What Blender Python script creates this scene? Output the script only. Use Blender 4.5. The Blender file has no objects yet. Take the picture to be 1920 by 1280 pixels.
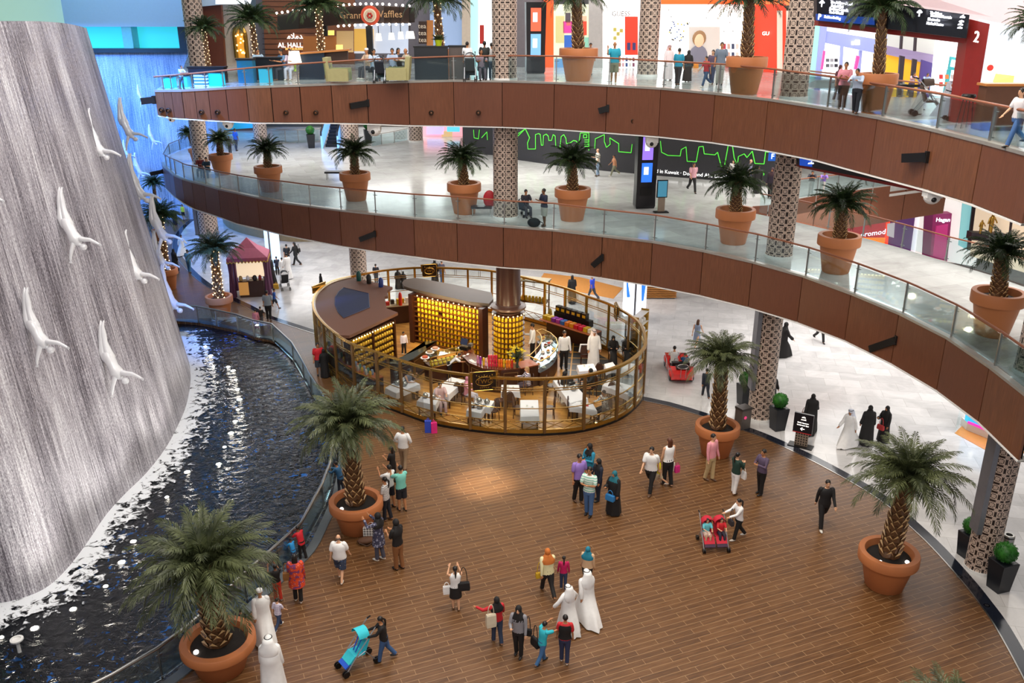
import bpy, bmesh, math, random
from math import sin, cos, pi, atan2, hypot, radians
from mathutils import Vector, Matrix
C = bpy.context.scene.collection
RND = random.Random(7)
# ---------------------------------------------------------------- camera
F = 1651.7; TH = radians(20.57); H = 16.2
CT, ST = cos(TH), sin(TH)
def ray(px, py):
    u = (px-960)/F; v = (py-640)/F
    return Vector((u, CT-v*ST, -ST-v*CT))
def P(px, py, z=0.0):                       # pixel -> point on the level plane z
    d = ray(px, py); t = (z-H)/d.z
    return Vector((d.x*t, d.y*t, z))
def PY(px, py, y):                          # pixel -> point on the vertical plane at depth y
    d = ray(px, py); t = y/d.y
    return Vector((d.x*t, y, H+d.z*t))
def proj(p):
    x, y, z = p[0], p[1], p[2]-H
    zc = y*CT-z*ST
    return 960+F*x/zc, 640+F*(-y*ST-z*CT)/zc
def depth(p): return p[1]*CT-(p[2]-H)*ST
def mpp(p): return depth(p)/F               # metres per pixel at a point
cam = bpy.data.cameras.new('camera'); camo = bpy.data.objects.new('camera', cam); C.objects.link(camo)
cam.sensor_width = 36; cam.lens = 36*F/1920; cam.clip_end = 400
camo.location = (0, 0, H); camo.rotation_euler = (pi/2-TH, 0, 0)
bpy.context.scene.camera = camo
# ---------------------------------------------------------------- materials
MATS = {}
def srgb(h):
    h = h.lstrip('#'); o = []
    for i in (0, 2, 4):
        c = int(h[i:i+2], 16)/255
        o.append(c/12.92 if c <= .04045 else ((c+.055)/1.055)**2.4)
    return tuple(o)+(1,)
class N:                                    # tiny node helper
    def __init__(s, name):
        s.m = bpy.data.materials.new(name); s.m.use_nodes = True; s.t = s.m.node_tree
        s.t.nodes.clear(); s.out = s.t.nodes.new('ShaderNodeOutputMaterial')
    def n(s, typ, **kw):
        nd = s.t.nodes.new('ShaderNode'+typ)
        ins = kw.pop('ins', {})
        for k, v in kw.items(): setattr(nd, k, v)
        for k, v in ins.items():
            sk = nd.inputs[k]
            if isinstance(v, bpy.types.NodeSocket): s.t.links.new(v, sk)
            else: sk.default_value = v
        return nd
    def math(s, op, a, b=0.0, c=0.0):
        return s.n('Math', operation=op, ins={0: a, 1: b, 2: c}).outputs[0]
    def mix(s, f, a, b):
        nd = s.n('Mix', data_type='RGBA'); 
        for k, v in ((0, f), (6, a), (7, b)):
            if isinstance(v, bpy.types.NodeSocket): s.t.links.new(v, nd.inputs[k])
            else: nd.inputs[k].default_value = v
        return nd.outputs[2]
    def ramp(s, f, *stops):
        nd = s.n('ValToRGB', ins={0: f}); e = nd.color_ramp.elements
        while len(e) < len(stops): e.new(.5)
        for i, (p, c) in enumerate(stops):
            e[i].position = p; e[i].color = c if len(c) == 4 else tuple(c)+(1,)
        return nd.outputs[0]
    def bsdf(s, col, rough=.5, metal=0., normal=None, **kw):
        ins = {'Base Color': col, 'Roughness': rough, 'Metallic': metal}
        if normal is not None: ins['Normal'] = normal
        ins.update(kw)
        b = s.n('BsdfPrincipled', ins=ins); return b.outputs[0]
    def done(s, sh):
        s.t.links.new(sh, s.out.inputs[0]); return s.m
def mat(key, col=None, rough=.5, metal=0., emit=0., noise=.12, scale=6., coat=0.):
    """A plain surface with a slight procedural mottling."""
    if key in MATS: return MATS[key]
    if isinstance(col, str): col = srgb(col)
    n = N(key)
    tc = n.n('TexCoord').outputs['Object']
    nz = n.n('TexNoise', ins={'Vector': tc, 'Scale': scale, 'Detail': 3.}).outputs[0]
    f = n.math('MULTIPLY_ADD', nz, noise*2, 1-noise)
    cc = n.n('Mix', data_type='RGBA', blend_type='MULTIPLY')
    cc.inputs[0].default_value = 1; cc.inputs[6].default_value = col
    n.t.links.new(f, cc.inputs[7])
    kw = {}
    if emit: kw = {'Emission Color': col, 'Emission Strength': emit}
    if coat: kw['Coat Weight'] = coat
    MATS[key] = n.done(n.bsdf(cc.outputs[2], rough, metal, **kw)); return MATS[key]
def cm(h, rough=.7, **kw): return mat('colour_'+h.lstrip('#')+('_%d' % int(rough*100)), h, rough, **kw)
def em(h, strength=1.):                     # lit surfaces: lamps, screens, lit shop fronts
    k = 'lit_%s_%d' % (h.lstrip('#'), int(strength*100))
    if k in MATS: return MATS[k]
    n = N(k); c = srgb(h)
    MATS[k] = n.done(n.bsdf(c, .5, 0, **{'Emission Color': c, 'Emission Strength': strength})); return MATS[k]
# ---------------------------------------------------------------- mesh builder
class MB:
    def __init__(s): s.v = []; s.f = []; s.u = {}; s.mi = []; s.cur = 0
    def add(s, vs, fs, uv=None):
        b = len(s.v); s.v += [tuple(p) for p in vs]
        s.f += [tuple(i+b for i in f) for f in fs]; s.mi += [s.cur]*len(fs)
        if uv:
            for i, t in enumerate(uv): s.u[b+i] = t
        return s
    def box(s, c, d, rz=0., rx=0., ry=0.):
        x, y, z = d[0]/2, d[1]/2, d[2]/2
        M = Matrix.Rotation(rz, 3, 'Z') @ Matrix.Rotation(ry, 3, 'Y') @ Matrix.Rotation(rx, 3, 'X'); c = Vector(c)
        vs = [c+M @ Vector((a, b, e)) for a, b, e in ((-x,-y,-z),(x,-y,-z),(x,y,-z),(-x,y,-z),(-x,-y,z),(x,-y,z),(x,y,z),(-x,y,z))]
        return s.add(vs, [(0,3,2,1),(4,5,6,7),(0,1,5,4),(1,2,6,5),(2,3,7,6),(3,0,4,7)])
    def loft(s, rings, cap=True, uv=None, close=True):
        n = len(rings[0]); vs = [p for r in rings for p in r]; fs = []
        for i in range(len(rings)-1):
            for j in range(n if close else n-1):
                k = (j+1) % n
                fs.append((i*n+j, i*n+k, (i+1)*n+k, (i+1)*n+j))
        if cap and close: fs += [tuple(range(n-1, -1, -1)), tuple((len(rings)-1)*n+j for j in range(n))]
        return s.add(vs, fs, uv)
    def tube(s, pts, r, n=8, cap=True, round_=False):
        pts = [Vector(p) for p in pts]; rs = r if isinstance(r, (list, tuple)) else [r]*len(pts)
        if round_:                          # hemispherical ends
            a, b = (pts[0]-pts[1]).normalized(), (pts[-1]-pts[-2]).normalized()
            pts = [pts[0]+a*rs[0]*.92, pts[0]+a*rs[0]*.6]+pts+[pts[-1]+b*rs[-1]*.6, pts[-1]+b*rs[-1]*.92]
            rs = [rs[0]*.38, rs[0]*.8]+list(rs)+[rs[-1]*.8, rs[-1]*.38]
        rings = []; up = None
        for i, p in enumerate(pts):
            t = (pts[min(i+1, len(pts)-1)]-pts[max(i-1, 0)])
            if t.length < 1e-9: t = Vector((0, 0, 1))
            t.normalize()
            if up is None: up = Vector((0, 0, 1)) if abs(t.z) < .9 else Vector((1, 0, 0))
            x = up.cross(t)
            if x.length < 1e-6: x = Vector((1, 0, 0)).cross(t)
            x.normalize(); y = t.cross(x); up = y
            rings.append([p+x*(rs[i]*cos(2*pi*k/n))+y*(rs[i]*sin(2*pi*k/n)) for k in range(n)])
        return s.loft(rings, cap)
    def bar(s, a, b, w, h):                 # square bar between two points
        a, b = Vector(a), Vector(b); t = (b-a)
        if t.length < 1e-6: return s
        t.normalize(); up = Vector((0, 0, 1)) if abs(t.z) < .95 else Vector((0, 1, 0))
        x = t.cross(up).normalized(); y = x.cross(t)
        rings = [[p+x*sx*w/2+y*sy*h/2 for sx, sy in ((-1,-1),(1,-1),(1,1),(-1,1))] for p in (a, b)]
        return s.loft(rings)
    def lathe(s, prof, n=24, c=(0, 0, 0), cap=True, sx=1., sy=1.):
        c = Vector(c)
        return s.loft([[c+Vector((r*sx*cos(2*pi*k/n), r*sy*sin(2*pi*k/n), z)) for k in range(n)] for r, z in prof], cap)
    def ball(s, c, r, n=10, m=6, M=None):
        if not isinstance(r, (tuple, list)): r = (r, r, r)
        c = Vector(c); rings = []
        for i in range(m+1):
            a = -pi/2+pi*i/m; q = max(cos(a), .02)
            ring = [Vector((r[0]*q*cos(2*pi*k/n), r[1]*q*sin(2*pi*k/n), r[2]*sin(a))) for k in range(n)]
            rings.append([c+((M @ p) if M else p) for p in ring])
        return s.loft(rings)
    def prism(s, poly, z0, z1):
        n = len(poly); 
        vs = [(p[0], p[1], z0) for p in poly]+[(p[0], p[1], z1) for p in poly]
        fs = [tuple(range(n-1, -1, -1)), tuple(range(n, 2*n))]+[(i, (i+1) % n, n+(i+1) % n, n+i) for i in range(n)]
        return s.add(vs, fs)
    def quad(s, a, b, c, d, uv=None): return s.add([a, b, c, d], [(0, 1, 2, 3)], uv)
    def build(s, name, m, parent=None, smooth=None, loc=None, rz=0.):
        me = bpy.data.meshes.new(name); me.from_pydata(s.v, [], s.f)
        for q in (m if isinstance(m, (list, tuple)) else [m]): me.materials.append(q)
        if isinstance(m, (list, tuple)): me.polygons.foreach_set('material_index', s.mi)
        if s.u:
            uvl = me.uv_layers.new(name='UVMap')
            for l in me.loops: uvl.data[l.index].uv = s.u.get(l.vertex_index, (0, 0))
        if smooth is not None:
            me.polygons.foreach_set('use_smooth', [True]*len(me.polygons))
            me.set_sharp_from_angle(angle=radians(smooth))
        me.update()
        o = bpy.data.objects.new(name, me); C.objects.link(o)
        if parent is not None: o.parent = parent
        if loc is not None: o.location = loc
        if rz: o.rotation_euler = (0, 0, rz)
        return o
def tag(o, label=None, cat=None, group=None, kind=None):
    if label: o['label'] = label
    if cat: o['category'] = cat
    if group: o['group'] = group
    if kind: o['kind'] = kind
    return o
def thing(name, label, cat, loc=(0, 0, 0), rz=0., group=None, sc=1., kind=None):
    o = bpy.data.objects.new(name, None); C.objects.link(o); o.empty_display_size = .2
    o.location = loc; o.rotation_euler = (0, 0, rz); o.scale = (sc, sc, sc)
    return tag(o, label, cat, group, kind)
def struct(name, mb, m, label=None, parent=None, smooth=None):
    o = mb.build(name, m, parent, smooth)
    if parent is None: o['kind'] = 'structure'
    if label: o['label'] = label
    return o
CHILD = {}
def dup(root, loc=None, rz=None, label=None, group=None, sc=None):
    r = root.copy(); C.objects.link(r)
    if loc is not None: r.location = loc
    if rz is not None: r.rotation_euler = (0, 0, rz)
    if sc is not None: r.scale = (sc, sc, sc)
    if label: r['label'] = label
    if group: r['group'] = group
    if root.name not in CHILD: CHILD[root.name] = [(ch, list(ch.children)) for ch in root.children]
    for ch, gs in CHILD[root.name]:
        c = ch.copy(); C.objects.link(c); c.parent = r
        for g in gs:
            d = g.copy(); C.objects.link(d); d.parent = c
    return r
def interp(pts, x):
    if x <= pts[0][0]: a, b = pts[0], pts[1]
    elif x >= pts[-1][0]: a, b = pts[-2], pts[-1]
    else:
        for a, b in zip(pts, pts[1:]):
            if a[0] <= x <= b[0]: break
    return a[1]+(b[1]-a[1])*(x-a[0])/(b[0]-a[0])
def smoothline(pts, k=4):                   # Catmull-Rom through the points
    out = []
    pts = [Vector(p) for p in pts]
    for i in range(len(pts)-1):
        p0, p1, p2, p3 = pts[max(i-1, 0)], pts[i], pts[i+1], pts[min(i+2, len(pts)-1)]
        for j in range(k):
            t = j/k
            out.append(.5*((2*p1)+(p2-p0)*t+(2*p0-5*p1+4*p2-p3)*t*t+(3*p1-p0-3*p2+p3)*t**3))
    return out+[pts[-1]]
def text(s, name, m, size, M, parent=None, depth_=.01, align='CENTER'):
    """Raised lettering, x to the right and y up in its own plane, placed by matrix M."""
    cu = bpy.data.curves.new(name, 'FONT'); cu.body = s; cu.size = size; cu.extrude = depth_/2
    cu.align_x = align; cu.align_y = 'CENTER'; cu.resolution_u = 2
    o = bpy.data.objects.new(name+'_tmp', cu); C.objects.link(o)
    dg = bpy.context.evaluated_depsgraph_get(); dg.update()
    me = bpy.data.meshes.new_from_object(o.evaluated_get(dg)); me.name = name
    bpy.data.objects.remove(o); bpy.data.curves.remove(cu)
    me.transform(M); me.materials.clear(); me.materials.append(m)
    o = bpy.data.objects.new(name, me); C.objects.link(o)
    if parent is not None: o.parent = parent
    return o
def frame_m(o, right, up):                  # matrix for text planes
    r = Vector(right).normalized(); u = Vector(up).normalized(); n = r.cross(u)
    return Matrix(((r.x, u.x, n.x, o[0]), (r.y, u.y, n.y, o[1]), (r.z, u.z, n.z, o[2]), (0, 0, 0, 1)))
# ---------------------------------------------------------------- procedural surfaces
def m_planks():
    n = N('wood_plank_floor'); tc = n.n('TexCoord').outputs['Object']
    mp = n.n('Mapping', ins={'Vector': tc, 'Rotation': (0, 0, radians(-22))}).outputs[0]
    br = n.n('TexBrick', ins={'Vector': mp, 'Color1': (0, 0, 0, 1), 'Color2': (1, 1, 1, 1), 'Mortar': (.5, .5, .5, 1), 'Scale': 1., 'Mortar Size': .006,
             'Brick Width': 1.15, 'Row Height': .19, 'Bias': 0.}, offset=.37)
    st = n.n('Mapping', ins={'Vector': mp, 'Scale': (.9, 9., 1)}).outputs[0]
    g = n.n('TexNoise', ins={'Vector': st, 'Scale': 1.6, 'Detail': 5., 'Roughness': .65}).outputs[0]
    big = n.n('TexNoise', ins={'Vector': mp, 'Scale': .12}).outputs[0]
    k = n.math('ADD', n.math('MULTIPLY', br.outputs[0], .16), n.math('MULTIPLY', g, .9))
    col = n.ramp(k, (.25, srgb('#452c1a')), (.55, srgb('#684627')), (.9, srgb('#835d3a')))
    col = n.mix(br.outputs['Fac'], col, srgb('#a88660'))
    col = n.mix(n.math('MULTIPLY', big, .12), col, srgb('#5a3520'))
    bp = n.n('Bump', ins={'Height': br.outputs['Fac'], 'Strength': .15, 'Distance': .01}).outputs[0]
    return n.done(n.bsdf(col, n.math('MULTIPLY_ADD', g, .2, .28), 0, bp))
def m_marble(name, tint=('#b0aeae', '#d2d0cf'), rot=12, tile=1.6):
    n = N(name); tc = n.n('TexCoord').outputs['Object']
    mp = n.n('Mapping', ins={'Vector': tc, 'Rotation': (0, 0, radians(rot))}).outputs[0]
    br = n.n('TexBrick', ins={'Vector': mp, 'Color1': (0, 0, 0, 1), 'Color2': (1, 1, 1, 1), 'Mortar': (.5, .5, .5, 1), 'Scale': 1., 'Mortar Size': .008, 'Brick Width': tile, 'Row Height': tile*.55}, offset=.5)
    w = n.n('TexNoise', ins={'Vector': mp, 'Scale': .8, 'Detail': 8., 'Roughness': .62, 'Distortion': 1.2}).outputs[0]
    k = n.math('ADD', n.math('MULTIPLY', br.outputs[0], .22), n.math('MULTIPLY', w, .8))
    col = n.ramp(k, (.25, srgb(tint[0])), (.7, srgb(tint[1])))
    col = n.mix(n.math('MULTIPLY', br.outputs['Fac'], .5), col, srgb('#8b857d'))
    return n.done(n.bsdf(col, .14, 0, **{'Specular IOR Level': .6}))
def m_wood(name, a='#5d361f', b='#835236', red='#683a2a'):
    n = N(name); tc = n.n('TexCoord').outputs['UV']
    st = n.n('Mapping', ins={'Vector': tc, 'Scale': (26., 1.4, 1)}).outputs[0]
    g = n.n('TexNoise', ins={'Vector': st, 'Scale': 1., 'Detail': 6., 'Roughness': .6}).outputs[0]
    f = n.n('TexNoise', ins={'Vector': tc, 'Scale': 1.3, 'Detail': 1.}).outputs[0]
    rnd = n.n('ObjectInfo').outputs['Random']
    col = n.ramp(g, (.3, srgb(a)), (.7, srgb(b)))
    col = n.mix(n.math('MULTIPLY', rnd, .75), col, srgb(red))
    col = n.mix(n.math('MULTIPLY', f, .35), col, srgb(a))
    return n.done(n.bsdf(col, .38))
def m_lattice():
    n = N('pierced_lattice_cladding'); uv = n.n('TexCoord').outputs['UV']
    sp = n.n('SeparateXYZ', ins={0: uv}); A = n.math
    def cell(v, s, o): return A('ABSOLUTE', A('SUBTRACT', A('FRACT', A('MULTIPLY_ADD', v, s, o)), .5))
    ms = []
    for s, o in ((1/.29, 0.), (1/.29, .5)):
        a, b = cell(sp.outputs[0], s, o), cell(sp.outputs[1], s, o)
        d = A('ADD', a, b); q = A('MAXIMUM', a, b)
        ms.append(A('LESS_THAN', A('ABSOLUTE', A('SUBTRACT', d, .19)), .055))
        if o == 0.:
            ms.append(A('LESS_THAN', A('ABSOLUTE', A('SUBTRACT', q, .33)), .05))
            ms.append(A('LESS_THAN', A('ABSOLUTE', A('SUBTRACT', a, b)), .055))
    k = ms[0]
    for m in ms[1:]: k = A('MAXIMUM', k, m)
    col = n.mix(k, srgb('#2a1a14'), srgb('#d2bbaa'))
    bp = n.n('Bump', ins={'Height': k, 'Strength': .6, 'Distance': .03}).outputs[0]
    return n.done(n.bsdf(col, .45, 0, bp))
def m_glass(name='clear_glass', tint=(.88, .96, .97, 1), gl=.10):
    n = N(name)
    tr = n.n('BsdfTransparent', ins={0: tint}).outputs[0]
    gs = n.n('BsdfGlossy', ins={'Color': (.9, .97, 1, 1), 'Roughness': .03}).outputs[0]
    fr = n.n('Fresnel', ins={'IOR': 1.35}).outputs[0]
    f = n.math('MULTIPLY_ADD', fr, .55, gl*.25)
    mx = n.n('MixShader', ins={0: f}); n.t.links.new(tr, mx.inputs[1]); n.t.links.new(gs, mx.inputs[2])
    return n.done(mx.outputs[0])
def m_falls(name, dark, mid, light):
    n = N(name); uv = n.n('TexCoord').outputs['UV']
    def nz(sx, sy, d, r=.6):
        mp = n.n('Mapping', ins={'Vector': uv, 'Scale': (sx, sy, 1)}).outputs[0]
        return n.n('TexNoise', ins={'Vector': mp, 'Scale': 1., 'Detail': d, 'Roughness': r}).outputs[0]
    a, b, c_ = nz(13., .4, 7., .8), nz(.7, .09, 3.), nz(34., 12., 2., .7)
    k = n.math('ADD', n.math('ADD', n.math('MULTIPLY', a, .75), n.math('MULTIPLY', b, .38)), n.math('MULTIPLY', c_, .4))
    col = n.ramp(k, (.66, srgb(dark)), (.79, srgb(mid)), (.93, srgb(light)))
    bp = n.n('Bump', ins={'Height': k, 'Strength': .55, 'Distance': .06}).outputs[0]
    return n.done(n.bsdf(col, .35, 0, bp))
def m_water():
    n = N('dark_rippled_pool_water'); tc = n.n('TexCoord').outputs['Object']
    a = n.n('TexNoise', ins={'Vector': tc, 'Scale': 3.2, 'Detail': 4., 'Roughness': .6, 'Distortion': 1.}).outputs[0]
    b = n.n('TexNoise', ins={'Vector': tc, 'Scale': .35, 'Detail': 1.}).outputs[0]
    bp = n.n('Bump', ins={'Height': a, 'Strength': .5, 'Distance': .12}).outputs[0]
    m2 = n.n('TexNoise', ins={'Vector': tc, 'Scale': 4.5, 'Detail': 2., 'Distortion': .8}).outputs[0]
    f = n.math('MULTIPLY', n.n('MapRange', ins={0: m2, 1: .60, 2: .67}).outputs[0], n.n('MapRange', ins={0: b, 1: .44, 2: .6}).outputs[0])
    col = n.mix(f, srgb('#060b10'), srgb('#0c4f94'))  # blue glints painted into the water colour by thresholded noise
    return n.done(n.bsdf(col, .06, 0, bp, **{'Specular IOR Level': .4}))
def m_foam():
    n = N('white_foam_patches'); tc = n.n('TexCoord')
    v = n.n('SeparateXYZ', ins={0: tc.outputs['UV']}).outputs[1]
    a = n.n('TexNoise', ins={'Vector': tc.outputs['Object'], 'Scale': 3.4, 'Detail': 5., 'Roughness': .62, 'Distortion': .7}).outputs[0]
    k = n.math('ADD', a, n.math('MULTIPLY_ADD', v, -.55, .15))
    k = n.n('MapRange', ins={0: k, 1: .47, 2: .56}).outputs[0]
    tr = n.n('BsdfTransparent').outputs[0]; sh = n.bsdf(srgb('#eef1f4'), .5)
    mx = n.n('MixShader', ins={0: k}); n.t.links.new(tr, mx.inputs[1]); n.t.links.new(sh, mx.inputs[2])
    return n.done(mx.outputs[0])
def m_leaf(name, a, b):
    n = N(name); tc = n.n('TexCoord').outputs['Object']
    g = n.n('TexNoise', ins={'Vector': tc, 'Scale': 3., 'Detail': 2.}).outputs[0]
    col = n.ramp(g, (.35, srgb(a)), (.68, srgb(b)))
    d = n.bsdf(col, .42); t = n.n('BsdfTranslucent', ins={0: col}).outputs[0]
    mx = n.n('MixShader', ins={0: .3}); n.t.links.new(d, mx.inputs[1]); n.t.links.new(t, mx.inputs[2])
    return n.done(mx.outputs[0])
M_PLANK = m_planks()
M_MARBLE = m_marble('pale_marble_floor')
M_MARBLE2 = m_marble('pale_marble_floor_upper', ('#b0aeaa', '#d2d2ce'), -20, 2.2)
M_FASCIA = m_wood('brown_wood_veneer')
M_LATT = m_lattice()
M_GLASS = m_glass(); M_GLASSK = m_glass('kiosk_glass', (.95, .97, .95, 1), .04)
M_LEAF = m_leaf('palm_leaf_green', '#343c24', '#707850')
M_LEAF2 = m_leaf('palm_leaf_deep_green', '#22321f', '#4a6238')
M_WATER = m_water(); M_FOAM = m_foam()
M_FALLS = m_falls('white_streaked_falling_water', '#4d474f', '#b3adb4', '#fbfafb')
M_FALLB = m_falls('falling_water_blue_lit', '#6b86ae', '#b3c6e2', '#f4f8ff')  # blue light on this wall partly put into the streak colours
M_TERRA = mat('terracotta', '#bd7445', .55, noise=.08, scale=2.)
M_SOIL = mat('dark_bark_soil', '#1e1712', .9, noise=.5, scale=30)
M_STEEL = mat('brushed_steel', '#a9a7a2', .28, 1., noise=.05)
M_RAILW = mat('warm_handrail_wood', '#8a5238', .35, noise=.1)
M_DARK = mat('black_metal', '#141212', .4, .2)
M_WHITE = mat('white_paint', '#e8e6e2', .55, noise=.03)
M_GOLD = mat('polished_gold_brass', '#b98f3f', .25, .85, noise=.12, scale=3.)
M_BRONZE = mat('aged_bronze_post', '#8a6a42', .35, .6, noise=.15)
M_TEAWOOD = mat('dark_mahogany', '#3d1c0e', .35, noise=.25, scale=4.)
M_ROOFB = mat('matte_brown_roof', '#6b4534', .6, noise=.06, scale=1.)
M_TIN = mat('yellow_tea_tin', '#f0c018', .35, .05, noise=.15, scale=9.)
M_CLOTH = mat('white_table_linen', '#eceaf0', .8, noise=.04)
M_SILVER = mat('pale_silver_statue', '#eeeef0', .3, .1, noise=.06)
M_BANDK = mat('polished_black_granite', '#1b1f2a', .12, noise=.2, scale=5.)
# ---------------------------------------------------------------- ground
Z1, Z2 = 7.03, 13.32
BAND = [(371,403),(351,417),(337,431),(329,445),(326,459),(328,473),(337,487),(351,503),(371,522),(395,539),(439,563),(460,573),(492,590),(507,597),(590,624),
        (760,680),(1000,720),(1207,749),(1310,776),(1390,803),(1440,822),(1515,857),(1590,897),(1640,927),(1675,952),(1700,976),(1740,1013),(1777,1052),(1815,1096),(1840,1128),(1865,1162),(1890,1204),(1915,1250),(1940,1300),(1990,1420)]
POOL = [(240,600),(335,602),(375,605),(410,612),(450,621),(480,632),(517,640),(555,677),(575,712),(590,740),(615,780),(632,820),(636,860),(628,915),(614,955),(600,985),(575,1032),(530,1075),(470,1130),(415,1188),(362,1237),(310,1278),(225,1330),(120,1385)]
band = smoothline([P(*p) for p in BAND], 3); pool = smoothline([P(*p) for p in POOL], 3)
mb = MB(); mb.prism([(p.x, p.y) for p in band]+[(40, band[-1].y), (60, 12), (60, 110), (-60, 110), (-60, band[0].y)], -.35, 0)
struct('floor', mb, M_MARBLE, 'pale polished marble ground floor')
mb = MB(); mb.prism([(p.x, p.y) for p in reversed(band)]+[(-45, band[0].y), (-45, 47)]+[(p.x, p.y) for p in pool]+[(-11, 9), (16, 9)], -.35, 0)
struct('floor', mb, M_PLANK, 'brown wood-plank floor of the round plaza')
def strip(mb, line, w0, w1, z, h=.012):
    n = len(line)
    L, R = [], []
    for i, p in enumerate(line):
        t = (line[min(i+1, n-1)]-line[max(i-1, 0)]); t.z = 0; t.normalize(); q = Vector((-t.y, t.x, 0))
        L.append(p+q*w0); R.append(p+q*w1)
    for i in range(n-1):
        a = [Vector((v.x, v.y, z)) for v in (L[i], L[i+1], R[i+1], R[i])]
        b = [Vector((v.x, v.y, z+h)) for v in (L[i], L[i+1], R[i+1], R[i])]
        mb.add(b+a, [(3,2,1,0), (0,1,5,4), (2,3,7,6)])
mb = MB(); strip(mb, band, -.08, .30, .0); struct('trim_1', mb, M_BANDK, 'black granite border band between wood and marble')
mb = MB(); strip(mb, band, -.12, -.08, .0, .016); struct('trim_2', mb, M_STEEL, 'bright metal edging strip along the wood floor')
# pool
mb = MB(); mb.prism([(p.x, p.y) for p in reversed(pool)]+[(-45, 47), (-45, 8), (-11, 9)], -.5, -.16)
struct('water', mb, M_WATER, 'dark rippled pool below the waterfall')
mb = MB(); strip(mb, pool, -.02, .28, 0., .05); struct('trim_3', mb, mat('grey_kerb_stone', '#5f6468', .3), 'grey stone kerb around the pool')
# ---------------------------------------------------------------- balcony levels
L2T = [(288,170),(340,169.5),(390,167),(422,165),(461,163),(480,162.5),(560,160),(620,157.5),(687,155.5),(765,153),(850,151),(941,152),(1040,155),(1140,160),(1240,165.5),(1342,175),(1440,186),(1545,202),(1647,220),(1747,242),(1845,266),(1920,286),(2010,312)]
L2B = [(296,215),(325,220),(395,224.5),(480,229),(625,229.5),(692,231),(767,234),(852,235),(945,237),(1040,241),(1137,247.5),(1236,255),(1335,265.5),(1440,281),(1532,299),(1602,318),(1730,352),(1822,380),(1915,417),(2010,455)]
L2R = [(289,144),(370,137.5),(480,126.5),(560,120),(687,112),(765,109),(850,106),(960,104.5),(1042,105.5),(1140,109),(1245,115),(1360,121),(1440,129),(1555,144),(1657,160),(1757,176),(1862,197.5),(1920,209),(2010,230)]
J2 = [290,306,321,340,364,389,422,461,507,561,620,687,765,850,942,1040,1139,1240,1342,1442,1545,1647,1748,1845,1945]
L1T = [(304,304),(308,313),(317,320),(326,328),(342,335),(360,340.5),(383,346),(410,354),(445,361.5),(483,370),(527,379),(579,386),(637,394),(702,401),(776,409),(857,416),(944,424),(1036,431),(1130,442),(1224,453),(1319,470),(1412,491),(1506,517),(1597,550),(1687,587),(1776,632),(1857,687),(1920,736),(1990,795)]
L1B = [(306,345),(311,352),(327,367),(345,380),(365,391),(390,399),(415,407),(447,419),(485,427),(531,439),(582,449),(640,460),(705,470),(779,480),(857,491),(944,500),(1035,506),(1127,519),(1220,534),(1312,552),(1405,575),(1494,602),(1585,637),(1672,680),(1757,730),(1837,790),(1911,862),(1990,945)]
L1R = [(304,290),(313,295),(327,301),(344,309),(361,312),(379,316),(407,322),(441,328.5),(480,335),(524,340),(577,347),(637,353),(701,359),(776,365),(846,369),(960,378),(1037,382),(1132,394),(1227,404),(1325,421),(1420,440.5),(1518,466),(1611,497),(1703,532),(1793,574),(1872,623),(1920,657),(1990,712)]
J1 = [304,309,317,326,342,360,383,410,445,483,527,579,637,702,776,857,944,1036,1130,1224,1319,1412,1506,1597,1687,1776,1857,1937]
def drop(p, curve):                          # height below/above point p that lies on a traced curve
    lo, hi = p.z-5, p.z+3
    for _ in range(40):
        m = (lo+hi)/2; q = proj((p.x, p.y, m))
        if q[1] > interp(curve, q[0]): lo = m
        else: hi = m
    return (lo+hi)/2
class Level: pass
def level(z, T, B, R, J, sub):
    L = Level(); L.z = z; L.j = []
    for i in range(len(J)-1):
        seg = [P(J[i]+(J[i+1]-J[i])*k/sub, interp(T, J[i]+(J[i+1]-J[i])*k/sub), z) for k in range(sub+1)]
        L.j.append(seg)
    L.line = [p for s in L.j for p in s[:-1]]+[L.j[-1][-1]]
    L.bot = lambda p: drop(p, B)
    L.rail = lambda p: drop(p, R)
    return L
LV2 = level(Z2, L2T, L2B, L2R, J2, 5); LV1 = level(Z1, L1T, L1B, L1R, J1, 5)
def nrm(line, i):
    t = line[min(i+1, len(line)-1)]-line[max(i-1, 0)]; t.z = 0; t.normalize(); return Vector((t.y, -t.x, 0))
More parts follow.
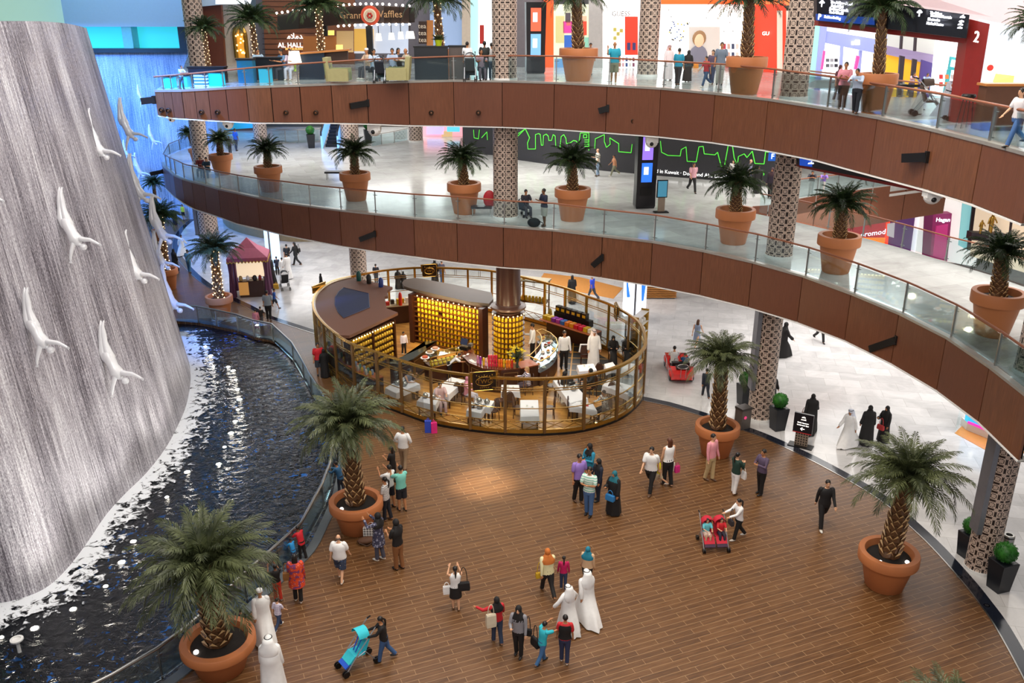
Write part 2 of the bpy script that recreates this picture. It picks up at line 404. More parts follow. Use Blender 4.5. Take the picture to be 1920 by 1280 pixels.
def fascia(L, nm, label):
    root = thing(nm, label, None, (0, 0, 0)); root['kind'] = 'structure'
    for s in L.j:
        mb = MB(); n = len(s); w = (s[-1]-s[0]).length; g = min(.018, w*.02); t = (s[-1]-s[0]).normalized()
        top, bot, rt, rb = [], [], [], []
        for i, p in enumerate(s):
            q = p+(t*g if i == 0 else (-t*g if i == n-1 else Vector())); zb = L.bot(p); o = nrm(s, i)
            a = q+o*.03; top.append(Vector((a.x, a.y, L.z-.05))); bot.append(Vector((a.x, a.y, zb)))
            b = q-o*.03; rt.append(Vector((b.x, b.y, L.z-.05))); rb.append(Vector((b.x, b.y, zb)))
        k = w/(n-1); r = RND.random()*9; mid = [[a.lerp(b, .5) for a, b in zip(top, bot)]]
        uv = [(r+i*k, r+q.z) for row in (top, bot) for i, q in enumerate(row)]
        mb.add(top+bot, [(i, n+i, n+i+1, i+1) for i in range(n-1)], uv)
        mb.add(rt+rb, [(i, i+1, n+i+1, n+i) for i in range(n-1)]+[(0, n, n, n)][:0], uv)
        mb.add(bot+rb, [(i, n+i, n+i+1, i+1) for i in range(n-1)], uv); mb.add(top+rt, [(i, i+1, n+i+1, n+i) for i in range(n-1)], uv)
        mb.add([top[0], bot[0], rb[0], rt[0], top[-1], bot[-1], rb[-1], rt[-1]], [(0, 3, 2, 1), (4, 5, 6, 7)], [uv[0]]*8)
        mb.build('fascia_panel', M_FASCIA, root)
    mb = MB(); ln = L.line                   # dark backing behind the joints and the white line under the panels
    a = [p-nrm(ln, i)*.06 for i, p in enumerate(ln)]; n = len(a); zs = [L.bot(p) for p in ln]
    mb.add([(p.x, p.y, L.z-.06) for p in a]+[(p.x, p.y, z+.02) for p, z in zip(a, zs)], [(i, n+i, n+i+1, i+1) for i in range(n-1)])
    mb.build('backing', mat('joint_black', '#120c08', .9), root)
    mb = MB()
    for off0, off1, dz0, dz1 in ((.05, -.25, -.06, -.02),):
        A = [p+nrm(ln, i)*off0 for i, p in enumerate(ln)]; B_ = [p+nrm(ln, i)*off1 for i, p in enumerate(ln)]
        vs = [(p.x, p.y, z+dz0) for p, z in zip(A, zs)]+[(p.x, p.y, z+dz1) for p, z in zip(A, zs)]+[(p.x, p.y, z+dz1) for p, z in zip(B_, zs)]+[(p.x, p.y, z+dz0) for p, z in zip(B_, zs)]
        mb.add(vs, [(k*n+i, (k+1) % 4*n+i, (k+1) % 4*n+i+1, k*n+i+1) for k in range(4) for i in range(n-1)])
    mb.build('bottom_trim', M_WHITE, root)
    mb = MB()                                # pale edge of the slab on top
    A = [p+nrm(ln, i)*.05 for i, p in enumerate(ln)]; B_ = [p-nrm(ln, i)*.12 for i, p in enumerate(ln)]
    vs = [(p.x, p.y, L.z-.05) for p in A]+[(p.x, p.y, L.z+.03) for p in A]+[(p.x, p.y, L.z+.03) for p in B_]+[(p.x, p.y, L.z-.05) for p in B_]
    mb.add(vs, [(k*n+i, (k+1) % 4*n+i, (k+1) % 4*n+i+1, k*n+i+1) for k in range(4) for i in range(n-1)])
    mb.build('edge_trim', mat('pale_edge_metal', '#a9a49c', .35, .5), root)
    return root
fascia(LV2, 'wall_upper_balcony', 'brown wood-veneer front of the upper balcony')
fascia(LV1, 'wall_lower_balcony', 'brown wood-veneer front of the lower balcony')
# floors of the two levels; the lower one has an opening on the right towards the next atrium
hole = [P(*p, Z1) for p in ((1950,548),(1862,517),(1772,490),(1690,465),(1617,445),(1487,415),(1437,404.5),(1400,397),(1412,386),(1441,384),(1492,373),(1531,366),(1637,352),(1760,336),(1900,322))]
poly = [(p.x-nrm(LV1.line, i).x*.09, p.y-nrm(LV1.line, i).y*.09) for i, p in enumerate(LV1.line)]+[(13.0, 14), (30, 14), (30, hole[0].y)]+[(p.x, p.y) for p in hole]+[(60, hole[-1].y+2), (60, 92), (-38, 92)]+[(p.x, p.y) for p in (P(430,246,Z1), P(390,262,Z1), P(357,275,Z1), P(319,290,Z1), P(308,297,Z1))]
mb = MB(); mb.prism(poly, Z1-.35, Z1); struct('floor', mb, M_MARBLE2, 'pale polished floor of the lower balcony')
hole2 = [P(*p, Z2) for p in ((1990,215),(1860,192),(1800,185),(1600,179),(1515,166),(1500,163),(1530,150),(1700,150),(1990,150))]
poly2 = [(p.x-nrm(LV2.line, i).x*.09, p.y-nrm(LV2.line, i).y*.09) for i, p in enumerate(LV2.line)]+[(11.8, 14), (34, 14), (34, hole2[0].y)]+[(p.x, p.y) for p in hole2]+[(60, hole2[-1].y), (60, 92), (-31, 92), (-25, 72)]+[(p.x, p.y) for p in (P(338,141,Z2), P(318,152,Z2), P(300,163,Z2))]
mb = MB(); mb.prism(poly2, Z2-.35, Z2); struct('floor', mb, M_MARBLE2, 'pale polished floor of the upper balcony')
M_CEIL = mat('white_ceiling_paint', '#d9d5cf', .7, noise=.03)
# ---------------------------------------------------------------- lattice columns
def column(px, py, w, z0, z1, label, plate=False, m=None, bx=0):
    p = P(px, py, z0); r = w*mpp((p.x, p.y+.3, z0+1))/2; p.y += r*.95
    p.x = (px-960)/F*depth((p.x, p.y, z0))
    mb = MB(); n = 28; rings, uv = [], []
    for z in [z0, z0+.12, z0+.14]+[z0+.14+(z1-z0-.14)*k/4 for k in range(1, 5)]:
        rr = r*1.04 if z < z0+.13 else r
        rings.append([Vector((rr*cos(2*pi*k/n-pi/2+.001), rr*sin(2*pi*k/n-pi/2+.001), z)) for k in range(n+1)])
        uv += [(2*pi*r*k/n, z) for k in range(n+1)]
    mb.loft(rings, False, uv, close=False)
    o = mb.build('column', m or M_LATT, None, 40); o.location = (p.x, p.y, 0)
    tag(o, label, kind='structure')
    q = MB(); q.lathe([(r*1.06, z0), (r*1.06, z0+.1), (r*1.0, z0+.13)], 28); q.build('base_ring', M_WHITE if not m else m, o)
    if plate:
        q = MB(); q.box((-r*.98, -r*.15, (z0+z1)/2+.6), (r*.34, r*1.1, (z1-z0)-1.6)); q.build('side_plate', mat('grey_side_plate', '#7d7f86', .4, .4), o)
    return o
for a in ((946,152,46.5,Z2,21,'lattice column on the upper balcony, behind the cafe terrace screen'),
          (1213,144.5,38,Z2,21,'lattice column on the upper balcony, between two bright shop fronts'),
          (1487,188,50,Z2,21,'lattice column on the upper balcony, beside the direction sign'),
          (374,128,36,Z2,21,'lattice column at the left end of the upper balcony'),
          (948,412,46,Z1,Z2-.4,'lattice column on the lower balcony, by the man with the phone'),
          (1460,487,49,Z1,Z2-.4,'lattice column on the lower balcony, right of the black hoarding'),
          (379,313,30,Z1,Z2-.4,'lattice column at the left end of the lower balcony'),
          (490,272,25,Z1,Z2-.4,'slim lattice column on the lower balcony, left of the escalator'),
          (657,277,34,Z1,Z2-.4,'lattice column on the lower balcony, right of the escalator'),
          (780,267,26,Z1,Z2-.4,'distant lattice column in front of the pink-lit shop'),
          (1938,712,70,Z1,Z2-.4,'lattice column at the right edge of the lower balcony')):
    column(*a)
for a in ((396,478,36,0,Z1-.4,'ground-floor lattice column behind the striped booth',True),
          (675,552,31,0,Z1-.4,'ground-floor lattice column behind the tea kiosk'),
          (1424,792,46,0,Z1-.4,'ground-floor lattice column beside the litter bin',True),
          (1837,1080,54,0,Z1-.4,'ground-floor lattice column between two ball topiaries',True)):
    column(*a)
# ---------------------------------------------------------------- glass balustrades
def balustrade(L, name, label, railm, rr=.035, inset=.12):
    root = thing(name, label, 'railing', (0, 0, 0))
    hl = []
    for si, s in enumerate(L.j):
        zs = [L.rail(p) for p in s]; n = len(s)
        q = [p-nrm(s, i)*inset for i, p in enumerate(s)]
        hl += [Vector((a.x, a.y, z)) for a, z in zip(q[:-1], zs[:-1])]
        mb = MB(); g = .03
        a = [Vector((p.x, p.y, L.z+.06)) for p in q]; b = [Vector((p.x, p.y, z-.07)) for p, z in zip(q, zs)]
        t = (a[-1]-a[0]).normalized(); a[0] += t*g; b[0] += t*g; a[-1] -= t*g; b[-1] -= t*g
        off = [nrm(s, i)*.012 for i in range(n)]
        mb.loft([[p+o for p, o in zip(a, off)], [p+o for p, o in zip(b, off)], [p-o for p, o in zip(b, off)], [p-o for p, o in zip(a, off)], [p+o for p, o in zip(a, off)]], False, close=False)
        mb.build('glass_pane', M_GLASS, root)
        if si and (q[0]-q[-1]).length > .0:
            mb = MB(); p, z = q[0], zs[0]; h = z-L.z; nn = nrm(s, 0); tt = Vector((-nn.y, nn.x, 0))
            w = min(.05, .03+.02*(s[-1]-s[0]).length/2)
            mb.bar((p.x, p.y, L.z+.03), (p.x, p.y, z-.02), w, w)
            for k in (.13, .82): 
                c = Vector((p.x, p.y, L.z+h*k))-nn*.03; mb.bar(c-tt*w*2.2, c+tt*w*2.2, .025, .025)
            mb.build('post', M_STEEL, root)
    s = L.j[-1]; hl.append(Vector((s[-1].x, s[-1].y, L.rail(s[-1]))))
    mb = MB(); mb.tube(hl, rr, 8); mb.build('handrail', railm, root, 60)
    return root
balustrade(LV2, 'glass_balustrade', 'glass balustrade with wood handrail along the upper balcony', M_RAILW)
balustrade(LV1, 'glass_balustrade', 'glass balustrade with wood handrail along the lower balcony', M_RAILW)
class Seg: pass
def simple_rail(pts, rails, z, name, label, railm, rr=.03, pn='post', glass=M_GLASS, every=1):
    """pts: pixel line at floor level z; rails: pixel heights of the handrail above each point (None: 1.1 m)."""
    L = Seg(); w = [P(x, y, z) for x, y in pts]; L.z = z; L.j = []
    R = [1.05]*len(w) if rails is None else [max(.35, min(1.4, PY(x, r, q.y).z-z)) for (x, y), r, q in zip(pts, rails, w)]
    for i in range(len(w)-1): L.j.append([w[i], w[i].lerp(w[i+1], .5), w[i+1]])
    def rl(p):
        best = min(range(len(w)), key=lambda k: (w[k]-p).length)
        d = sorted(range(len(w)), key=lambda k: (w[k]-p).length)[:2]
        if (w[d[0]]-p).length < 1e-4 or len(d) < 2: return z+R[d[0]]
        return z+(R[d[0]]+R[d[1]])/2
    L.rail = rl
    return balustrade(L, name, label, railm, rr, 0.)
simple_rail([(308,297),(319,290),(338,282),(357,275),(372,269),(390,262)], [289,270,262,254,249,246], Z1, 'glass_balustrade', 'blue-lit glass balustrade at the far left tip of the lower balcony', M_STEEL)
simple_rail([(1422,400),(1487,415),(1552,430),(1617,445),(1690,465),(1772,490),(1862,517),(1945,545)], [363,374,389,402,421,444,466,500], Z1, 'glass_balustrade', 'glass balustrade along the opening behind the potted palms', M_RAILW)
simple_rail([(1496,372.5),(1531,366),(1569,361),(1637,352),(1700,343)], [336,331,327,318,309], Z1, 'glass_balustrade', 'far glass balustrade with two men leaning on it', M_RAILW)
simple_rail([(1515,166),(1600,179),(1690,184),(1800,187),(1905,196)], [133,143,152,163,172], Z2, 'glass_balustrade', 'far glass balustrade behind the robed men with the pushchair', M_RAILW)
# pool balustrade: steel tube on posts with glass
PR = [(335,602),(375,605),(410,612),(450,621),(480,632),(517,640),(555,677),(575,712),(590,740),(615,780),(632,820),(636,860),(628,915),(614,955),(575,1032),(530,1075),(470,1130),(415,1188),(362,1237),(310,1278),(225,1330),(120,1385)]
PRr = [572,575,581,589,598,608,640,672,697,733,770,806,858,905,979,1021,1077,1134,1182,1221,1270]
pr = smoothline([P(*p) for p in PR], 1)
L = Seg(); L.z = 0.; L.j = [[a, a.lerp(b, .5), b] for a, b in zip(pr, pr[1:])]; L.rail = lambda p: 1.0
balustrade(L, 'pool_balustrade', 'steel-topped glass balustrade curving along the pool edge', M_STEEL, .05, -.12)
# far back wall of the next atrium's slab edges
# ---------------------------------------------------------------- palms
def crown_mesh(seed, nf, npair, w):
    r = random.Random(seed); mb = MB()
    for i in range(nf):
        f = i/nf; az = i*2.39996+r.uniform(-.2, .2)
        e = radians(84-80*f**.85+r.uniform(-8, 8)); Ln = (.78+.34*f**.6)*r.uniform(.88, 1.08)
        dz = radians(-56-36*f)*r.uniform(.8, 1.15)
        d = Vector((cos(az), sin(az), 0)); side = Vector((-sin(az), cos(az), 0))
        pts = []; p = Vector((d.x*.04, d.y*.04, .02-.1*f)); st = 14
        for k in range(st+1):
            t = k/st; a = e+dz*t**1.35
            pts.append((p.copy(), (d*cos(a)+Vector((0, 0, 1))*sin(a))))
            p += pts[-1][1]*(Ln/st)
        mb.cur = 1; mb.tube([q[0] for q in pts[::2]], [.014*(1-.75*k/7) for k in range(8)], 4); mb.cur = 0
        for k in range(npair):
            t = .1+.9*k/(npair-1); x = t*st; j = min(int(x), st-1); u = x-j
            b = pts[j][0].lerp(pts[j+1][0], u); tg = pts[j][1].lerp(pts[j+1][1], u).normalized()
            nz = side.cross(tg).normalized()*-1
            ll = (.26*min(1, t*4+.35)*(1-.72*t**2.2))*r.uniform(.85, 1.15)
            for sgn in (-1, 1):
                ang = radians(52-24*t+r.uniform(-9, 9))
                ld = (tg*cos(ang)+side*sgn*sin(ang)+Vector((0, 0, 1))*r.uniform(-.02, .24)-nz*r.uniform(-.1, .06)).normalized()
                tip = b+ld*ll+Vector((0, 0, -ll*.34)); m = b+ld*ll*.45
                wv = tg*w*(1.05-.4*t)
                mb.add([b-wv*.3, m-wv*.55+Vector((0, 0, .004)), tip, m+wv*.55], [(0, 1, 2, 3)])
    return mb
CR_N = [crown_mesh(s, 62, 40, .034) for s in (3, 8)]
CR_F = [crown_mesh(s, 58, 26, .05) for s in (5, 11, 23)]
def trunk_mesh():
    mb = MB(); r = random.Random(4); R = lambda t: 1.12-.34*t+.14*max(0, t-.8)*5
    mb.lathe([(R(t)*.86, t) for t in [k/8 for k in range(9)]], 12)
    rows = 15
    for i in range(rows):
        t = (i+.2)/rows
        for j in range(7):
            a = 2*pi*(j+.5*(i % 2))/7+r.uniform(-.1, .1); q = R(t); h = .078*r.uniform(.9, 1.2)
            c, s_ = cos(a), sin(a); X = Vector((c, s_, 0)); T = Vector((-s_, c, 0)); w = .44
            base = [X*q*.8-T*w+Vector((0, 0, t)), X*q*.8+T*w+Vector((0, 0, t)), X*q*.86+T*w*.9+Vector((0, 0, t+h*.55)), X*q*1.0+Vector((0, 0, t+h*1.3)), X*q*.86-T*w*.9+Vector((0, 0, t+h*.55))]
            o = X*q*1.13+Vector((0, 0, t+h*.5)); tp = X*q*1.22+Vector((0, 0, t+h*1.2))
            mb.cur = 0; mb.add(base+[o, tp], [(0, 1, 5), (1, 2, 5), (2, 6, 5), (4, 5, 6), (4, 0, 5)])
            mb.cur = 1; mb.add([base[2], base[3], base[4], tp], [(0, 1, 3), (1, 2, 3)]); mb.cur = 0
    return mb
TRK = trunk_mesh(); M_BARK = mat('dark_palm_bark', '#5a3c22', .5, noise=.35, scale=14); M_BARKT = mat('bark_tip_highlight', '#cfa873', .4, noise=.2, scale=20)  # warm highlights on the trunk scales painted as paler tips
def pot_mesh():
    mb = MB(); mb.lathe([(.30, 0), (.315, .02), (.425, .70), (.43, .715), (.495, .735), (.5, .76), (.5, .97), (.49, 1.), (.40, 1.), (.392, .97), (.36, .80), (.2, .80)], 48); return mb
POT = pot_mesh(); SOIL = MB(); SOIL.lathe([(.30, .82), (.36, .845), (.28, .87), (.1, .885)], 28)
LAMP = MB(); LAMP.lathe([(.055, 0), (.055, .04), (.035, .06)], 12)
M_BULB = em('#fff3e8', 8.)
SHARED = {}
def shared(key, mb, name, m, parent, smooth):
    if key not in SHARED:
        o = mb.build(name, m, parent, smooth); SHARED[key] = o.data; return o
    o = bpy.data.objects.new(name, SHARED[key]); C.objects.link(o); o.parent = parent; return o
npalm = [0]
def palm(rim, D, by, hub, cw, z, label, group, near=False, lamps=1, mt=None, bulbs=0):
    B = P(rim[0], by, z); Dm = 1.8
    for _ in range(4):
        rb = Dm*.31; y = B.y+rb*.9; top = PY(rim[0], rim[1], y); Dm = D*mpp(top)
    x = top.x; h = max(.5, top.z-z); hb = PY(hub[0], hub[1], y+ (0)); Rc = cw*mpp(hb)/2
    t = thing('potted_palm', label, 'palm', (x, y, z), 0, group); i = npalm[0]; npalm[0] += 1
    o = shared('pot', POT, 'pot', M_TERRA, t, 35); o.scale = (Dm, Dm, h); o.rotation_euler.z = i
    o = shared('soil', SOIL, 'soil', M_SOIL, t, 60); o.scale = (Dm, Dm, h)
    b0 = Vector((0, 0, h*.84)); b1 = Vector((hb.x-x, 0, hb.z-z)); v = b1-b0; Lt = v.length
    o = shared('trunk', TRK, 'trunk', [M_BARK, M_BARKT], t, None); o.location = b0; o.rotation_euler = v.to_track_quat('Z', 'Y').to_euler()
    rt = (.155 if near else .135)*Dm; o.scale = (rt, rt, Lt*1.0)
    key = ('n%d' % (i % 2)) if near else ('f%d' % (i % 3))
    o = shared(key, (CR_N[i % 2] if near else CR_F[i % 3]), 'crown', [mt or (M_LEAF if near else M_LEAF2), M_LEAF], t, None)
    o.location = b1; o.scale = (Rc, Rc, Rc*.92); o.rotation_euler.z = i*1.3
    for k in range(lamps):
        a = (-2.4, -.75)[k % 2]+i*.0; q = Dm*.31
        o = shared('lamp', LAMP, 'uplight', M_BULB, t, 40); o.location = (q*cos(a), q*sin(a), h*.86); o.scale = (Dm*.6,)*3
    if bulbs:                               # string of small bulbs wound round the trunk
        mb = MB(); q = v.to_track_quat('Z', 'Y'); wp = []
        for k in range(bulbs):
            a = k*2.4; f = k/bulbs; rr = rt*(1.32-.3*f)
            wp.append(b0+q @ Vector((rr*cos(a), rr*sin(a), Lt*f))); mb.ball(wp[-1], .022*Dm, 5, 3)
        mb.tube(wp, .003*Dm, 3)
        mb.build('light_string', em('#ffd9a0', 6.), t)
    return t
GG, G1_, G2_ = 'palms on the plaza', 'palms along the lower balcony', 'palms along the upper balcony'
palm((408,1196), 138, 1279, (383,1062), 292, 0, 'largest potted palm, in the bottom left corner by the pool', GG, True)
palm((667,936), 101, 1006, (650,795), 212, 0, 'potted palm by the pool railing with people photographing beside it', GG, True)
palm((1346,795), 83, 861, (1354,672), 152, 0, 'potted palm by the litter bin, a man in pink standing in front', GG, True)
palm((1668,1032), 109, 1115, (1704,892), 222, 0, 'potted palm on its own at the right of the wood floor', GG, True, 2)
palm((410,554), 50, 601, (401,468), 106, 0, 'potted palm in front of the striped booth', GG, True, 1, None, 60)
palm((311,503), 42, 545, (300,405), 92, 0, 'potted palm half hidden by the waterfall, pot beside a woman in black', GG, False, 1, None, 50)
palm((296,430), 24, 452, (288,343), 50, 0, 'farthest plaza palm, against the pale back waterfall', GG)
palm((1790,1480), 150, 1580, (1790,1372), 270, 0, 'palm below the bottom edge, only leaf tips showing', GG, True)
Lb = 'potted palm on the lower balcony, '
palm((366,279), 26, 303, (353,250), 46, Z1, Lb+'half hidden behind the leftmost column', G1_)
palm((413,289), 44, 329, (411,262), 64, Z1, Lb+'just right of the leftmost column', G1_)
palm((502,311), 52, 361, (500,281), 78, Z1, Lb+'left of the escalator', G1_)
palm((665,323), 58, 378, (664,286), 92, Z1, Lb+'beside a black bench', G1_)
palm((870,342), 64, 403, (866,297), 99, Z1, Lb+'left of the red-backed seat', G1_)
palm((1074,352), 68, 416, (1073,302), 108, Z1, Lb+'right of the man with the phone', G1_)
palm((1380,391), 74, 460, (1382,342), 120, Z1, Lb+'in front of the end of the black hoarding', G1_)
palm((1575,440), 79, 515, (1580,383), 126, Z1, Lb+'in front of the red shop sign', G1_)
palm((1874,546), 95, 635, (1879,474), 140, Z1, Lb+'the largest, at the right edge', G1_)
Lc = 'tall potted palm on the upper balcony, '
palm((391,128), 30, 150, (382,54), 80, Z2, Lc+'left end, beside the lattice column', G2_, bulbs=40)
palm((482,118), 36, 146, (472,38), 106, Z2, Lc+'in front of the lit arch', G2_, bulbs=40)
palm((603,100), 45, 146, (596,12), 126, Z2, Lc+'in front of the cafe counter', G2_, bulbs=50)
palm((826,92), 52, 143, (818,-4), 134, Z2, Lc+'behind the black planter box', G2_, bulbs=30)
palm((1085,90), 73, 153, (1080,-10), 128, Z2, Lc+'left of the man in turquoise', G2_)
palm((1401,106), 77, 178, (1406,-5), 152, Z2, Lc+'right of the walking family', G2_)
palm((1648,137), 71, 214, (1656,14), 156, Z2, Lc+'behind the two men leaning on the rail', G2_)
palm((1985,190), 90, 320, (1948,44), 124, Z2, Lc+'cut off by the right edge', G2_)
# ---------------------------------------------------------------- waterfall
from mathutils.bvhtree import BVHTree
WB = [(341,640),(352,665),(357,690),(357,715),(350,752),(337,785),(312,832),(275,880),(237,917),(200,957),(160,1015),(120,1065),(82,1097),(37,1115),(0,1123),(-60,1128)]
TOPC = [(0,40),(50,39),(100,41),(137,46),(160,52),(400,52)]
base = [P(*p) for p in WB]; tops = []
for (x, y), b in zip(WB, base):
    tx = x-.31*(y-52); ty = interp(TOPC, max(tx, 0)) if tx > 0 else 40
    tops.append(PY(tx, ty, b.y+.3))
d0 = tops[0]-base[0]
back = [Vector((-60, 56, 0)), Vector((-44, 55, 0)), Vector((-32, 53.5, 0)), Vector((-25, 51, 0)), Vector((-20.5, 47.5, 0)), Vector((-18.6, 45.5, 0))]
base = back+base; tops = [b+d0 for b in back]+tops
base = smoothline(base, 3); tops = smoothline(tops, 3); nB = len(base)
base = [Vector((p.x, p.y, -.3)) for p in base]
mb = MB(); rows = 10; rings, uv = [], []
arc = [0]
for a, b in zip(base, base[1:]): arc.append(arc[-1]+(b-a).length)
for k in range(rows+1):
    f = k/rows; rings.append([a.lerp(b, f) for a, b in zip(base, tops)]); uv += [(s, f*16) for s in arc]
mb.loft(rings, False, uv, close=False)
bv = BVHTree.FromPolygons([Vector(v) for v in mb.v], mb.f)
mb.cur = 1; ins = [p+Vector((-1.5, .6, 0)) for p in tops]; mb.loft([tops, ins], False, close=False)
mb.cur = 0
struct('wall_left', mb, [M_FALLS, mat('wet_dark_edge', '#4a4650', .3)], 'tall curved wall with white water streaming down it', smooth=60)
# foam along the foot
mb = MB(); n = nB; rings = []; uv = []
for k in range(7):
    f = k/6; row = []
    for i, p in enumerate(base):
        q = nrm([Vector((v.x, v.y, 0)) for v in base], i); q = -q if q.x < 0 and i > 15 else q
        w = 3.0
        row.append(Vector((p.x, p.y, -.13))+q*(f*w-.02)); uv.append((arc[i], f))
    rings.append(row)
mb.loft(rings, False, uv, close=False)
tag(mb.build('foam', M_FOAM), 'white broken foam on the pool along the foot of the waterfall', 'foam', kind='stuff')
# drum above the near wall and blue-lit far wall
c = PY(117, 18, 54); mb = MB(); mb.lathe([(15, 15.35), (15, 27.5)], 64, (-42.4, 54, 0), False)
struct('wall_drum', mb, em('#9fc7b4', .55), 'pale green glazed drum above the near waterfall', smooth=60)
YB = 72.; xr = PY(343, 95, YB).x; zt = PY(256, 97, YB).z; zn = PY(250, 50, YB).z; xl = -75
mb = MB(); g = 40; rings, uv = [], []
for z in (0, zt*.5, zt):
    rings.append([Vector((xl+(xr+2-xl)*i/g, YB, z)) for i in range(g+1)]); uv += [((xr-xl)*i/g, z) for i in range(g+1)]
mb.loft(rings, False, uv, close=False); mb.quad((xr+2, YB, 0), (xr+2, YB+2, 0), (xr+2, YB+2, zt), (xr+2, YB, zt))
struct('wall_back', mb, M_FALLB, 'blue-lit far wall with water streaming down it')
mb = MB(); mb.box(((xl+xr)/2, YB-.4, zt+.12), (xr-xl+2, 1.2, .3)); struct('trim_4', mb, M_DARK, 'dark ledge above the blue water wall')
mb = MB(); mb.box(((xl+xr)/2, YB+1.2, (zt+zn)/2), (xr-xl, .2, zn-zt+.4)); struct('window_1', mb, em('#35c3cd', .85), 'turquoise lit recess above the blue water wall')
mb = MB(); px = PY(241, 72, YB).x; mb.box((px, YB+.4, (zt+zn)/2), (.75, 1.2, zn-zt)); struct('trim_5', mb, mat('pale_turquoise_post', '#7fd3dc', .5), 'pale post in the turquoise recess')
mb = MB(); mb.box(((xl+xr)/2+1, YB+.4, zn+4.6), (xr-xl+4, 1.4, 9.2)); struct('wall_back', mb, mat('blue_lit_plaster', '#b9d6f5', .7, noise=.03), 'plain blue-lit wall above the turquoise recess')  # blue light on the plaster is put into its base colour
mb = MB(); mb.box((xr+.5, YB-.3, (zt+zn)/2), (.8, 1.2, zn-zt)); struct('trim_6', mb, M_DARK, 'dark frame at the right end of the turquoise recess')
# ---------------------------------------------------------------- diving statues
def diver(feet, size, k, far=None, out=.35, tilt=0., mir=1):
    r = ray(*feet)
    if far: p = PY(feet[0], feet[1], far)
    else:
        # the wall just below the feet carries the figure
        q = (feet[0]+size*.28, feet[1]+size*.5); hit = bv.ray_cast(Vector((0, 0, H)), ray(*q).normalized())
        if hit[0] is None: p = PY(feet[0], feet[1], 43.)
        else: p = PY(feet[0], feet[1], hit[0].y-1.0)
    s = size*mpp(p)*1.02
    t = thing('diver_statue', DLAB[k], 'statue', p, 0, 'diving figures on the waterfall')
    def V(x, y, z): return Vector((x*mir*s+tilt*z*s, -y*s, z*s))
    mb = MB(); T = lambda pts, rs, n=10: mb.tube([V(*q) for q in pts], [x*s*1.22 for x in rs], n, round_=True)
    for e in (-1, 1):                        # legs, feet pointed upwards
        T([(.02*e+.012, .0, -.0), (.012*e, .02, -.07), (.018*e-.005, .03, -.2), (.026*e-.004, .05, -.31), (.035*e+.012, .07, -.44), (.035*e+.05, .08, -.54)], [.010, .022, .034, .032, .052, .055])
    T([(.045, .08, -.50), (.075, .09, -.58), (.115, .11, -.67), (.165, .13, -.755), (.195, .14, -.80)], [.068, .066, .062, .078, .05], 12)
    T([(.195, .14, -.80), (.235, .16, -.835)], [.03, .028])
    mb.ball(V(.285, .17, -.87), (.056*s, .05*s, .05*s), 12, 8); mb.ball(V(.318, .19, -.895), (.018*s, .018*s, .014*s), 6, 4)
    for a in ([(.13, .13, -.75), (.135, .17, -.83), (.105, .2, -.93), (.085, .22, -1.02), (.085, .23, -1.06)], [(.2, .13, -.74), (.3, .16, -.755), (.40, .17, -.76), (.5, .19, -.80), (.535, .2, -.815)]):
        T(a, [.034, .03, .024, .018, .014])
        hx = a[-1]
        for f in range(5):
            an = -.5+f*.25; dv = (Vector(a[-1])-Vector(a[-2])).normalized(); e2 = Vector((dv.z, 0, -dv.x))
            q0 = Vector(hx); q1 = q0+(dv*cos(an)+e2*sin(an))*(.05 if f else .032)
            mb.tube([V(*q0), V(*q1)], .007*s, 5)
    mb.build('body', M_SILVER, t, 60)
    q = MB(); q.bar(V(.02, .06, -.56), V(-.10, -.35, -.58), .02*s, .02*s); q.build('bracket', M_STEEL, t)
DV = [((164,203),100,None,'high on the near wall, feet level with the upper balcony'),
      ((224,183),84,50.,'standing clear of the near wall edge, largest against the blue wall'),
      ((258,158),36,70.5,'small, highest on the blue wall'),
      ((279,233),40,70.5,'small, low on the blue wall beside the upper balcony tip'),
      ((231,262),36,70.5,'small, half hidden behind the near wall edge'),
      ((252,286),48,70.5,'small, lowest on the blue wall'),
      ((242,288),96,45.5,'at the wall edge left of the farthest palm'),
      ((112,352),122,None,'in the middle of the near wall, arms spread wide'),
      ((284,366),96,44.5,'at the wall edge, head beside a palm crown'),
      ((233,431),106,None,'on the near wall, third of a rising diagonal'),
      ((288,432),78,44.6,'partly hidden by the wall edge, arm reaching to the palm pot'),
      ((304,496),96,43.6,'lowest at the wall edge, above the end of the pool railing'),
      ((47,540),130,None,'low on the near wall, nearest the left edge'),
      ((190,602),126,None,'lowest on the near wall, closest to the foam'),
      ((-72,268),124,None,'cut by the left edge, only an arm and hand in view')]
DLAB = ['pale silver diving figure '+d[3] for d in DV]
for i, d in enumerate(DV): diver(d[0], d[1], i, d[2])
# ---------------------------------------------------------------- pool lamps
PL = [(385,650),(395,667),(400,688),(428,688),(437,695),(442,712),(445,730),(449,749),(446,768),(441,790),(433,812),(421,838),(410,870),(351,885),(313,932),(250,1015),(228,1054),(198,1099),(137,1142),(65,1178),(2,1195)]
for i, q in enumerate(PL):
    p = P(q[0], q[1], -.16)
    t = thing('pool_light', 'round submerged lamp glowing white in the pool', 'lamp', p, 0, 'pool lamps in an arc along the waterfall')
    s = 1+.25*sin(i*2.1)
    mb = MB(); mb.lathe([(.085*s, -.04), (.085*s, .015), (.05*s, .035)], 14); mb.build('lens', em('#fff6e6', 45.), t)
    mb = MB(); mb.lathe([(.10*s, -.05), (.12*s, .0), (.09*s, .012)], 14, cap=False); mb.build('rim', M_STEEL, t)
p = P(37, 1222, -.16); t = thing('water_nozzle', 'white mushroom-shaped nozzle standing out of the pool', 'nozzle', p)
mb = MB(); mb.lathe([(.05, -.1), (.045, .28), (.09, .36)], 12); mb.build('stem', M_WHITE, t, 40)
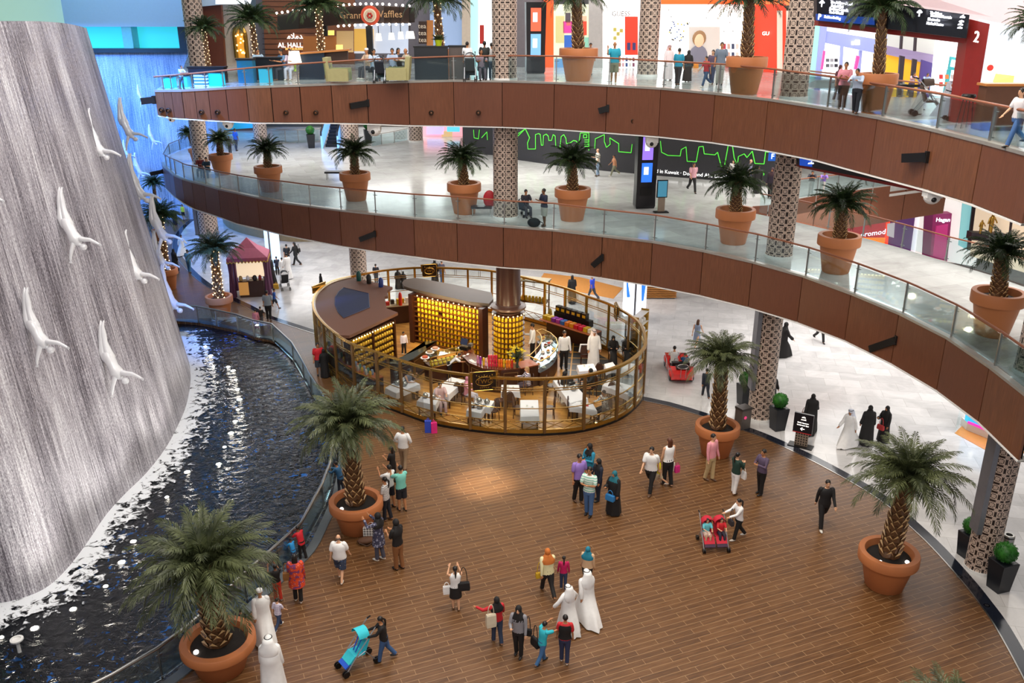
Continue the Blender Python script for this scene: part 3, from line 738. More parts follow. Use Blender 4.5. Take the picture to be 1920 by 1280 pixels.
mb = MB(); mb.lathe([(.09, .34), (.17, .40), (.17, .44), (.11, .45), (.10, .41)], 16); mb.build('cap', M_WHITE, t, 40)
# ---------------------------------------------------------------- tea kiosk
KF = .05; KZ = 2.5
RT = [(635,640),(660,645),(705,660),(750,675),(807,692),(880,703),(947,709),(1022,710),(1097,704),(1160,687),(1195,666),(1211,644),(1202,610),(1180,590),(1142,570),(1100,555),(1060,540),(982,520),(922,508),(877,504),(830,502),(777,502),(727,506),(700,510),(665,517),(630,525),(610,534),(594,548),(587,565),(590,585),(606,607)]
RT[0] = (626,624)
ring = smoothline([P(*p, KZ) for p in RT]+[P(*RT[0], KZ)], 4)[:-1]; nR = len(ring)
cx = sum(p.x for p in ring)/nR; cy = sum(p.y for p in ring)/nR
def rr(k, z): return [Vector((p.x+(cx-p.x)*k, p.y+(cy-p.y)*k, z)) for p in ring]
def kf_mat():
    n = N('warm_kiosk_parquet'); tc = n.n('TexCoord').outputs['Object']
    mp = n.n('Mapping', ins={'Vector': tc, 'Rotation': (0, 0, .35)}).outputs[0]
    br = n.n('TexBrick', ins={'Vector': mp, 'Color1': (0, 0, 0, 1), 'Color2': (1, 1, 1, 1), 'Mortar': (0, 0, 0, 1), 'Scale': 1., 'Mortar Size': .006, 'Brick Width': 1.4, 'Row Height': .16})
    return n.done(n.bsdf(n.ramp(br.outputs[0], (0, srgb('#a06a2c')), (1, srgb('#c8924a'))), .35))
def tile_mat():
    n = N('dark_tile_gold_lines'); tc = n.n('TexCoord').outputs['Object']
    mp = n.n('Mapping', ins={'Vector': tc, 'Rotation': (0, 0, .1)}).outputs[0]
    br = n.n('TexBrick', ins={'Vector': mp, 'Scale': 1., 'Mortar Size': .035, 'Brick Width': 1.1, 'Row Height': .8}, offset=0.)
    return n.done(n.bsdf(n.mix(br.outputs['Fac'], srgb('#2c2a26'), srgb('#b98a3c')), .3))
mb = MB(); mb.loft([rr(.0, .0), rr(.0, KF)]); struct('floor', mb, kf_mat(), 'warm parquet floor of the round tea kiosk')
mb = MB(); mb.prism([(p.x, p.y) for p in [P(*q, KF) for q in ((1035,632),(1085,640),(1130,668),(1195,700),(1180,730),(1120,742),(1080,735),(1060,700))]], KF, KF+.008); struct('floor', mb, tile_mat(), 'dark tiles with gold lines in the kiosk aisle')
K = thing('kiosk_railing', 'tall gold and glass railing ring around the tea kiosk', 'railing', (0, 0, 0))
def band_ring(k0, k1, z0, z1, nm, m):
    mb = MB(); a, b, c_, d = rr(k0, z0), rr(k0, z1), rr(k1, z1), rr(k1, z0)
    mb.loft([a, b, c_, d, a], False); mb.build(nm, m, K, 30)
band_ring(-.004, .01, 0, .1, 'plinth', M_DARK); band_ring(-.002, .012, .1, .26, 'base_band', M_GOLD)
band_ring(-.006, .008, KZ-.05, KZ+.05, 'top_rail', M_GOLD)
for nm, z, h in (('lower_rail', 2.08, .03), ('lower_rail', 1.98, .025), ('middle_rail', 1.2, .025), ('kick_rail', .62, .025)): band_ring(-.002, .003, z-h/2, z+h/2, nm, M_GOLD)
PX = [(606,607),(626,624),(660,645),(705,660),(750,675),(807,692),(877,703),(947,709),(1022,710),(1097,704),(1160,687),(1195,666),(1211,644),(1202,610),(1180,590),(1142,570),(1100,555),(1060,540),(1020,530),(982,520),(922,508),(877,504),(830,502),(777,502),(727,506),(594,548),(587,565),(590,585)]
pidx = [min(range(nR), key=lambda i: (ring[i]-P(*q, KZ)).length) for q in PX]
for a, b in zip(pidx, pidx[1:]+pidx[:1]):
    p = ring[a]; mb = MB(); mb.box((p.x, p.y, KZ/2+.05), (.11, .11, KZ-.1), atan2(p.y-cy, p.x-cx)); mb.build('post', M_BRONZE if p.y < cy+1 else M_GOLD, K)
    i = a; span = (b-a) % nR
    if span < 2 or span > 24: continue
    seq = [(a+j) % nR for j in range(span+1)]
    pa, pb = ring[seq[0]], ring[seq[-1]]
    Z = lambda p, z: Vector((p.x, p.y, z))
    left_closed = min(pa.x, pb.x) < P(700, 640, KZ).x and pa.y > 0 and proj(pa)[0] < 640
    mb = MB()
    m = ring[seq[len(seq)//2]]
    for j, k in zip(seq, seq[1:]):
        pass
    f = lambda t: ring[seq[min(len(seq)-1, int(t*(len(seq)-1)+.5))]]
    mb.bar(Z(pa, .28), Z(m, .62), .022, .022); mb.bar(Z(m, .28), Z(pb, .62), .022, .022); mb.bar(Z(pa, .62), Z(m, .28), .022, .022); mb.bar(Z(m, .62), Z(pb, .28), .022, .022)
    mb.build('cross_brace', M_GOLD, K)
    mb = MB(); tv = (pb-pa).normalized()*.05
    mb.bar(Z(m-tv, 2.08), Z(m-tv, KZ-.08), .02, .02); mb.bar(Z(m+tv, 2.08), Z(m+tv, KZ-.08), .02, .02); mb.build('frieze_bar', M_GOLD, K)
    mb = MB(); lo = [Z(ring[s_], .28) for s_ in seq]; hi = [Z(ring[s_], KZ-.06) for s_ in seq]; cn = Vector((cx, cy, 0))
    ins = [(Vector((cx-p.x, cy-p.y, 0)).normalized()*.012) for p in lo]
    mb.loft([lo, hi, [h+q for h, q in zip(hi, ins)], [l_+q for l_, q in zip(lo, ins)], lo], False, close=False); mb.build('glass_pane', M_GLASSK, K)
# signs on the railing
def kiosk_sign(q, w, h, label, blank=False):
    p = P(q[0], q[1], KZ); out = Vector((p.x-cx, p.y-cy, 0)).normalized()
    if p.y > cy and not blank: out = -out
    t = thing('kiosk_sign', label, 'sign', p+out*.09+Vector((0, 0, .0)), atan2(out.y, out.x)+pi/2)
    mb = MB(); mb.box((0, .02, .0), (w*1.15, .05, h*.5)); mb.box((0, .02, h*.27), (w*1.2, .07, .08)); mb.build('back_plate', M_GOLD, t)
    if blank: return
    mb = MB(); r = .1
    poly = [(sx*(w/2-r)+r*cos(a), sz*(h/2-r)+r*sin(a)) for sx, sz, a0 in ((1, 1, 0), (-1, 1, pi/2), (-1, -1, pi), (1, -1, 3*pi/2)) for a in [a0+k*pi/8 for k in range(5)]]
    n = len(poly); mb.loft([[Vector((x, -.02, z-.12)) for x, z in poly], [Vector((x, -.06, z-.12)) for x, z in poly]]); mb.build('board', mat('sign_dark_brown', '#20120c', .3), t)
    mb = MB()
    def ell(a, b, n=32): return [Vector((a*cos(2*pi*k/n), -.065, b*sin(2*pi*k/n)-.14)) for k in range(n+1)]
    mb.tube(ell(w*.36, h*.24), .014, 5); mb.tube([Vector((x, -.065, z-.12)) for x, z in poly+poly[:1]], .012, 4)
    for k in range(7): mb.ball((-w*.33+w*.11*k, -.065, h*.27-.12+.03*cos(k*2)), .035, 6, 4)
    for k in range(5): mb.box((-.16+.08*k, -.065, -h*.36-.12), (.05, .015, .035))
    mb.build('ornament', M_GOLD, t)
    M = Matrix.Translation((0, -.07, -.14)) @ Matrix.Rotation(pi/2, 4, 'X')
    text('TWG', 'lettering', M_GOLD, .26, M, t, .02)
kiosk_sign((907,706), .95, .8, 'dark sign with gold oval letters on the front of the kiosk railing')
kiosk_sign((804,502), .8, .72, 'dark sign with gold oval letters on the back of the kiosk railing')
kiosk_sign((1160,580), .8, .75, 'dark sign with gold oval letters on the right of the kiosk railing')
kiosk_sign((600,540), .9, .7, 'plain gold sign panel on the back left of the kiosk railing', True)
# left roof with the navy panel
RA = [(736,537),(726,544),(727,554),(721,555),(725,577),(746,585),(655,628)]
i0 = min(range(nR), key=lambda i: (ring[i]-P(648,628,KZ)).length); i1 = min(range(nR), key=lambda i: (ring[i]-P(668,517,KZ)).length)
seq = []; i = i0
while i != i1: seq.append(ring[i]); i = (i-1) % nR
if len(seq) > nR*.6:
    seq = []; i = i0
    while i != i1: seq.append(ring[i]); i = (i+1) % nR
rim = [Vector((p.x+(cx-p.x)*.012, p.y+(cy-p.y)*.012, KZ)) for p in seq]
rp = [P(*q, KZ) for q in RA]; rpoly = [(p.x, p.y) for p in rp+rim+[P(706,529,KZ), P(722,534,KZ)]]
kr = thing('kiosk_canopy', 'flat brown curved roof with navy panel over the left of the kiosk', 'roof', (0, 0, 0))
mb = MB(); mb.prism(rpoly, KZ-.16, KZ-.02); mb.build('deck', M_ROOFB, kr)
mb = MB(); nv = [P(*q, KZ) for q in ((644,539),(691,550),(693,576),(644,596),(634,585),(628,571),(628,557),(635,546))]
mb.prism([(p.x, p.y) for p in nv], KZ-.05, KZ+.0); mb.build('navy_panel', mat('navy_panel', '#1f2a4a', .75, noise=.2, scale=1.), kr)
mb = MB(); mb.tube(nv+nv[:1], .02, 4); mb.build('panel_rim', mat('navy_rim', '#3a3a52', .4), kr)
mb = MB(); mb.tube(rim, .05, 6); mb.build('edge_moulding', mat('cream_edge_moulding', '#d5c3a0', .4, .2), kr)
def canister(q, z, h, r, col, label):
    p = P(q[0], q[1], z); t = thing('tea_canister', label, 'canister', p)
    mb = MB(); mb.lathe([(r*.95, 0), (r, .02), (r, h*.72), (r*.85, h*.78)], 14); mb.build('body', cm(col, .3), t, 40)
    mb = MB(); mb.lathe([(r*.86, h*.76), (r*.86, h*.84), (r*.6, h*.94), (r*.15, h)], 14); mb.build('lid', cm(col, .3), t, 40)
canister((673,526), KZ-.02, .55, .13, '#12504c', 'teal tea canister standing on the kiosk roof')
canister((692,531), KZ-.02, .52, .13, '#171312', 'black tea canister standing on the kiosk roof')
canister((714.5,537.5), KZ-.02, .52, .13, '#1b3a86', 'blue tea canister standing on the kiosk roof')
# long wall of tins
TINM = MB(); TINM.lathe([(.40, 0), (.42, .03), (.42, .66), (.36, .74), (.36, .93), (.30, 1.)], 10)
tin0 = {}
def tin(loc, r, h, m, label, cat_, group, name='tea_tin'):
    k = (m.name, name)
    if k not in tin0:
        o = TINM.build(name, m, None, 45); tin0[k] = o; tag(o, label, cat_, group)
    else:
        o = tin0[k].copy(); C.objects.link(o); o['label'] = label; o['group'] = group
    o.location = loc; o.scale = (r/.42, r/.42, h); return o
A = P(773,640,KF); B = P(907,672,KF); u = (B-A); WL = u.length; u.normalize(); nn = Vector((u.y, -u.x, 0)); WH = 2.62
TWM = ((A+B)/2+nn*.75+Vector((0, 0, 2.55)), atan2(u.y, u.x))
tw = thing('tea_wall', 'long dark wood wall of shelves full of yellow tea tins', 'shelf unit', (A.x, A.y, KF), atan2(u.y, u.x))
mb = MB(); mb.box((WL/2, .34, WH/2), (WL, .08, WH)); mb.build('back_panel', mat('shelf_back_brown', '#4a2208', .5), tw)
rows, cols = 9, 17; rh = (WH-.22)/rows
for k in range(rows+1):
    mb = MB(); mb.box((WL/2, .17, .1+rh*k), (WL-.3, .34, .05)); mb.build('shelf', mat('shelf_edge_brass', '#5e3210', .4, .1), tw)
for x in (.08, WL-.08):
    mb = MB(); mb.box((x, .12, WH/2), (.24, .5, WH)); mb.build('side_post', M_TEAWOOD, tw)
LT = 'yellow tea tin on the long shelf wall'
for r_ in range(rows):
    for c_ in range(cols):
        if (r_, c_) == (rows-3, 6): continue
        x = .3+(WL-.6)*(c_+.5)/cols
        tin(Vector((A.x, A.y, KF))+u*x-nn*.15+Vector((0, 0, .115+rh*r_)), .074, rh*.74, M_TIN, LT, 'tin', 'yellow tea tins on the long shelf wall')
mb = MB()
for k in range(12):
    mb.ball((.3+(WL-.6)*(k+.5)/12, -.02, WH-.04), .03, 6, 4)
mb.build('downlight_row', em('#ffdf9a', 8.), tw)
# rounded roof over the tin wall
RB = [(754,530),(757,525),(765,522),(777,520.5),(790,522),(855,534),(921,548),(925,560),(917,569),(877,565),(820,552),(769,540),(757,536)]
kb = thing('tin_wall_roof', 'dark brown rounded roof bar over the tin wall', 'roof', (0, 0, 0))
mb = MB(); mb.prism([(p.x, p.y) for p in [P(*q, KF+WH+.14) for q in RB]], KF+WH-.02, KF+WH+.14); mb.build('deck', mat('dark_brown_roof', '#57483c', .55, noise=.08, scale=1.5), kb)
# brown column with curved shelves
ca = P(953, 583, 2.8); ca.y += .55; ca.x *= 1.01
mb = MB(); mb.lathe([(.58, 2.95), (.58, Z1-.3)], 40, (ca.x, ca.y, 0)); o = mb.build('column', mat('brown_column_cladding', '#4b2a1d', .35, noise=.06), None, 40); tag(o, 'brown clad column rising out of the tea kiosk', kind='structure')
q = MB(); q.lathe([(.80, 2.78), (.86, 2.84), (.86, 2.92), (.62, 2.98), (.60, 3.04)], 40, (ca.x, ca.y, 0)); q.build('collar', mat('brown_collar', '#5b3d30', .4), o, 40)
ct = thing('tea_column_shelf', 'curved shelf of yellow tea tins around the brown column', 'shelf unit', (ca.x, ca.y, KF))
mb = MB(); mb.lathe([(.58, 0), (.58, 2.6)], 40); mb.build('back_panel', mat('shelf_back_brown'), ct, 40)
for k in range(rows+1):
    mb = MB(); z = .1+rh*k; mb.lathe([(.58, z-.025), (.80, z-.025), (.80, z+.02), (.58, z+.02)], 40, cap=False); mb.build('shelf', mat('shelf_edge_brass'), ct, 40)
for r_ in range(rows):
    for c_ in range(10):
        a = -pi/2+(c_-4.5)*.265
        tin((ca.x+.69*cos(a), ca.y+.69*sin(a), KF+.115+rh*r_), .066, rh*.74, M_TIN, 'yellow tea tin on the curved column shelf', 'tin', 'yellow tea tins on the curved column shelf', 'tea_tin')
mb = MB()
for k in range(9): a = -pi/2+(k-4)*.3; mb.ball((.8*cos(a), .8*sin(a), 2.52), .03, 6, 4)
mb.build('downlight_row', em('#ffdf9a', 8.), ct)
# low wall of small tins under the left roof
A2 = P(655,628,KZ); B2 = P(742,590,KZ); u2 = (B2-A2); u2.z = 0; W2 = u2.length; u2.normalize(); n2 = Vector((u2.y, -u2.x, 0))
st = thing('sample_shelf', 'dark shelf wall of small gold tins under the left roof', 'shelf unit', (A2.x, A2.y, KF), atan2(u2.y, u2.x))
mb = MB(); mb.box((W2/2, .36, 1.1), (W2, .06, 2.2)); mb.build('back_panel', mat('shelf_back_brown'), st)
R2, C2 = 7, 18; h2 = 2.1/R2
for k in range(R2+1):
    mb = MB(); mb.box((W2/2, .2, .06+h2*k), (W2, .3, .022)); mb.build('shelf', M_TEAWOOD, st)
for x in (.05, W2/2, W2-.05):
    mb = MB(); mb.box((x, .2, 1.1), (.09, .34, 2.2)); mb.build('upright', M_TEAWOOD, st)
for r_ in range(R2):
    for c_ in range(C2):
        if r_ == 0 or r_ == 1 and c_ < 4: continue
        x = .12+(W2-.24)*(c_+.5)/C2
        tin(Vector((A2.x, A2.y, KF))+u2*x-n2*.16+Vector((0, 0, .075+h2*r_)), .075, h2*.58, mat('small_gold_tin', '#e8b93a', .3, .4), 'small gold tin on the low shelf wall under the roof', 'tin', 'small gold tins under the left roof', 'sample_tin')
mb = MB()
for k in range(16): mb.ball((.15+(W2-.3)*(k+.5)/16, -.02, 2.12), .03, 6, 4)
mb.build('downlight_row', em('#ffdf9a', 8.), st)
# ---- counters
def counter(outer, z, depth_, label, m=M_TEAWOOD, topm=None, name='counter', panels=True):
    pts = [P(*q, z) for q in outer]; cn = Vector((sum(p.x for p in pts)/len(pts), sum(p.y for p in pts)/len(pts), 0))
    t = thing(name, label, 'counter', (0, 0, 0)); n = len(pts); inn = []
    for i in range(n):
        q = nrm(pts, i); q = -q if q.y < 0 else q
        inn.append(pts[i]+q*depth_)
    poly = [(p.x, p.y) for p in pts+inn[::-1]]
    mb = MB(); mb.prism([(p.x, p.y) for p in [a.lerp(b, .06) for a, b in zip(pts, inn)]+[a.lerp(b, .97) for a, b in zip(pts, inn)][::-1]], KF, z-.05); mb.build('body', m, t)
    mb = MB(); mb.prism(poly, z-.05, z); mb.build('worktop', topm or mat('counter_top_wood', '#5a2c16', .25, noise=.15), t)
    if panels:
        for a, b in zip(pts, pts[1:]):
            if (b-a).length < .5: continue
            q = nrm([a, b], 0); q = q if q.y < 0 else -q; mb = MB(); v = (b-a).normalized(); e = .12
            c0, c1 = a+v*e+q*.0, b-v*e+q*.0
            zz = lambda p, h: Vector((p.x, p.y, h))-q*.02
            for s0, s1 in ((zz(c0, KF+.15), zz(c1, KF+.15)), (zz(c1, KF+.15), zz(c1, z-.2)), (zz(c1, z-.2), zz(c0, z-.2)), (zz(c0, z-.2), zz(c0, KF+.15))): mb.bar(s0, s1, .03, .03)
            mb.build('panel_moulding', M_BRONZE, t)
    return t
counter([(862,652),(866,666),(880,680),(905,690),(940,693),(976,690)], 1.2, .62, 'curved dark wood front counter with coloured tins and flowers')
counter([(748,684),(775,672),(800,655),(796,640)], 1.15, .6, 'small dark wood serving counter in front of the low tin wall', topm=mat('dark_glass_top', '#28302c', .12))
# bowed glass display case
G = [P(*q, 1.3) for q in ((1013,677),(1030,668),(1041,657),(1046,646),(1043,634),(1032,624),(1016,617))]
Gi = [P(*q, 1.3) for q in ((992,667),(1002,658),(1011,648),(1016,639),(1015,631),(1012,625),(1006,620))]
dc = thing('glass_display_case', 'curved glass pastry case with gold rim at the kiosk aisle', 'display case', (0, 0, 0))
mb = MB(); mb.prism([(p.x, p.y) for p in G+Gi[::-1]], KF, .72); mb.build('base', M_TEAWOOD, dc)
mb = MB(); mb.tube(G, .03, 6); mb.tube(Gi, .025, 6); mb.tube([G[0], Gi[0]], .025, 6); mb.tube([G[-1], Gi[-1]], .025, 6); mb.build('gold_rim', M_GOLD, dc)
mb = MB(); mb.loft([[Vector((p.x, p.y, .72)) for p in G], G], False, close=False); mb.build('front_glass', M_GLASS, dc)
mb = MB(); mb.prism([(p.x, p.y) for p in G+Gi[::-1]], 1.0, 1.02); mb.build('inner_shelf', M_GLASS, dc)
for i in range(26):
    f = (i+.5)/26*5.99; j = int(f); a = G[j].lerp(G[j+1], f-j); b = Gi[j].lerp(Gi[j+1], f-j); p = a.lerp(b, (.25, .5, .75)[i % 3])
    t = thing('pastry', 'small pastry or tea pack on show inside the curved glass case', 'pastry', (p.x, p.y, .72 if i % 2 else 1.02), i, 'goods in the curved glass case')
    mb = MB(); mb.lathe([(.10, 0), (.11, .02), (.10, .025)], 10); mb.build('plate', M_WHITE, t)
    mb = MB(); mb.lathe([(.07, .025), (.08, .06), (.05, .10), (.02, .11)], 9); mb.build('cake', cm(('#c98f45', '#b5402e', '#e8c35a', '#e9dcc6', '#7a3a1c')[i % 5]), t, 60)
counter([(977,690),(1010,683)], 1.12, .75, 'orange-brown wood ledge between the front counter and the glass case', mat('dark_counter', '#3a1d10', .4), mat('orange_wood', '#a3552a', .4), 'counter', False)
# tins on the front counter
LC = [('#c77a9a', 896, 684, 1, 2, 'pink'), ('#8a2f96', 901, 686, 1, 2, 'purple'), ('#d9a51c', 907, 688, 1, 2, 'mustard yellow'), ('#d9a0a8', 911.5, 689, 1, 2, 'pale pink'), ('#c01e3a', 917, 690, 4, 3, 'crimson'), ('#d9601c', 936, 691, 2, 2, 'orange'), ('#c9a022', 945, 691.5, 1, 2, 'olive yellow'), ('#e07818', 950.5, 692, 2, 2, 'bright orange'), ('#b92018', 960, 692, 1, 2, 'dark red')]
for col, x, y, nx, nz, nmc in LC:
    for i in range(nx):
        p = P(x+i*4.6, y-3.5, 1.2)
        for k in range(nz):
            tin(Vector((p.x, p.y, 1.2+k*.185)), .052, .18, cm(col, .3), nmc+' tea tin on the front counter', 'tin', 'coloured tea tins on the front counter', 'tea_tin')
# flowers
p = P(970, 689, 1.2); t = thing('flower_vase', 'tall vase of yellow lilies at the end of the front counter', 'flowers', p)
mb = MB(); mb.lathe([(.06, 0), (.08, .05), (.05, .2), (.09, .42), (.10, .45)], 12); mb.build('vase', mat('dark_green_glass', '#223a30', .1), t, 50)
mb = MB(); r = random.Random(2)
for k in range(60):
    a = r.uniform(0, 2*pi); e = r.uniform(.2, 1.5); L_ = r.uniform(.3, .7); d = Vector((cos(a)*cos(e), sin(a)*cos(e), sin(e))); b = Vector((0, 0, .42))
    s_ = d.cross(Vector((0, 0, 1))).normalized()*.05; mb.add([b, b+d*L_*.5+s_, b+d*L_, b+d*L_*.5-s_], [(0, 1, 2, 3)])
mb.build('leaves', M_LEAF, t)
mb = MB()
for k in range(22):
    a = r.uniform(0, 2*pi); e = r.uniform(.3, 1.4); L_ = r.uniform(.35, .6); c0 = Vector((cos(a)*cos(e), sin(a)*cos(e), sin(e)))*L_+Vector((0, 0, .45))
    for j in range(5):
        b = j*2*pi/5; mb.add([c0, c0+Vector((cos(b)*.05, sin(b)*.05, .02)), c0+Vector((cos(b+.5)*.11, sin(b+.5)*.11, .03)), c0+Vector((cos(b+1)*.05, sin(b+1)*.05, .02))], [(0, 1, 2, 3)])
mb.build('blossoms', cm('#f2d516', .5), t)
# till, papers
p = P(872, 654, 1.2); t = thing('cash_register', 'black till with a tilted screen on the counter end', 'till', p, -.5)
mb = MB(); mb.box((0, 0, .08), (.42, .4, .16)); mb.build('base', M_DARK, t)
mb = MB(); mb.box((-.05, .02, .36), (.36, .05, .3), 0, -.4); mb.build('screen', mat('dark_screen', '#26304a', .15), t)
mb = MB(); mb.box((.25, .1, .22), (.18, .2, .14)); mb.build('printer', mat('grey_plastic', '#55504c', .5), t)
for i, (x, y, w_, d_) in enumerate(((860,652,.3,.2), (870,667,.16,.1), (877,664,.2,.1), (884,676,.26,.16), (889,679,.2,.12))):
    q = P(x, y, 1.2); mb = MB(); mb.box((0, 0, .006), (w_, d_, .01)); o = mb.build('paper', M_WHITE, None, None, (q.x, q.y, 1.2), i*.7); tag(o, ('white sheet by the till', 'white card on the counter top', 'white slip leaning left of the tins', 'open white menu on the counter', 'small white card next to the pink tin')[i], 'paper')
# cake display with plates on top
p = P(834, 707, KF); t = thing('cake_display', 'gold-framed glass cake display with plates on top', 'display case', p, .55)
mb = MB(); mb.box((0, 0, .4), (1.7, .8, .8)); mb.build('base', M_TEAWOOD, t)
mb = MB()
for x in (-.85, .85):
    for y in (-.4, .4): mb.bar((x, y, .8), (x, y*.7, 1.25), .035, .035)
for y, z in ((-.4, .8), (.4, .8), (-.28, 1.25), (.28, 1.25), (-.34, 1.02)): mb.bar((-.85, y, z), (.85, y, z), .035, .035)
mb.build('gold_frame', M_GOLD, t)
mb = MB(); mb.box((0, 0, 1.24), (1.66, .54, .02)); mb.build('top_glass', M_GLASS, t)
mb = MB()
for i in range(14): mb.lathe([(.08, .8), (.09, .88), (.05, .92)], 8, (-.72+.11*i, (-.15, .15)[i % 2], 0))
mb.build('cakes', cm('#d8c040', .5), t)
for i, (x, y, c_) in enumerate(((797,672,'#c9562e'), (806,662,'#b08a60'), (816,655,'#d9a07c'))):
    q = P(x, y, 1.36); t = thing('cake_plate', ('white cake stand with a red tart', 'white cake stand with a brown cake', 'white cake stand with pink pastries')[i]+' on the gold display', 'cake stand', (q.x, q.y, 1.25))
    mb = MB(); mb.lathe([(.09, 0), (.03, .03), (.03, .12), (.2, .14), (.21, .16), (.18, .165)], 16); mb.build('stand', M_WHITE, t, 40)
    mb = MB(); mb.lathe([(.13, .165), (.13, .23), (.05, .25)], 12); mb.build('cake', cm(c_), t, 50)
# gift boxes at the back right
sh = P(1070, 640, KF); t = thing('gift_shelf', 'long display table stacked with coloured tea boxes', 'table', (sh.x, sh.y, KF), -.78)
mb = MB(); mb.box((0, .2, .45), (3.3, .55, .9)); mb.build('base', mat('dark_counter', '#241710', .4), t)
mb = MB(); mb.box((0, -.12, .92), (3.5, .9, .04)); mb.build('top', mat('orange_wood'), t)
mb = MB(); mb.box((-.2, .4, 1.1), (2.4, .35, .35)); mb.build('riser', M_DARK, t)
cols = ['#c9a51e', '#d4b22a', '#8a2fa0', '#b03a9a', '#2f6ab8', '#d8761e', '#e0901e', '#c81e2e', '#d21e4a', '#c9a51e', '#e6dcc8']
gR = Matrix.Rotation(-.78, 3, 'Z')
for i, c_ in enumerate(cols):
    for k in range(2):
        q = Vector((sh.x, sh.y, 0))+gR @ Vector((-1.55+.31*i, -.3+.2*k, 0))
        mb = MB(); mb.box((0, 0, .1), (.24, .16, .2)); o = mb.build('tea_box', cm(c_, .4), None, None, (q.x, q.y, KF+.94), -.78)
        tag(o, 'coloured tea box in the front rows of the back display table', 'box', 'coloured tea boxes on the back table')
for i in range(6):
    q = Vector((sh.x, sh.y, 0))+gR @ Vector((-1.2+.36*i, .4, 0))
    mb = MB(); mb.box((0, 0, .16), (.3, .24, .32)); o = mb.build('tea_chest', mat('black_gold_chest', '#1c1613', .3), None, None, (q.x, q.y, KF+1.275), -.78); tag(o, 'black tea chest with a gold label on the back riser', 'box', 'black tea chests on the back riser')
    mb = MB(); mb.box((0, -.125, .16), (.2, .01, .14)); mb.build('label', cm('#d8a81e', .4), o)
q = P(1030, 603, KF+.0); canister((1031,610), KF, 1.0, .13, '#b9932c', 'tall gold canister beside the back display table')
p = P(998, 598, KF); t = thing('canopy_table', 'tall wooden stand with a flat roof and yellow tins below', 'display stand', p, -.35)
mb = MB(); mb.box((0, 0, 2.3), (1.9, .9, .07)); mb.build('roof', mat('grey_green_roof', '#8b826a', .5), t)
for x in (-.85, .85):
    for y in (-.35, .35):
        mb = MB(); mb.box((x, y, 1.15), (.07, .07, 2.3)); mb.build('leg', M_TEAWOOD, t)
mb = MB(); mb.box((0, 0, 1.1), (1.8, .8, .05)); mb.build('shelf', M_TEAWOOD, t)
for i in range(8):
    q = Vector((p.x, p.y, 0))+Matrix.Rotation(-.35, 3, 'Z') @ Vector((-.7+.2*i, -.2, 0)); tin((q.x, q.y, KF+1.125), .085, .3, M_TIN, 'yellow tea tin on the roofed stand behind the column', 'tin', 'yellow tea tins on the roofed stand')
# wall of white teapots on the right
p = P(1196, 668, KF); t = thing('teapot_cabinet', 'tall glass cabinet of white teapots at the right of the ring', 'cabinet', p, 1.1)
for k in range(5):
    mb = MB(); mb.box((0, 0, .2+.5*k), (1.5, .4, .03)); mb.build('shelf', mat('white_shelf', '#e8e4da', .3), t)
for x in (-.75, .75):
    mb = MB(); mb.box((x, 0, 1.15), (.05, .4, 2.3)); mb.build('side', M_GOLD, t)
TP = MB(); TP.lathe([(.06, 0), (.12, .05), (.13, .13), (.08, .2), (.03, .22), (.025, .25)], 12); TP.tube([(.1, 0, .1), (.18, 0, .14), (.21, 0, .19)], [.03, .02, .015], 6); TP.tube([(-.1, 0, .17), (-.19, 0, .14), (-.17, 0, .07), (-.11, 0, .06)], .012, 5)
def teapot(loc, rz, label, group, m=M_WHITE):
    k = 'teapot'+m.name
    if k not in SHARED: o = TP.build('teapot', m, None, 50); SHARED[k] = o
    else: o = SHARED[k].copy(); C.objects.link(o)
    o.location = loc; o.rotation_euler = (0, 0, rz); tag(o, label, 'teapot', group); return o
for k in range(4):
    for i in range(4):
        q = p+Matrix.Rotation(1.1, 3, 'Z') @ Vector((-.55+.36*i, 0, 0)); teapot((q.x, q.y, KF+.215+.5*k), 1.1+i, 'white teapot on the glass cabinet shelves', 'white teapots in the cabinet')
p = P(1172, 640, KF); t = thing('pedestal', 'slim dark pedestal table with a white tray', 'pedestal', p)
mb = MB(); mb.lathe([(.22, 0), (.2, .04), (.05, .1), (.05, 1.2)], 12); mb.build('stem', M_TEAWOOD, t, 40)
mb = MB(); mb.box((0, 0, 1.25), (.6, .5, .1), .3); mb.build('tray', M_WHITE, t)
# ---- tables and chairs
TABS = [((715,731),(752,710),(781,724),(736,742)), ((813,730),(846,706),(873,712),(842,739)), ((776,760),(793,743),(822,749),(812,768)), ((885,759),(895,746),(927,751),(919,764)), ((877,779),(886,765),(916,769),(905,785)),
        ((940,734),(940,721),(973,721),(975,734)), ((982,786),(981,754),(1015,754),(1017,785)), ((1068,755),(1037,712),(1069,711),(1102,746)), ((1078,764),(1090,757),(1121,760),(1129,774)),
        ((1086,696),(1082,684),(1113,681),(1119,693)), ((1137,692),(1133,682),(1149,678),(1156,688)), ((1136,724),(1147,712),(1194,725),(1184,741)), ((1168,690),(1180,681),(1198,682),(1190,693))]
TLAB = ['nearest the palm crown', 'long, left of the front sign', 'with a woman in grey beside it', 'under the front sign', 'with a brown tray by the railing', 'under the striped-top woman', 'long and empty, at the front rail', 'long, black-clad women beside it', 'with a red menu, by the boy', 'in front of the cloth-draped chair', 'where the women in black sit', 'long and bare, at the right rail', 'smallest, beside the right rail']
TZ = KF+.74
tabc = []
rin = [Vector((p.x, p.y, TZ)) for p in ring]
def inside(p):
    c_ = False
    for a, b in zip(ring, ring[1:]+ring[:1]):
        if (a.y > p.y) != (b.y > p.y) and p.x < (b.x-a.x)*(p.y-a.y)/(b.y-a.y)+a.x: c_ = not c_
    return c_
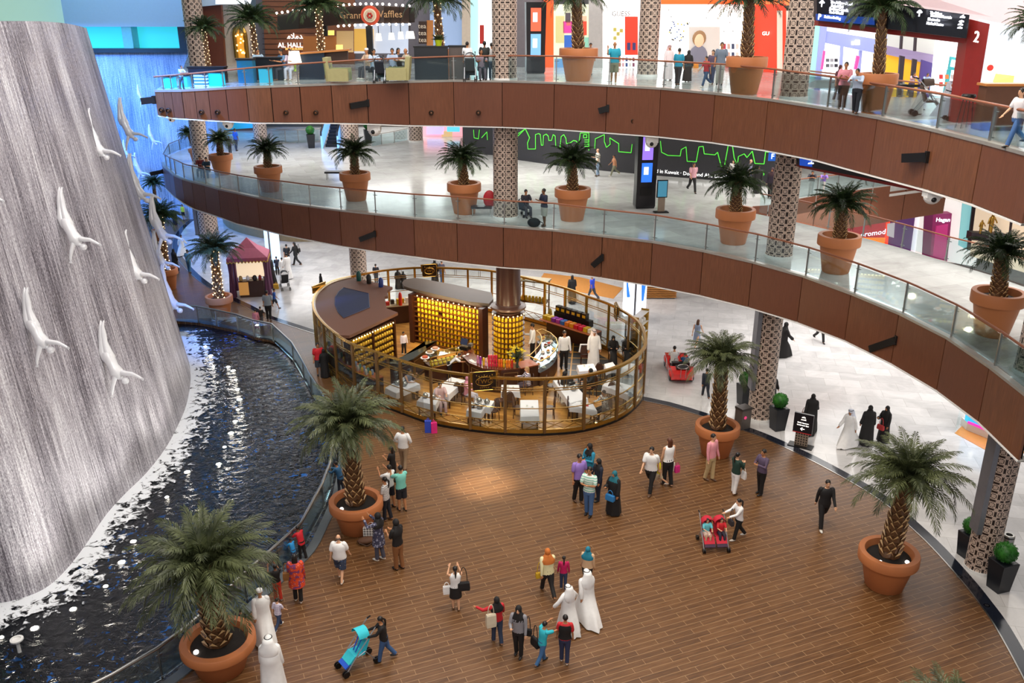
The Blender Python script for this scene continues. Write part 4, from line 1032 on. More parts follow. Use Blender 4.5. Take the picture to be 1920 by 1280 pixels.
for i, q in enumerate(TABS):
    c4 = [P(*k, TZ) for k in q]
    for _ in range(30):
        bad = [p for p in c4 if min((rp_-p).length*(1 if True else 0) for rp_ in rin) < .16 or not inside(p)]
        if not bad: break
        mv = Vector((cx-sum(p.x for p in c4)/4, cy-sum(p.y for p in c4)/4, 0)).normalized()*.06; c4 = [p+mv for p in c4]
    cn = sum(c4, Vector())/4; tabc.append(cn)
    t = thing('cafe_table', 'wooden cafe table under white cloth, '+TLAB[i], 'table', (cn.x, cn.y, KF), 0, 'cafe tables in the kiosk')
    mb = MB(); mb.prism([((p.x-cn.x)*.9, (p.y-cn.y)*.9) for p in c4], .68, .715); mb.build('tabletop', M_TEAWOOD, t)
    for p in c4:
        mb = MB(); mb.box(((p.x-cn.x)*.82, (p.y-cn.y)*.82, .35), (.06, .06, .7)); mb.build('leg', M_TEAWOOD, t)
    # cloth: top and a wavy skirt
    per = []
    for a, b in zip(c4, c4[1:]+c4[:1]):
        for k in range(8): per.append(a.lerp(b, k/8)-cn)
    rings = []
    for s_, z, wv in ((.2, .74, 0), (.96, .74, 0), (1.0, .725, 0), (1.02, .6, .012), (1.05, .44, .03)):
        rings.append([Vector((p.x*s_*(1+wv*sin(j*1.9)), p.y*s_*(1+wv*sin(j*1.9)), z-(.05*abs(sin(j*pi/8)) if z < .5 else 0)*-1)) for j, p in enumerate(per)])
    mb = MB(); mb.loft(rings, False); mb.f.append(tuple(range(32))); mb.mi.append(0)
    o = mb.build('tablecloth', M_CLOTH, None, 40, (cn.x, cn.y, KF)); tag(o, 'white tablecloth on the cafe table '+TLAB[i], 'tablecloth', 'white tablecloths in the kiosk')
    if i in (0, 2, 3, 4, 7):
        for j, (dx, dy) in enumerate(((-.18, .05), (.15, -.08))): teapot((cn.x+dx, cn.y+dy, TZ), j*2+i, 'small silver teapot on the cafe table '+TLAB[i], 'silver teapots on the cafe tables', M_STEEL)
    if i in (5, 6, 8, 9, 11):
        for j, (dx, dy) in enumerate(((-.1, .12), (.12, .0))):
            t = thing('tea_cup', 'white cup and saucer on the table '+TLAB[i], 'cup', (cn.x+dx, cn.y+dy, TZ), 0, 'cups on the cafe tables')
            mb = MB(); mb.lathe([(.07, 0), (.08, .012), (.03, .012)], 12); mb.build('saucer', M_WHITE, t)
            mb = MB(); mb.lathe([(.025, .012), (.04, .06), (.042, .07), (.034, .066), (.02, .02)], 12); mb.build('cup', M_WHITE, t, 50)
mb = MB(); q = tabc[8]; mb.box((0, 0, .008), (.3, .22, .016)); tag(mb.build('menu', cm('#d0271c', .4), None, None, (q.x+.08, q.y+.02, TZ), 1.5), 'red menu lying on the white table by the boy', 'menu')
mb = MB(); q = tabc[4]; mb.box((0, 0, .008), (.34, .12, .016)); tag(mb.build('tray', cm('#5a3a28', .4), None, None, (q.x, q.y, TZ), .2), 'narrow brown tray on the white table by the railing', 'tray')
def chair0():
    t = thing('cafe_chair', '', 'chair', (0, 0, 0))
    mb = MB(); mb.lathe([(.20, .43), (.23, .45), (.22, .48)], 16); mb.build('seat', M_TEAWOOD, t, 40)
    for x, y in ((-.17, -.15), (.17, -.15), (-.17, .17), (.17, .17)):
        mb = MB(); mb.tube([(x*1.1, y*1.1, 0), (x, y, .45)], .02, 6); mb.build('leg', M_TEAWOOD, t)
    mb = MB(); pts = [Vector((.19*cos(a)*(1.1), .2+.03*sin(a), .48+.48*sin(a))) for a in [k*pi/12 for k in range(13)]]; mb.tube(pts, .02, 6); mb.build('back_hoop', M_TEAWOOD, t)
    mb = MB(); mb.loft([[p.lerp(Vector((0, .21, .68)), .12)+Vector((0, d, 0)) for p in pts] for d in (-.01, .01)]); mb.build('back_panel', mat('cane_brown', '#4a2a1a', .5), t)
    return t
CH0 = chair0()
CHS = [(738,752,-35,'left of the table nearest the palm'), (766,741,0,'with the woman in grey on it'), (826,768,20,'pale seat, right of the third table'), (862,750,160,'dark, behind the table with two teapots'), (876,757,70,'below the pink coat'), (936,768,-70,'right of the table with two teapots'), (925,788,-60,'right of the tray table, at the front rail'), (990,738,-80,'under the woman in stripes'),
       (972,782,80,'left of the long empty front table'), (1030,782,-85,'right of the long empty front table'), (1056,748,100,'with the large black coat on it'), (1034,740,80,'far left of the long black-clad table'), (1108,742,-70,'right of the long black-clad table'), (1142,748,200,'dark, in front of the bare right table'), (1120,712,190,'with its back to us at the small table'), (1096,684,0,'draped with a white cloth'),
       (1148,676,0,'round-backed, of the woman in the black scarf'), (1174,676,0,'round-backed, of the woman holding her chin'), (1074,782,80,'left of the red menu table'), (1134,784,-60,'of the boy by the red menu'), (1178,760,190,'at the right rail, low and dark'), (905,714,10,'dark, behind the front sign'), (958,768,170,'below the striped-top table')]
CHL = []
for i, (x, y, rz, lb) in enumerate(CHS):
    p = P(x, y, KF); l = 'dark bentwood cafe chair '+lb
    if i == 0: CH0.location = p; CH0.rotation_euler.z = radians(rz); CH0['label'] = l; CH0['group'] = 'cafe chairs in the kiosk'; CHL.append(CH0)
    else: CHL.append(dup(CH0, p, radians(rz), l, 'cafe chairs in the kiosk'))
q = CHL[15].location; mb = MB(); mb.tube([(-.25, .2, .6), (-.2, .22, .98), (.2, .22, .98), (.25, .2, .6)], .045, 6); tag(mb.build('napkin_cloth', M_CLOTH, None, 50, q), 'white cloth hung over a chair back in the kiosk', 'cloth')
# back counter by the roof opening and goods along the left of the ring
p = P(748, 603, KF); t = thing('back_counter', 'small gold-edged back counter with yellow boxes beside the roof opening', 'counter', p, .3)
mb = MB(); mb.box((0, 0, .5), (1.5, .6, 1.)); mb.build('body', M_TEAWOOD, t); mb = MB(); mb.box((0, 0, 1.03), (1.6, .7, .06)); mb.build('worktop', mat('cream_edge_moulding'), t)
for i, (x, y, c_, h_, lb) in enumerate(((-.6, -.1, '#c8281e', .2, 'red'), (-.3, .1, '#2a1e18', .22, 'dark brown'), (0, -.1, '#e0b41e', .3, 'yellow'), (.25, .12, '#d8a818', .24, 'mustard'), (.5, -.1, '#e6e0d0', .34, 'cream'))):
    q = p+Matrix.Rotation(.3, 3, 'Z') @ Vector((x, y, 0)); mb = MB(); mb.box((0, 0, h_/2), (.2, .2, h_)); tag(mb.build('tea_box', cm(c_, .4), None, None, (q.x, q.y, KF+1.06), .3), lb+' tea box on the back counter by the roof opening', 'box')
q = P(750, 575, KF+1.3); canister((751,572), KF+1.06, .75, .1, '#d8321c', 'bright red bottle-shaped canister on the back counter')
counter([(612,652),(640,678),(672,699),(700,712)], 1.0, .55, 'long low display counter inside the left of the ring', M_TEAWOOD, mat('orange_wood'))
for i in range(22):
    f = (i+.5)/22; k_ = f*3*.999; j = int(k_); QL = [(612,652),(640,678),(672,699),(700,712)]; u_ = k_-j
    q = P(QL[j][0]+(QL[j+1][0]-QL[j][0])*u_, QL[j][1]+(QL[j+1][1]-QL[j][1])*u_-4-5*(i % 2), 1.0)
    tin((q.x, q.y, 1.0), .07, .24, (mat('small_gold_tin'), cm('#8a9ab4', .3), cm('#c9c4ba', .3), cm('#5a8a7a', .3))[i % 4], ('small gold', 'blue-grey', 'pale', 'green')[i % 4]+' tin on the low counter inside the left of the ring', 'tin', 'mixed tins on the left counter', 'sample_tin')
area_kiosk = True
# ---------------------------------------------------------------- people
def pat(name, kind, a, b, sc_=1.):
    n = N(name); tc = n.n('TexCoord').outputs['Object']
    if kind == 'stripe':
        s = n.n('SeparateXYZ', ins={0: tc}); f = n.math('GREATER_THAN', n.math('FRACT', n.math('MULTIPLY', n.math('ADD', s.outputs[2], n.math('MULTIPLY', s.outputs[0], .0)), 13*sc_)), .5); col = n.mix(f, srgb(a), srgb(b))
    elif kind == 'plaid':
        s = n.n('SeparateXYZ', ins={0: tc}); f = [n.math('GREATER_THAN', n.math('FRACT', n.math('MULTIPLY', s.outputs[k], 14*sc_)), .6) for k in (0, 2)]
        col = n.mix(n.math('MULTIPLY', n.math('ADD', f[0], f[1]), .5), srgb(a), srgb(b))
    else:
        v = n.n('TexVoronoi', ins={'Vector': tc, 'Scale': 9*sc_}); w_ = n.n('TexVoronoi', ins={'Vector': tc, 'Scale': 17*sc_})
        col = n.mix(n.math('GREATER_THAN', v.outputs['Distance'], .6 if 'orange' in name else .38), srgb(a), srgb(b)); col = n.mix(n.math('LESS_THAN', w_.outputs['Distance'], .16), col, srgb('#e8dccb'))
    return n.done(n.bsdf(col, .75))
PAT = {'mint': pat('mint_white_stripes', 'stripe', '#8fc9b4', '#e8efe9'), 'orange_print': pat('orange_flower_print', 'dots', '#d8461e', '#7a3a6a'), 'plaid': pat('lilac_plaid', 'plaid', '#ece6ee', '#9a86b4'),
       'tunic': pat('grey_pink_patterned_cloth', 'dots', '#8d8fa6', '#3a3a52', 1.2), 'zebra': pat('purple_white_stripes', 'stripe', '#efeaf2', '#3a2a4a', 1.1), 'bw': pat('black_white_print', 'plaid', '#efece8', '#2a2626', .8), 'denimwash': pat('washed_navy_shorts', 'dots', '#3b4a66', '#2b3448', .7), 'greystripe': pat('grey_white_stripes', 'stripe', '#e8e6e4', '#8d8a88', 1.4)}
SK = {'l': cm('#dba884', .5), 'm': cm('#b97f56', .5), 'd': cm('#7d5236', .5)}
M_EYE = cm('#1a1412', .3); M_LIP = cm('#8d4a40', .5)
def cl(c): return PAT[c] if c in PAT else cm(c, .75)
_sc = bpy.context.scene
def remesh(mb, vox):
    me = bpy.data.meshes.new('tmp'); me.from_pydata(mb.v, [], mb.f); o = bpy.data.objects.new('tmp', me); C.objects.link(o)
    m = o.modifiers.new('r', 'REMESH'); m.mode = 'VOXEL'; m.voxel_size = vox; m.use_smooth_shade = True
    s = o.modifiers.new('s', 'SMOOTH'); s.factor = .5; s.iterations = 2
    dg = bpy.context.evaluated_depsgraph_get(); dg.update(); ev = o.evaluated_get(dg); r = ev.to_mesh()
    v = [tuple(q.co) for q in r.vertices]; f = [tuple(p.vertices) for p in r.polygons]; ev.to_mesh_clear()
    bpy.data.objects.remove(o); bpy.data.meshes.remove(me); return v, f
BODY = {}
POSES = {            # leg swing, lean, left arm (swing, spread, elbow, inward), right arm
 'stand': (5, 0, (6, 9, 12, 0), (2, 9, 10, 0)), 'walk': (24, 3, (-22, 7, 14, 0), (24, 7, 22, 0)), 'walk2': (-22, 3, (22, 7, 24, 0), (-20, 7, 14, 0)),
 'photo': (4, -2, (62, 12, 75, 25), (62, 12, 75, 25)), 'phone': (3, 2, (18, 6, 95, 30), (18, 6, 95, 30)), 'call': (3, 0, (5, 8, 10, 0), (40, 25, 128, 10)),
 'point': (8, 0, (10, 10, 60, 20), (35, 70, 55, -10)), 'pointL': (8, 0, (35, 70, 55, -10), (10, 10, 60, 20)), 'lean': (8, 28, (58, 10, 45, 30), (58, 10, 45, 30)), 'lean2': (6, 14, (45, 8, 50, 20), (45, 8, 50, 20)),
 'push': (16, 6, (42, 4, 35, 8), (42, 4, 35, 8)), 'fold': (3, 0, (25, 10, 90, 55), (25, 10, 90, 55)), 'hips': (8, 0, (-10, 28, 60, 40), (-10, 28, 60, 40)),
 'hold': (4, 0, (8, 8, 14, 0), (22, 8, 80, 25)), 'reach': (12, 6, (70, 20, 18, 0), (25, 10, 60, 10)), 'arms': (14, 8, (86, 20, 8, 0), (86, 10, 8, 0)), 'bend': (4, 48, (60, 8, 30, 10), (60, 8, 30, 10)),
 'spread': (14, 2, (10, 38, 22, 0), (10, 40, 30, 0)), 'sit': (0, 4, (40, 8, 60, 20), (40, 8, 60, 20)), 'sitchin': (0, 8, (50, 14, 110, 20), (40, 8, 60, 20)), 'big': (14, 0, (-12, 16, 16, 0), (14, 16, 16, 0))}
def skeleton(pose):
    a, lean, la, ra = POSES[pose]; seated = pose.startswith('sit'); ln = radians(lean); S = {}
    dz = -.40 if seated else 0
    def tp(x, y, z):                      # torso point, leaned about the pelvis
        z0 = z-.92; return Vector((x, y*cos(ln)-z0*sin(ln), .92+dz+z0*cos(ln)+y*sin(-ln)*0))
    S['tp'] = tp
    for k, sg in (('L', 1), ('R', -1)):
        an = radians(a*sg); hip = Vector((.088*sg, 0, .88+dz))
        if seated: knee = hip+Vector((.03*sg, -.42, -.02)); ank = knee+Vector((0, -.03, -.40))
        else:
            knee = hip+Vector((.0, -.42*sin(an), -.42*cos(an))); sh = an-(abs(an)*1.1 if an < 0 else abs(an)*.2)-.04
            ank = knee+Vector((0, -.40*sin(sh), -.40*cos(sh)))
        S['leg'+k] = (hip, knee, ank)
        sw, ab, el, inw = (la if sg > 0 else ra); sw, ab, el, inw = map(radians, (sw, ab, el, inw)); shd = tp(.185*sg, 0, 1.40)
        d1 = Vector((sin(ab)*sg, -sin(sw)*cos(ab), -cos(sw)*cos(ab))); elb = shd+d1*.28
        f2 = sw+el; d2 = Vector((sin(ab)*sg*.5-sin(inw)*sg, -sin(f2), -cos(f2))).normalized(); wr = elb+d2*.25
        S['arm'+k] = (shd, elb, wr, d2, sg)
    S['drop'] = min(S['legL'][2].z, S['legR'][2].z)-.08
    return S
TOR = [(.82, .150, .100), (.92, .168, .118), (1.05, .142, .098), (1.2, .158, .112), (1.33, .178, .112), (1.41, .165, .092), (1.455, .085, .065)]
def torso(mb, S, k=1., zs=None, w=1., n=14, belly=0.):
    rings = []
    for z, x, y in TOR:
        if zs and not (zs[0] <= z <= zs[1]): continue
        b = belly*math.exp(-((z-1.05)/.14)**2)
        rings.append([S['tp'](x*k*w*cos(2*pi*j/n), y*k*w*sin(2*pi*j/n)*(1+b)-b*.03, z) for j in range(n)])
    mb.loft(rings)
def body_mesh(pose, w, vox):
    key = (pose, w, vox)
    if key in BODY: return BODY[key]
    S = skeleton(pose); mb = MB(); torso(mb, S, .96, None, w); tp = S['tp']
    for k in 'LR':
        h, kn, an = S['leg'+k]; mb.tube([h, h.lerp(kn, .5), kn, kn.lerp(an, .35), an], [.088*w, .076*w, .056, .057, .040], 10, round_=True)
        mb.tube([an+Vector((0, .03, -.03)), an+Vector((0, -.08, -.045)), an+Vector((0, -.15, -.055))], [.036, .036, .028], 8, round_=True)
        sh, el, wr, d, sg = S['arm'+k]; mb.tube([sh, sh.lerp(el, .5), el, el.lerp(wr, .4), wr], [.050*w, .044, .037, .037, .026], 9, round_=True)
        mb.ball(wr+d*.055, (.034, .034, .05), 8, 6, d.to_track_quat('Z', 'Y').to_matrix())
    mb.tube([tp(0, .0, 1.43), tp(0, -.015, 1.55)], [.056, .05], 10, round_=True)
    hd = tp(0, -.02, 1.63); mb.ball(hd, (.074, .092, .108), 14, 10); mb.ball(hd+Vector((0, -.035, -.055)), (.055, .058, .062), 10, 8)
    v, f = remesh(mb, vox); out = MB(); out.add(v, f)
    q = MB()
    nz = hd+Vector((0, -.098, -.018)); q.loft([[nz+Vector((x, y, z)) for x, y, z in r] for r in ([(-.008, .01, .03), (.008, .01, .03), (0, .02, .03)], [(-.016, .0, -.012), (.016, 0, -.012), (0, .03, -.012)])]); q.ball(nz+Vector((0, -.004, -.008)), (.013, .015, .011), 6, 4)
    for sg in (-1, 1): q.ball(hd+Vector((.076*sg, .008, -.012)), (.011, .022, .032), 6, 4)
    for k in 'LR':
        sh, el, wr, d, sg = S['arm'+k]; ax = Vector((0, 0, 1)).cross(d); ax = ax.normalized() if ax.length > .1 else Vector((1, 0, 0)); pn = d.cross(ax)
        for i, ln_ in enumerate((.066, .076, .07, .055)):
            b = wr+d*.088+ax*(.02*(i-1.5)/1.5*1.2); m = b+d*ln_*.5; e = m+(d*.8+pn*.5*-sg).normalized()*ln_*.5; q.tube([b-d*.02, m, e], [.0095, .009, .007], 5)
        b = wr+d*.035+ax*.03; q.tube([b-ax*.012, b+ax*.02+d*.025, b+ax*.02+d*.055], [.012, .010, .008], 5)
    out.add(q.v, q.f); out.cur = 1
    for sg in (-1, 1): out.ball(hd+Vector((.029*sg, -.083, .008)), (.011, .008, .007), 6, 4); out.box(hd+Vector((.03*sg, -.089, .027)), (.03, .006, .006))
    out.cur = 2; out.ball(hd+Vector((0, -.09, -.062)), (.02, .008, .006), 6, 4)
    BODY[key] = (out, S); return BODY[key]
npp = [0]; PEOPLE = []
BAGS = []
def person(f, hy, z, rz, pose, outfit, label, skin='m', w=1., group=None, seat=None, ht=None, bulge=0., loc=None):
    top, bot, head = outfit; w = w*(1.16 if top[0] == 'r' else 1.1)
    p = loc or P(f[0], f[1], z)
    if ht is None:
        hz = PY(f[0], hy, p.y).z-z; ht = max(.8, min(1.95, hz)); 
    sc_ = ht/(1.74 if not pose.startswith('sit') else 1.32)
    if pose in ('lean', 'bend'): sc_ *= 1.08 if pose == 'lean' else 1.3
    vox = .018 if depth((p.x, p.y, z)) < 42 else .026
    mb, S = body_mesh(pose, w, vox); tp = S['tp']; dr = S['drop']
    t = thing('person', label, 'person', (p.x, p.y, z-(dr*sc_ if seat is None else 0)), radians(rz), group, sc_); npp[0] += 1
    if seat is not None: t.location.z = z+seat-(.44)*sc_
    key = ('body', pose, w, vox, skin)
    if key in SHARED: o = bpy.data.objects.new('body', SHARED[key]); C.objects.link(o); o.parent = t
    else: o = mb.build('body', [SK[skin], M_EYE, M_LIP], t, 180); SHARED[key] = o.data
    rng = random.Random(npp[0]); n = 14
    kind, tc = top[0], top[1]
    if kind == 'r':                        # robe
        q = MB(); rings = []; a = POSES[pose][0]; n = 30; fy = lambda z_: -.25*sin(radians(a))*0
        L_, R_ = S['legL'], S['legR']; mid = (L_[2].y+R_[2].y)/2; spread = abs(L_[2].y-R_[2].y)/2
        ph = rng.random()*6
        if pose.startswith('sit'):
            prof = [(.83, .19, .14), (.95, .185, .14)]
            q.tube([Vector((0, .05, .47)), Vector((0, -.2, .48)), Vector((0, -.43, .46)), Vector((0, -.47, .2)), Vector((0, -.5, .05))], [.17, .18, .17, .19, .2], 14)
        else:
            for z_, x, y in ((dr+.05, .235, .16+spread*.9), (dr+.3, .225, .155+spread*.7), (.62, .205, .15+spread*.4), (.85, .195, .15)):
                rings.append([Vector((x*w*cos(2*pi*j/n)*(1+.10*sin(5*2*pi*j/n+ph)*(1-min(1, (z_-dr)/.8))), mid*(1-min(1, max(0, z_-.1)/.8))+y*w*sin(2*pi*j/n)*(1+.12*sin(7*2*pi*j/n+ph)*(1-min(1, (z_-dr)/.8))), z_)) for j in range(n)])
            prof = []
        for z_, x, y in prof+[(1.05, .18, .14), (1.2, .185, .138), (1.33, .195, .13), (1.41, .175, .105), (1.47, .075, .07)]:
            rings.append([tp(x*w*cos(2*pi*j/n), y*w*sin(2*pi*j/n)*(1+bulge*(z_ < 1.25)), z_) for j in range(n)])
        q.loft(rings)
        for k in 'LR':
            sh, el, wr, d, sg = S['arm'+k]; q.tube([sh-Vector((.018*sg, 0, .006)), sh.lerp(el, .5), el, wr-d*.03], [.070*w, .074, .068, .066 if tc[1] == 'f' or tc[1] == 'e' else .08], 12, round_=True)
        q.build('robe', cl(tc), t, 70)
        if len(top) > 2:
            pass
    else:
        q = MB(); torso(q, S, 1.1 if kind != 'k' else 1.06, (.9, 1.5) if kind in 'kc' else (.82, 1.5), w, 16, bulge)
        if kind == 'u':                    # long tunic
            dd = S['tp']; q.loft([[Vector((.20*w*cos(2*pi*j/16), .17*w*sin(2*pi*j/16), .58)) for j in range(16)], [tp(.185*w*cos(2*pi*j/16), .14*w*sin(2*pi*j/16), .92) for j in range(16)]])
        if kind != 'k':
            for k in 'LR':
                sh, el, wr, d, sg = S['arm'+k]
                if kind in 't': q.tube([sh-Vector((.01*sg, 0, -.004)), sh.lerp(el, .3), sh.lerp(el, .72)], [.069*w, .066*w, .062*w], 12, round_=True)
                else: q.tube([sh-Vector((.01*sg, 0, -.004)), sh.lerp(el, .4), el, wr], [.068*w, .060*w, .052, .042], 12, round_=True)
        else:
            for sg in (-1, 1): q.tube([tp(.11*sg, -.09, 1.36), tp(.10*sg, -.02, 1.455), tp(.11*sg, .08, 1.36)], .02, 6)
        q.build('shirt', cl(tc), t, 70)
        if len(top) > 2:                   # waistcoat / jacket panel over the shirt
            q = MB(); torso(q, S, 1.17, (.9, 1.42), w, 16, bulge); q.build('waistcoat', cl(top[2]), t, 70)
    if bot and kind != 'r':
        bk, bc = bot; q = MB()
        q.loft([[Vector((x*w*cos(2*pi*j/n), y*w*sin(2*pi*j/n), z_+S['legL'][0].z-.88)) for j in range(n)] for z_, x, y in ((.78, .165, .115), (.86, .178, .125), (.95, .17, .12), (1.0, .155, .112))])
        if bk == 's':
            q.loft([[Vector((x*w*cos(2*pi*j/18), y*w*sin(2*pi*j/18), z_+S['legL'][0].z-.88)) for j in range(18)] for z_, x, y in ((.50, .20, .16), (.7, .19, .15), (.9, .18, .13))])
        else:
            for k in 'LR':
                h, kn, an = S['leg'+k]
                if bk == 'h': q.tube([h, h.lerp(kn, .5), h.lerp(kn, .95)], [.104*w, .1*w, .095*w], 11)
                else: q.tube([h, h.lerp(kn, .5), kn, kn.lerp(an, .5), an+Vector((0, 0, .0))], [.102*w, .09*w, .074, .07, .066 if bk == 't' else .05], 11)
        q.build({'s': 'skirt', 'h': 'shorts'}.get(bk, 'trousers'), cl(bc), t, 70)
    shoe = cm(('#1b1817', '#d9d3c8', '#5a3f2c')[rng.randrange(3)] if kind != 'r' else '#2a2320', .5)
    for k in 'LR':
        an = S['leg'+k][2]; q = MB(); q.ball(an+Vector((0, -.055, -.045)), (.048, .135, .042), 10, 6); q.build('shoe', shoe, t, 80)
    hk = head[0]; hc = head[1] if len(head) > 1 else '#1a1310'; hd = tp(0, -.02, 1.63)
    if hk in 'hHP':
        q = MB(); q.ball(hd+Vector((0, .016, .026)), (.086, .098, .098), 12, 8)
        if hk == 'H': q.loft([[tp(x*cos(2*pi*j/12), .045+y*sin(2*pi*j/12), z_) for j in range(12)] for z_, x, y in ((1.30, .07, .03), (1.40, .095, .045), (1.55, .092, .055), (1.66, .08, .06))])
        if hk == 'P': q.tube([tp(0, .1, 1.66), tp(0, .15, 1.6), tp(0, .14, 1.45), tp(0, .13, 1.34)], [.03, .035, .03, .012], 8)
        q.build('hair', cm(hc, .45), t, 70)
    elif hk == 'b':
        q = MB(); q.ball(hd+Vector((0, .022, -.012)), (.079, .08, .06), 12, 8); q.build('hair', cm('#6a5a50', .6), t, 70)
    elif hk == 's':
        q = MB(); q.ball(hd+Vector((0, .022, .008)), (.098, .108, .125), 14, 10)
        q.loft([[tp(x*w*cos(2*pi*j/16), y*(1+(w-1)*.8)*sin(2*pi*j/16)+.01, z_) for j in range(16)] for z_, x, y in ((1.26, .19, .135), (1.36, .205, .135), (1.43, .17, .115), (1.5, .10, .095), (1.56, .085, .09))])
        q.build('headscarf', cl(hc), t, 80)
    elif hk == 'g':
        q = MB(); q.ball(hd+Vector((0, .012, .025)), (.092, .106, .105), 14, 10)
        q.loft([[tp(x*w*cos(2*pi*j/16), .055*w+y*w*1.15*sin(2*pi*j/16), z_) for j in range(16)] for z_, x, y in ((1.12, .12, .07), (1.3, .17, .09), (1.42, .175, .088), (1.52, .12, .078), (1.62, .098, .07), (1.7, .08, .05))])
        q.build('headcloth', cl(hc if len(head) > 1 else '#efeeec'), t, 80)
        q = MB(); q.tube([hd+Vector((.088*cos(a), .012+.1*sin(a), .068)) for a in [k*pi/10 for k in range(21)]], .013, 6); q.build('head_cord', cm('#14110f', .6), t, 80)
    elif hk == 'c':
        q = MB(); q.lathe([(.093, 0), (.095, .06), (.07, .085), (.02, .092)], 16, hd+Vector((0, .008, .035))); q.build('cap', cm('#efeeec', .8), t, 60)
    PEOPLE.append(t); return t
def bag(p, off, size, col, name, label, cat, strap=True, h=.3):
    """A bag carried by a person: off is in the person's own frame, metres."""
    M = Matrix.Translation(p.location) @ Matrix.Rotation(p.rotation_euler.z, 4, 'Z'); s = p.scale[0]
    loc = M @ (Vector(off)*s)
    t = thing(name, label, cat, loc, p.rotation_euler.z)
    w_, d_, h_ = size; q = MB(); q.loft([[Vector((x*w_/2*k, y*d_/2*k2, z_)) for x, y in ((-1, -1), (1, -1), (1, 1), (-1, 1))] for k, k2, z_ in ((.92, 1, 0), (1, 1, h_*.3), (.95, .8, h_*.9), (.9, .5, h_))]); q.build('body', cl(col), t)
    q = MB(); q.tube([Vector((w_*.3*cos(a), 0, h_+h*sin(a))) for a in [k*pi/8 for k in range(9)]], .012, 5); q.build('strap', cl(col), t)
    return t
W = '#efeeec'; K_ = '#171414'; BK, WH, HB = ('r', K_), ('r', W), ('h',)
T_ = lambda c, *a: ('t', c)+a
Lg = lambda c, *a: ('l', c)+a
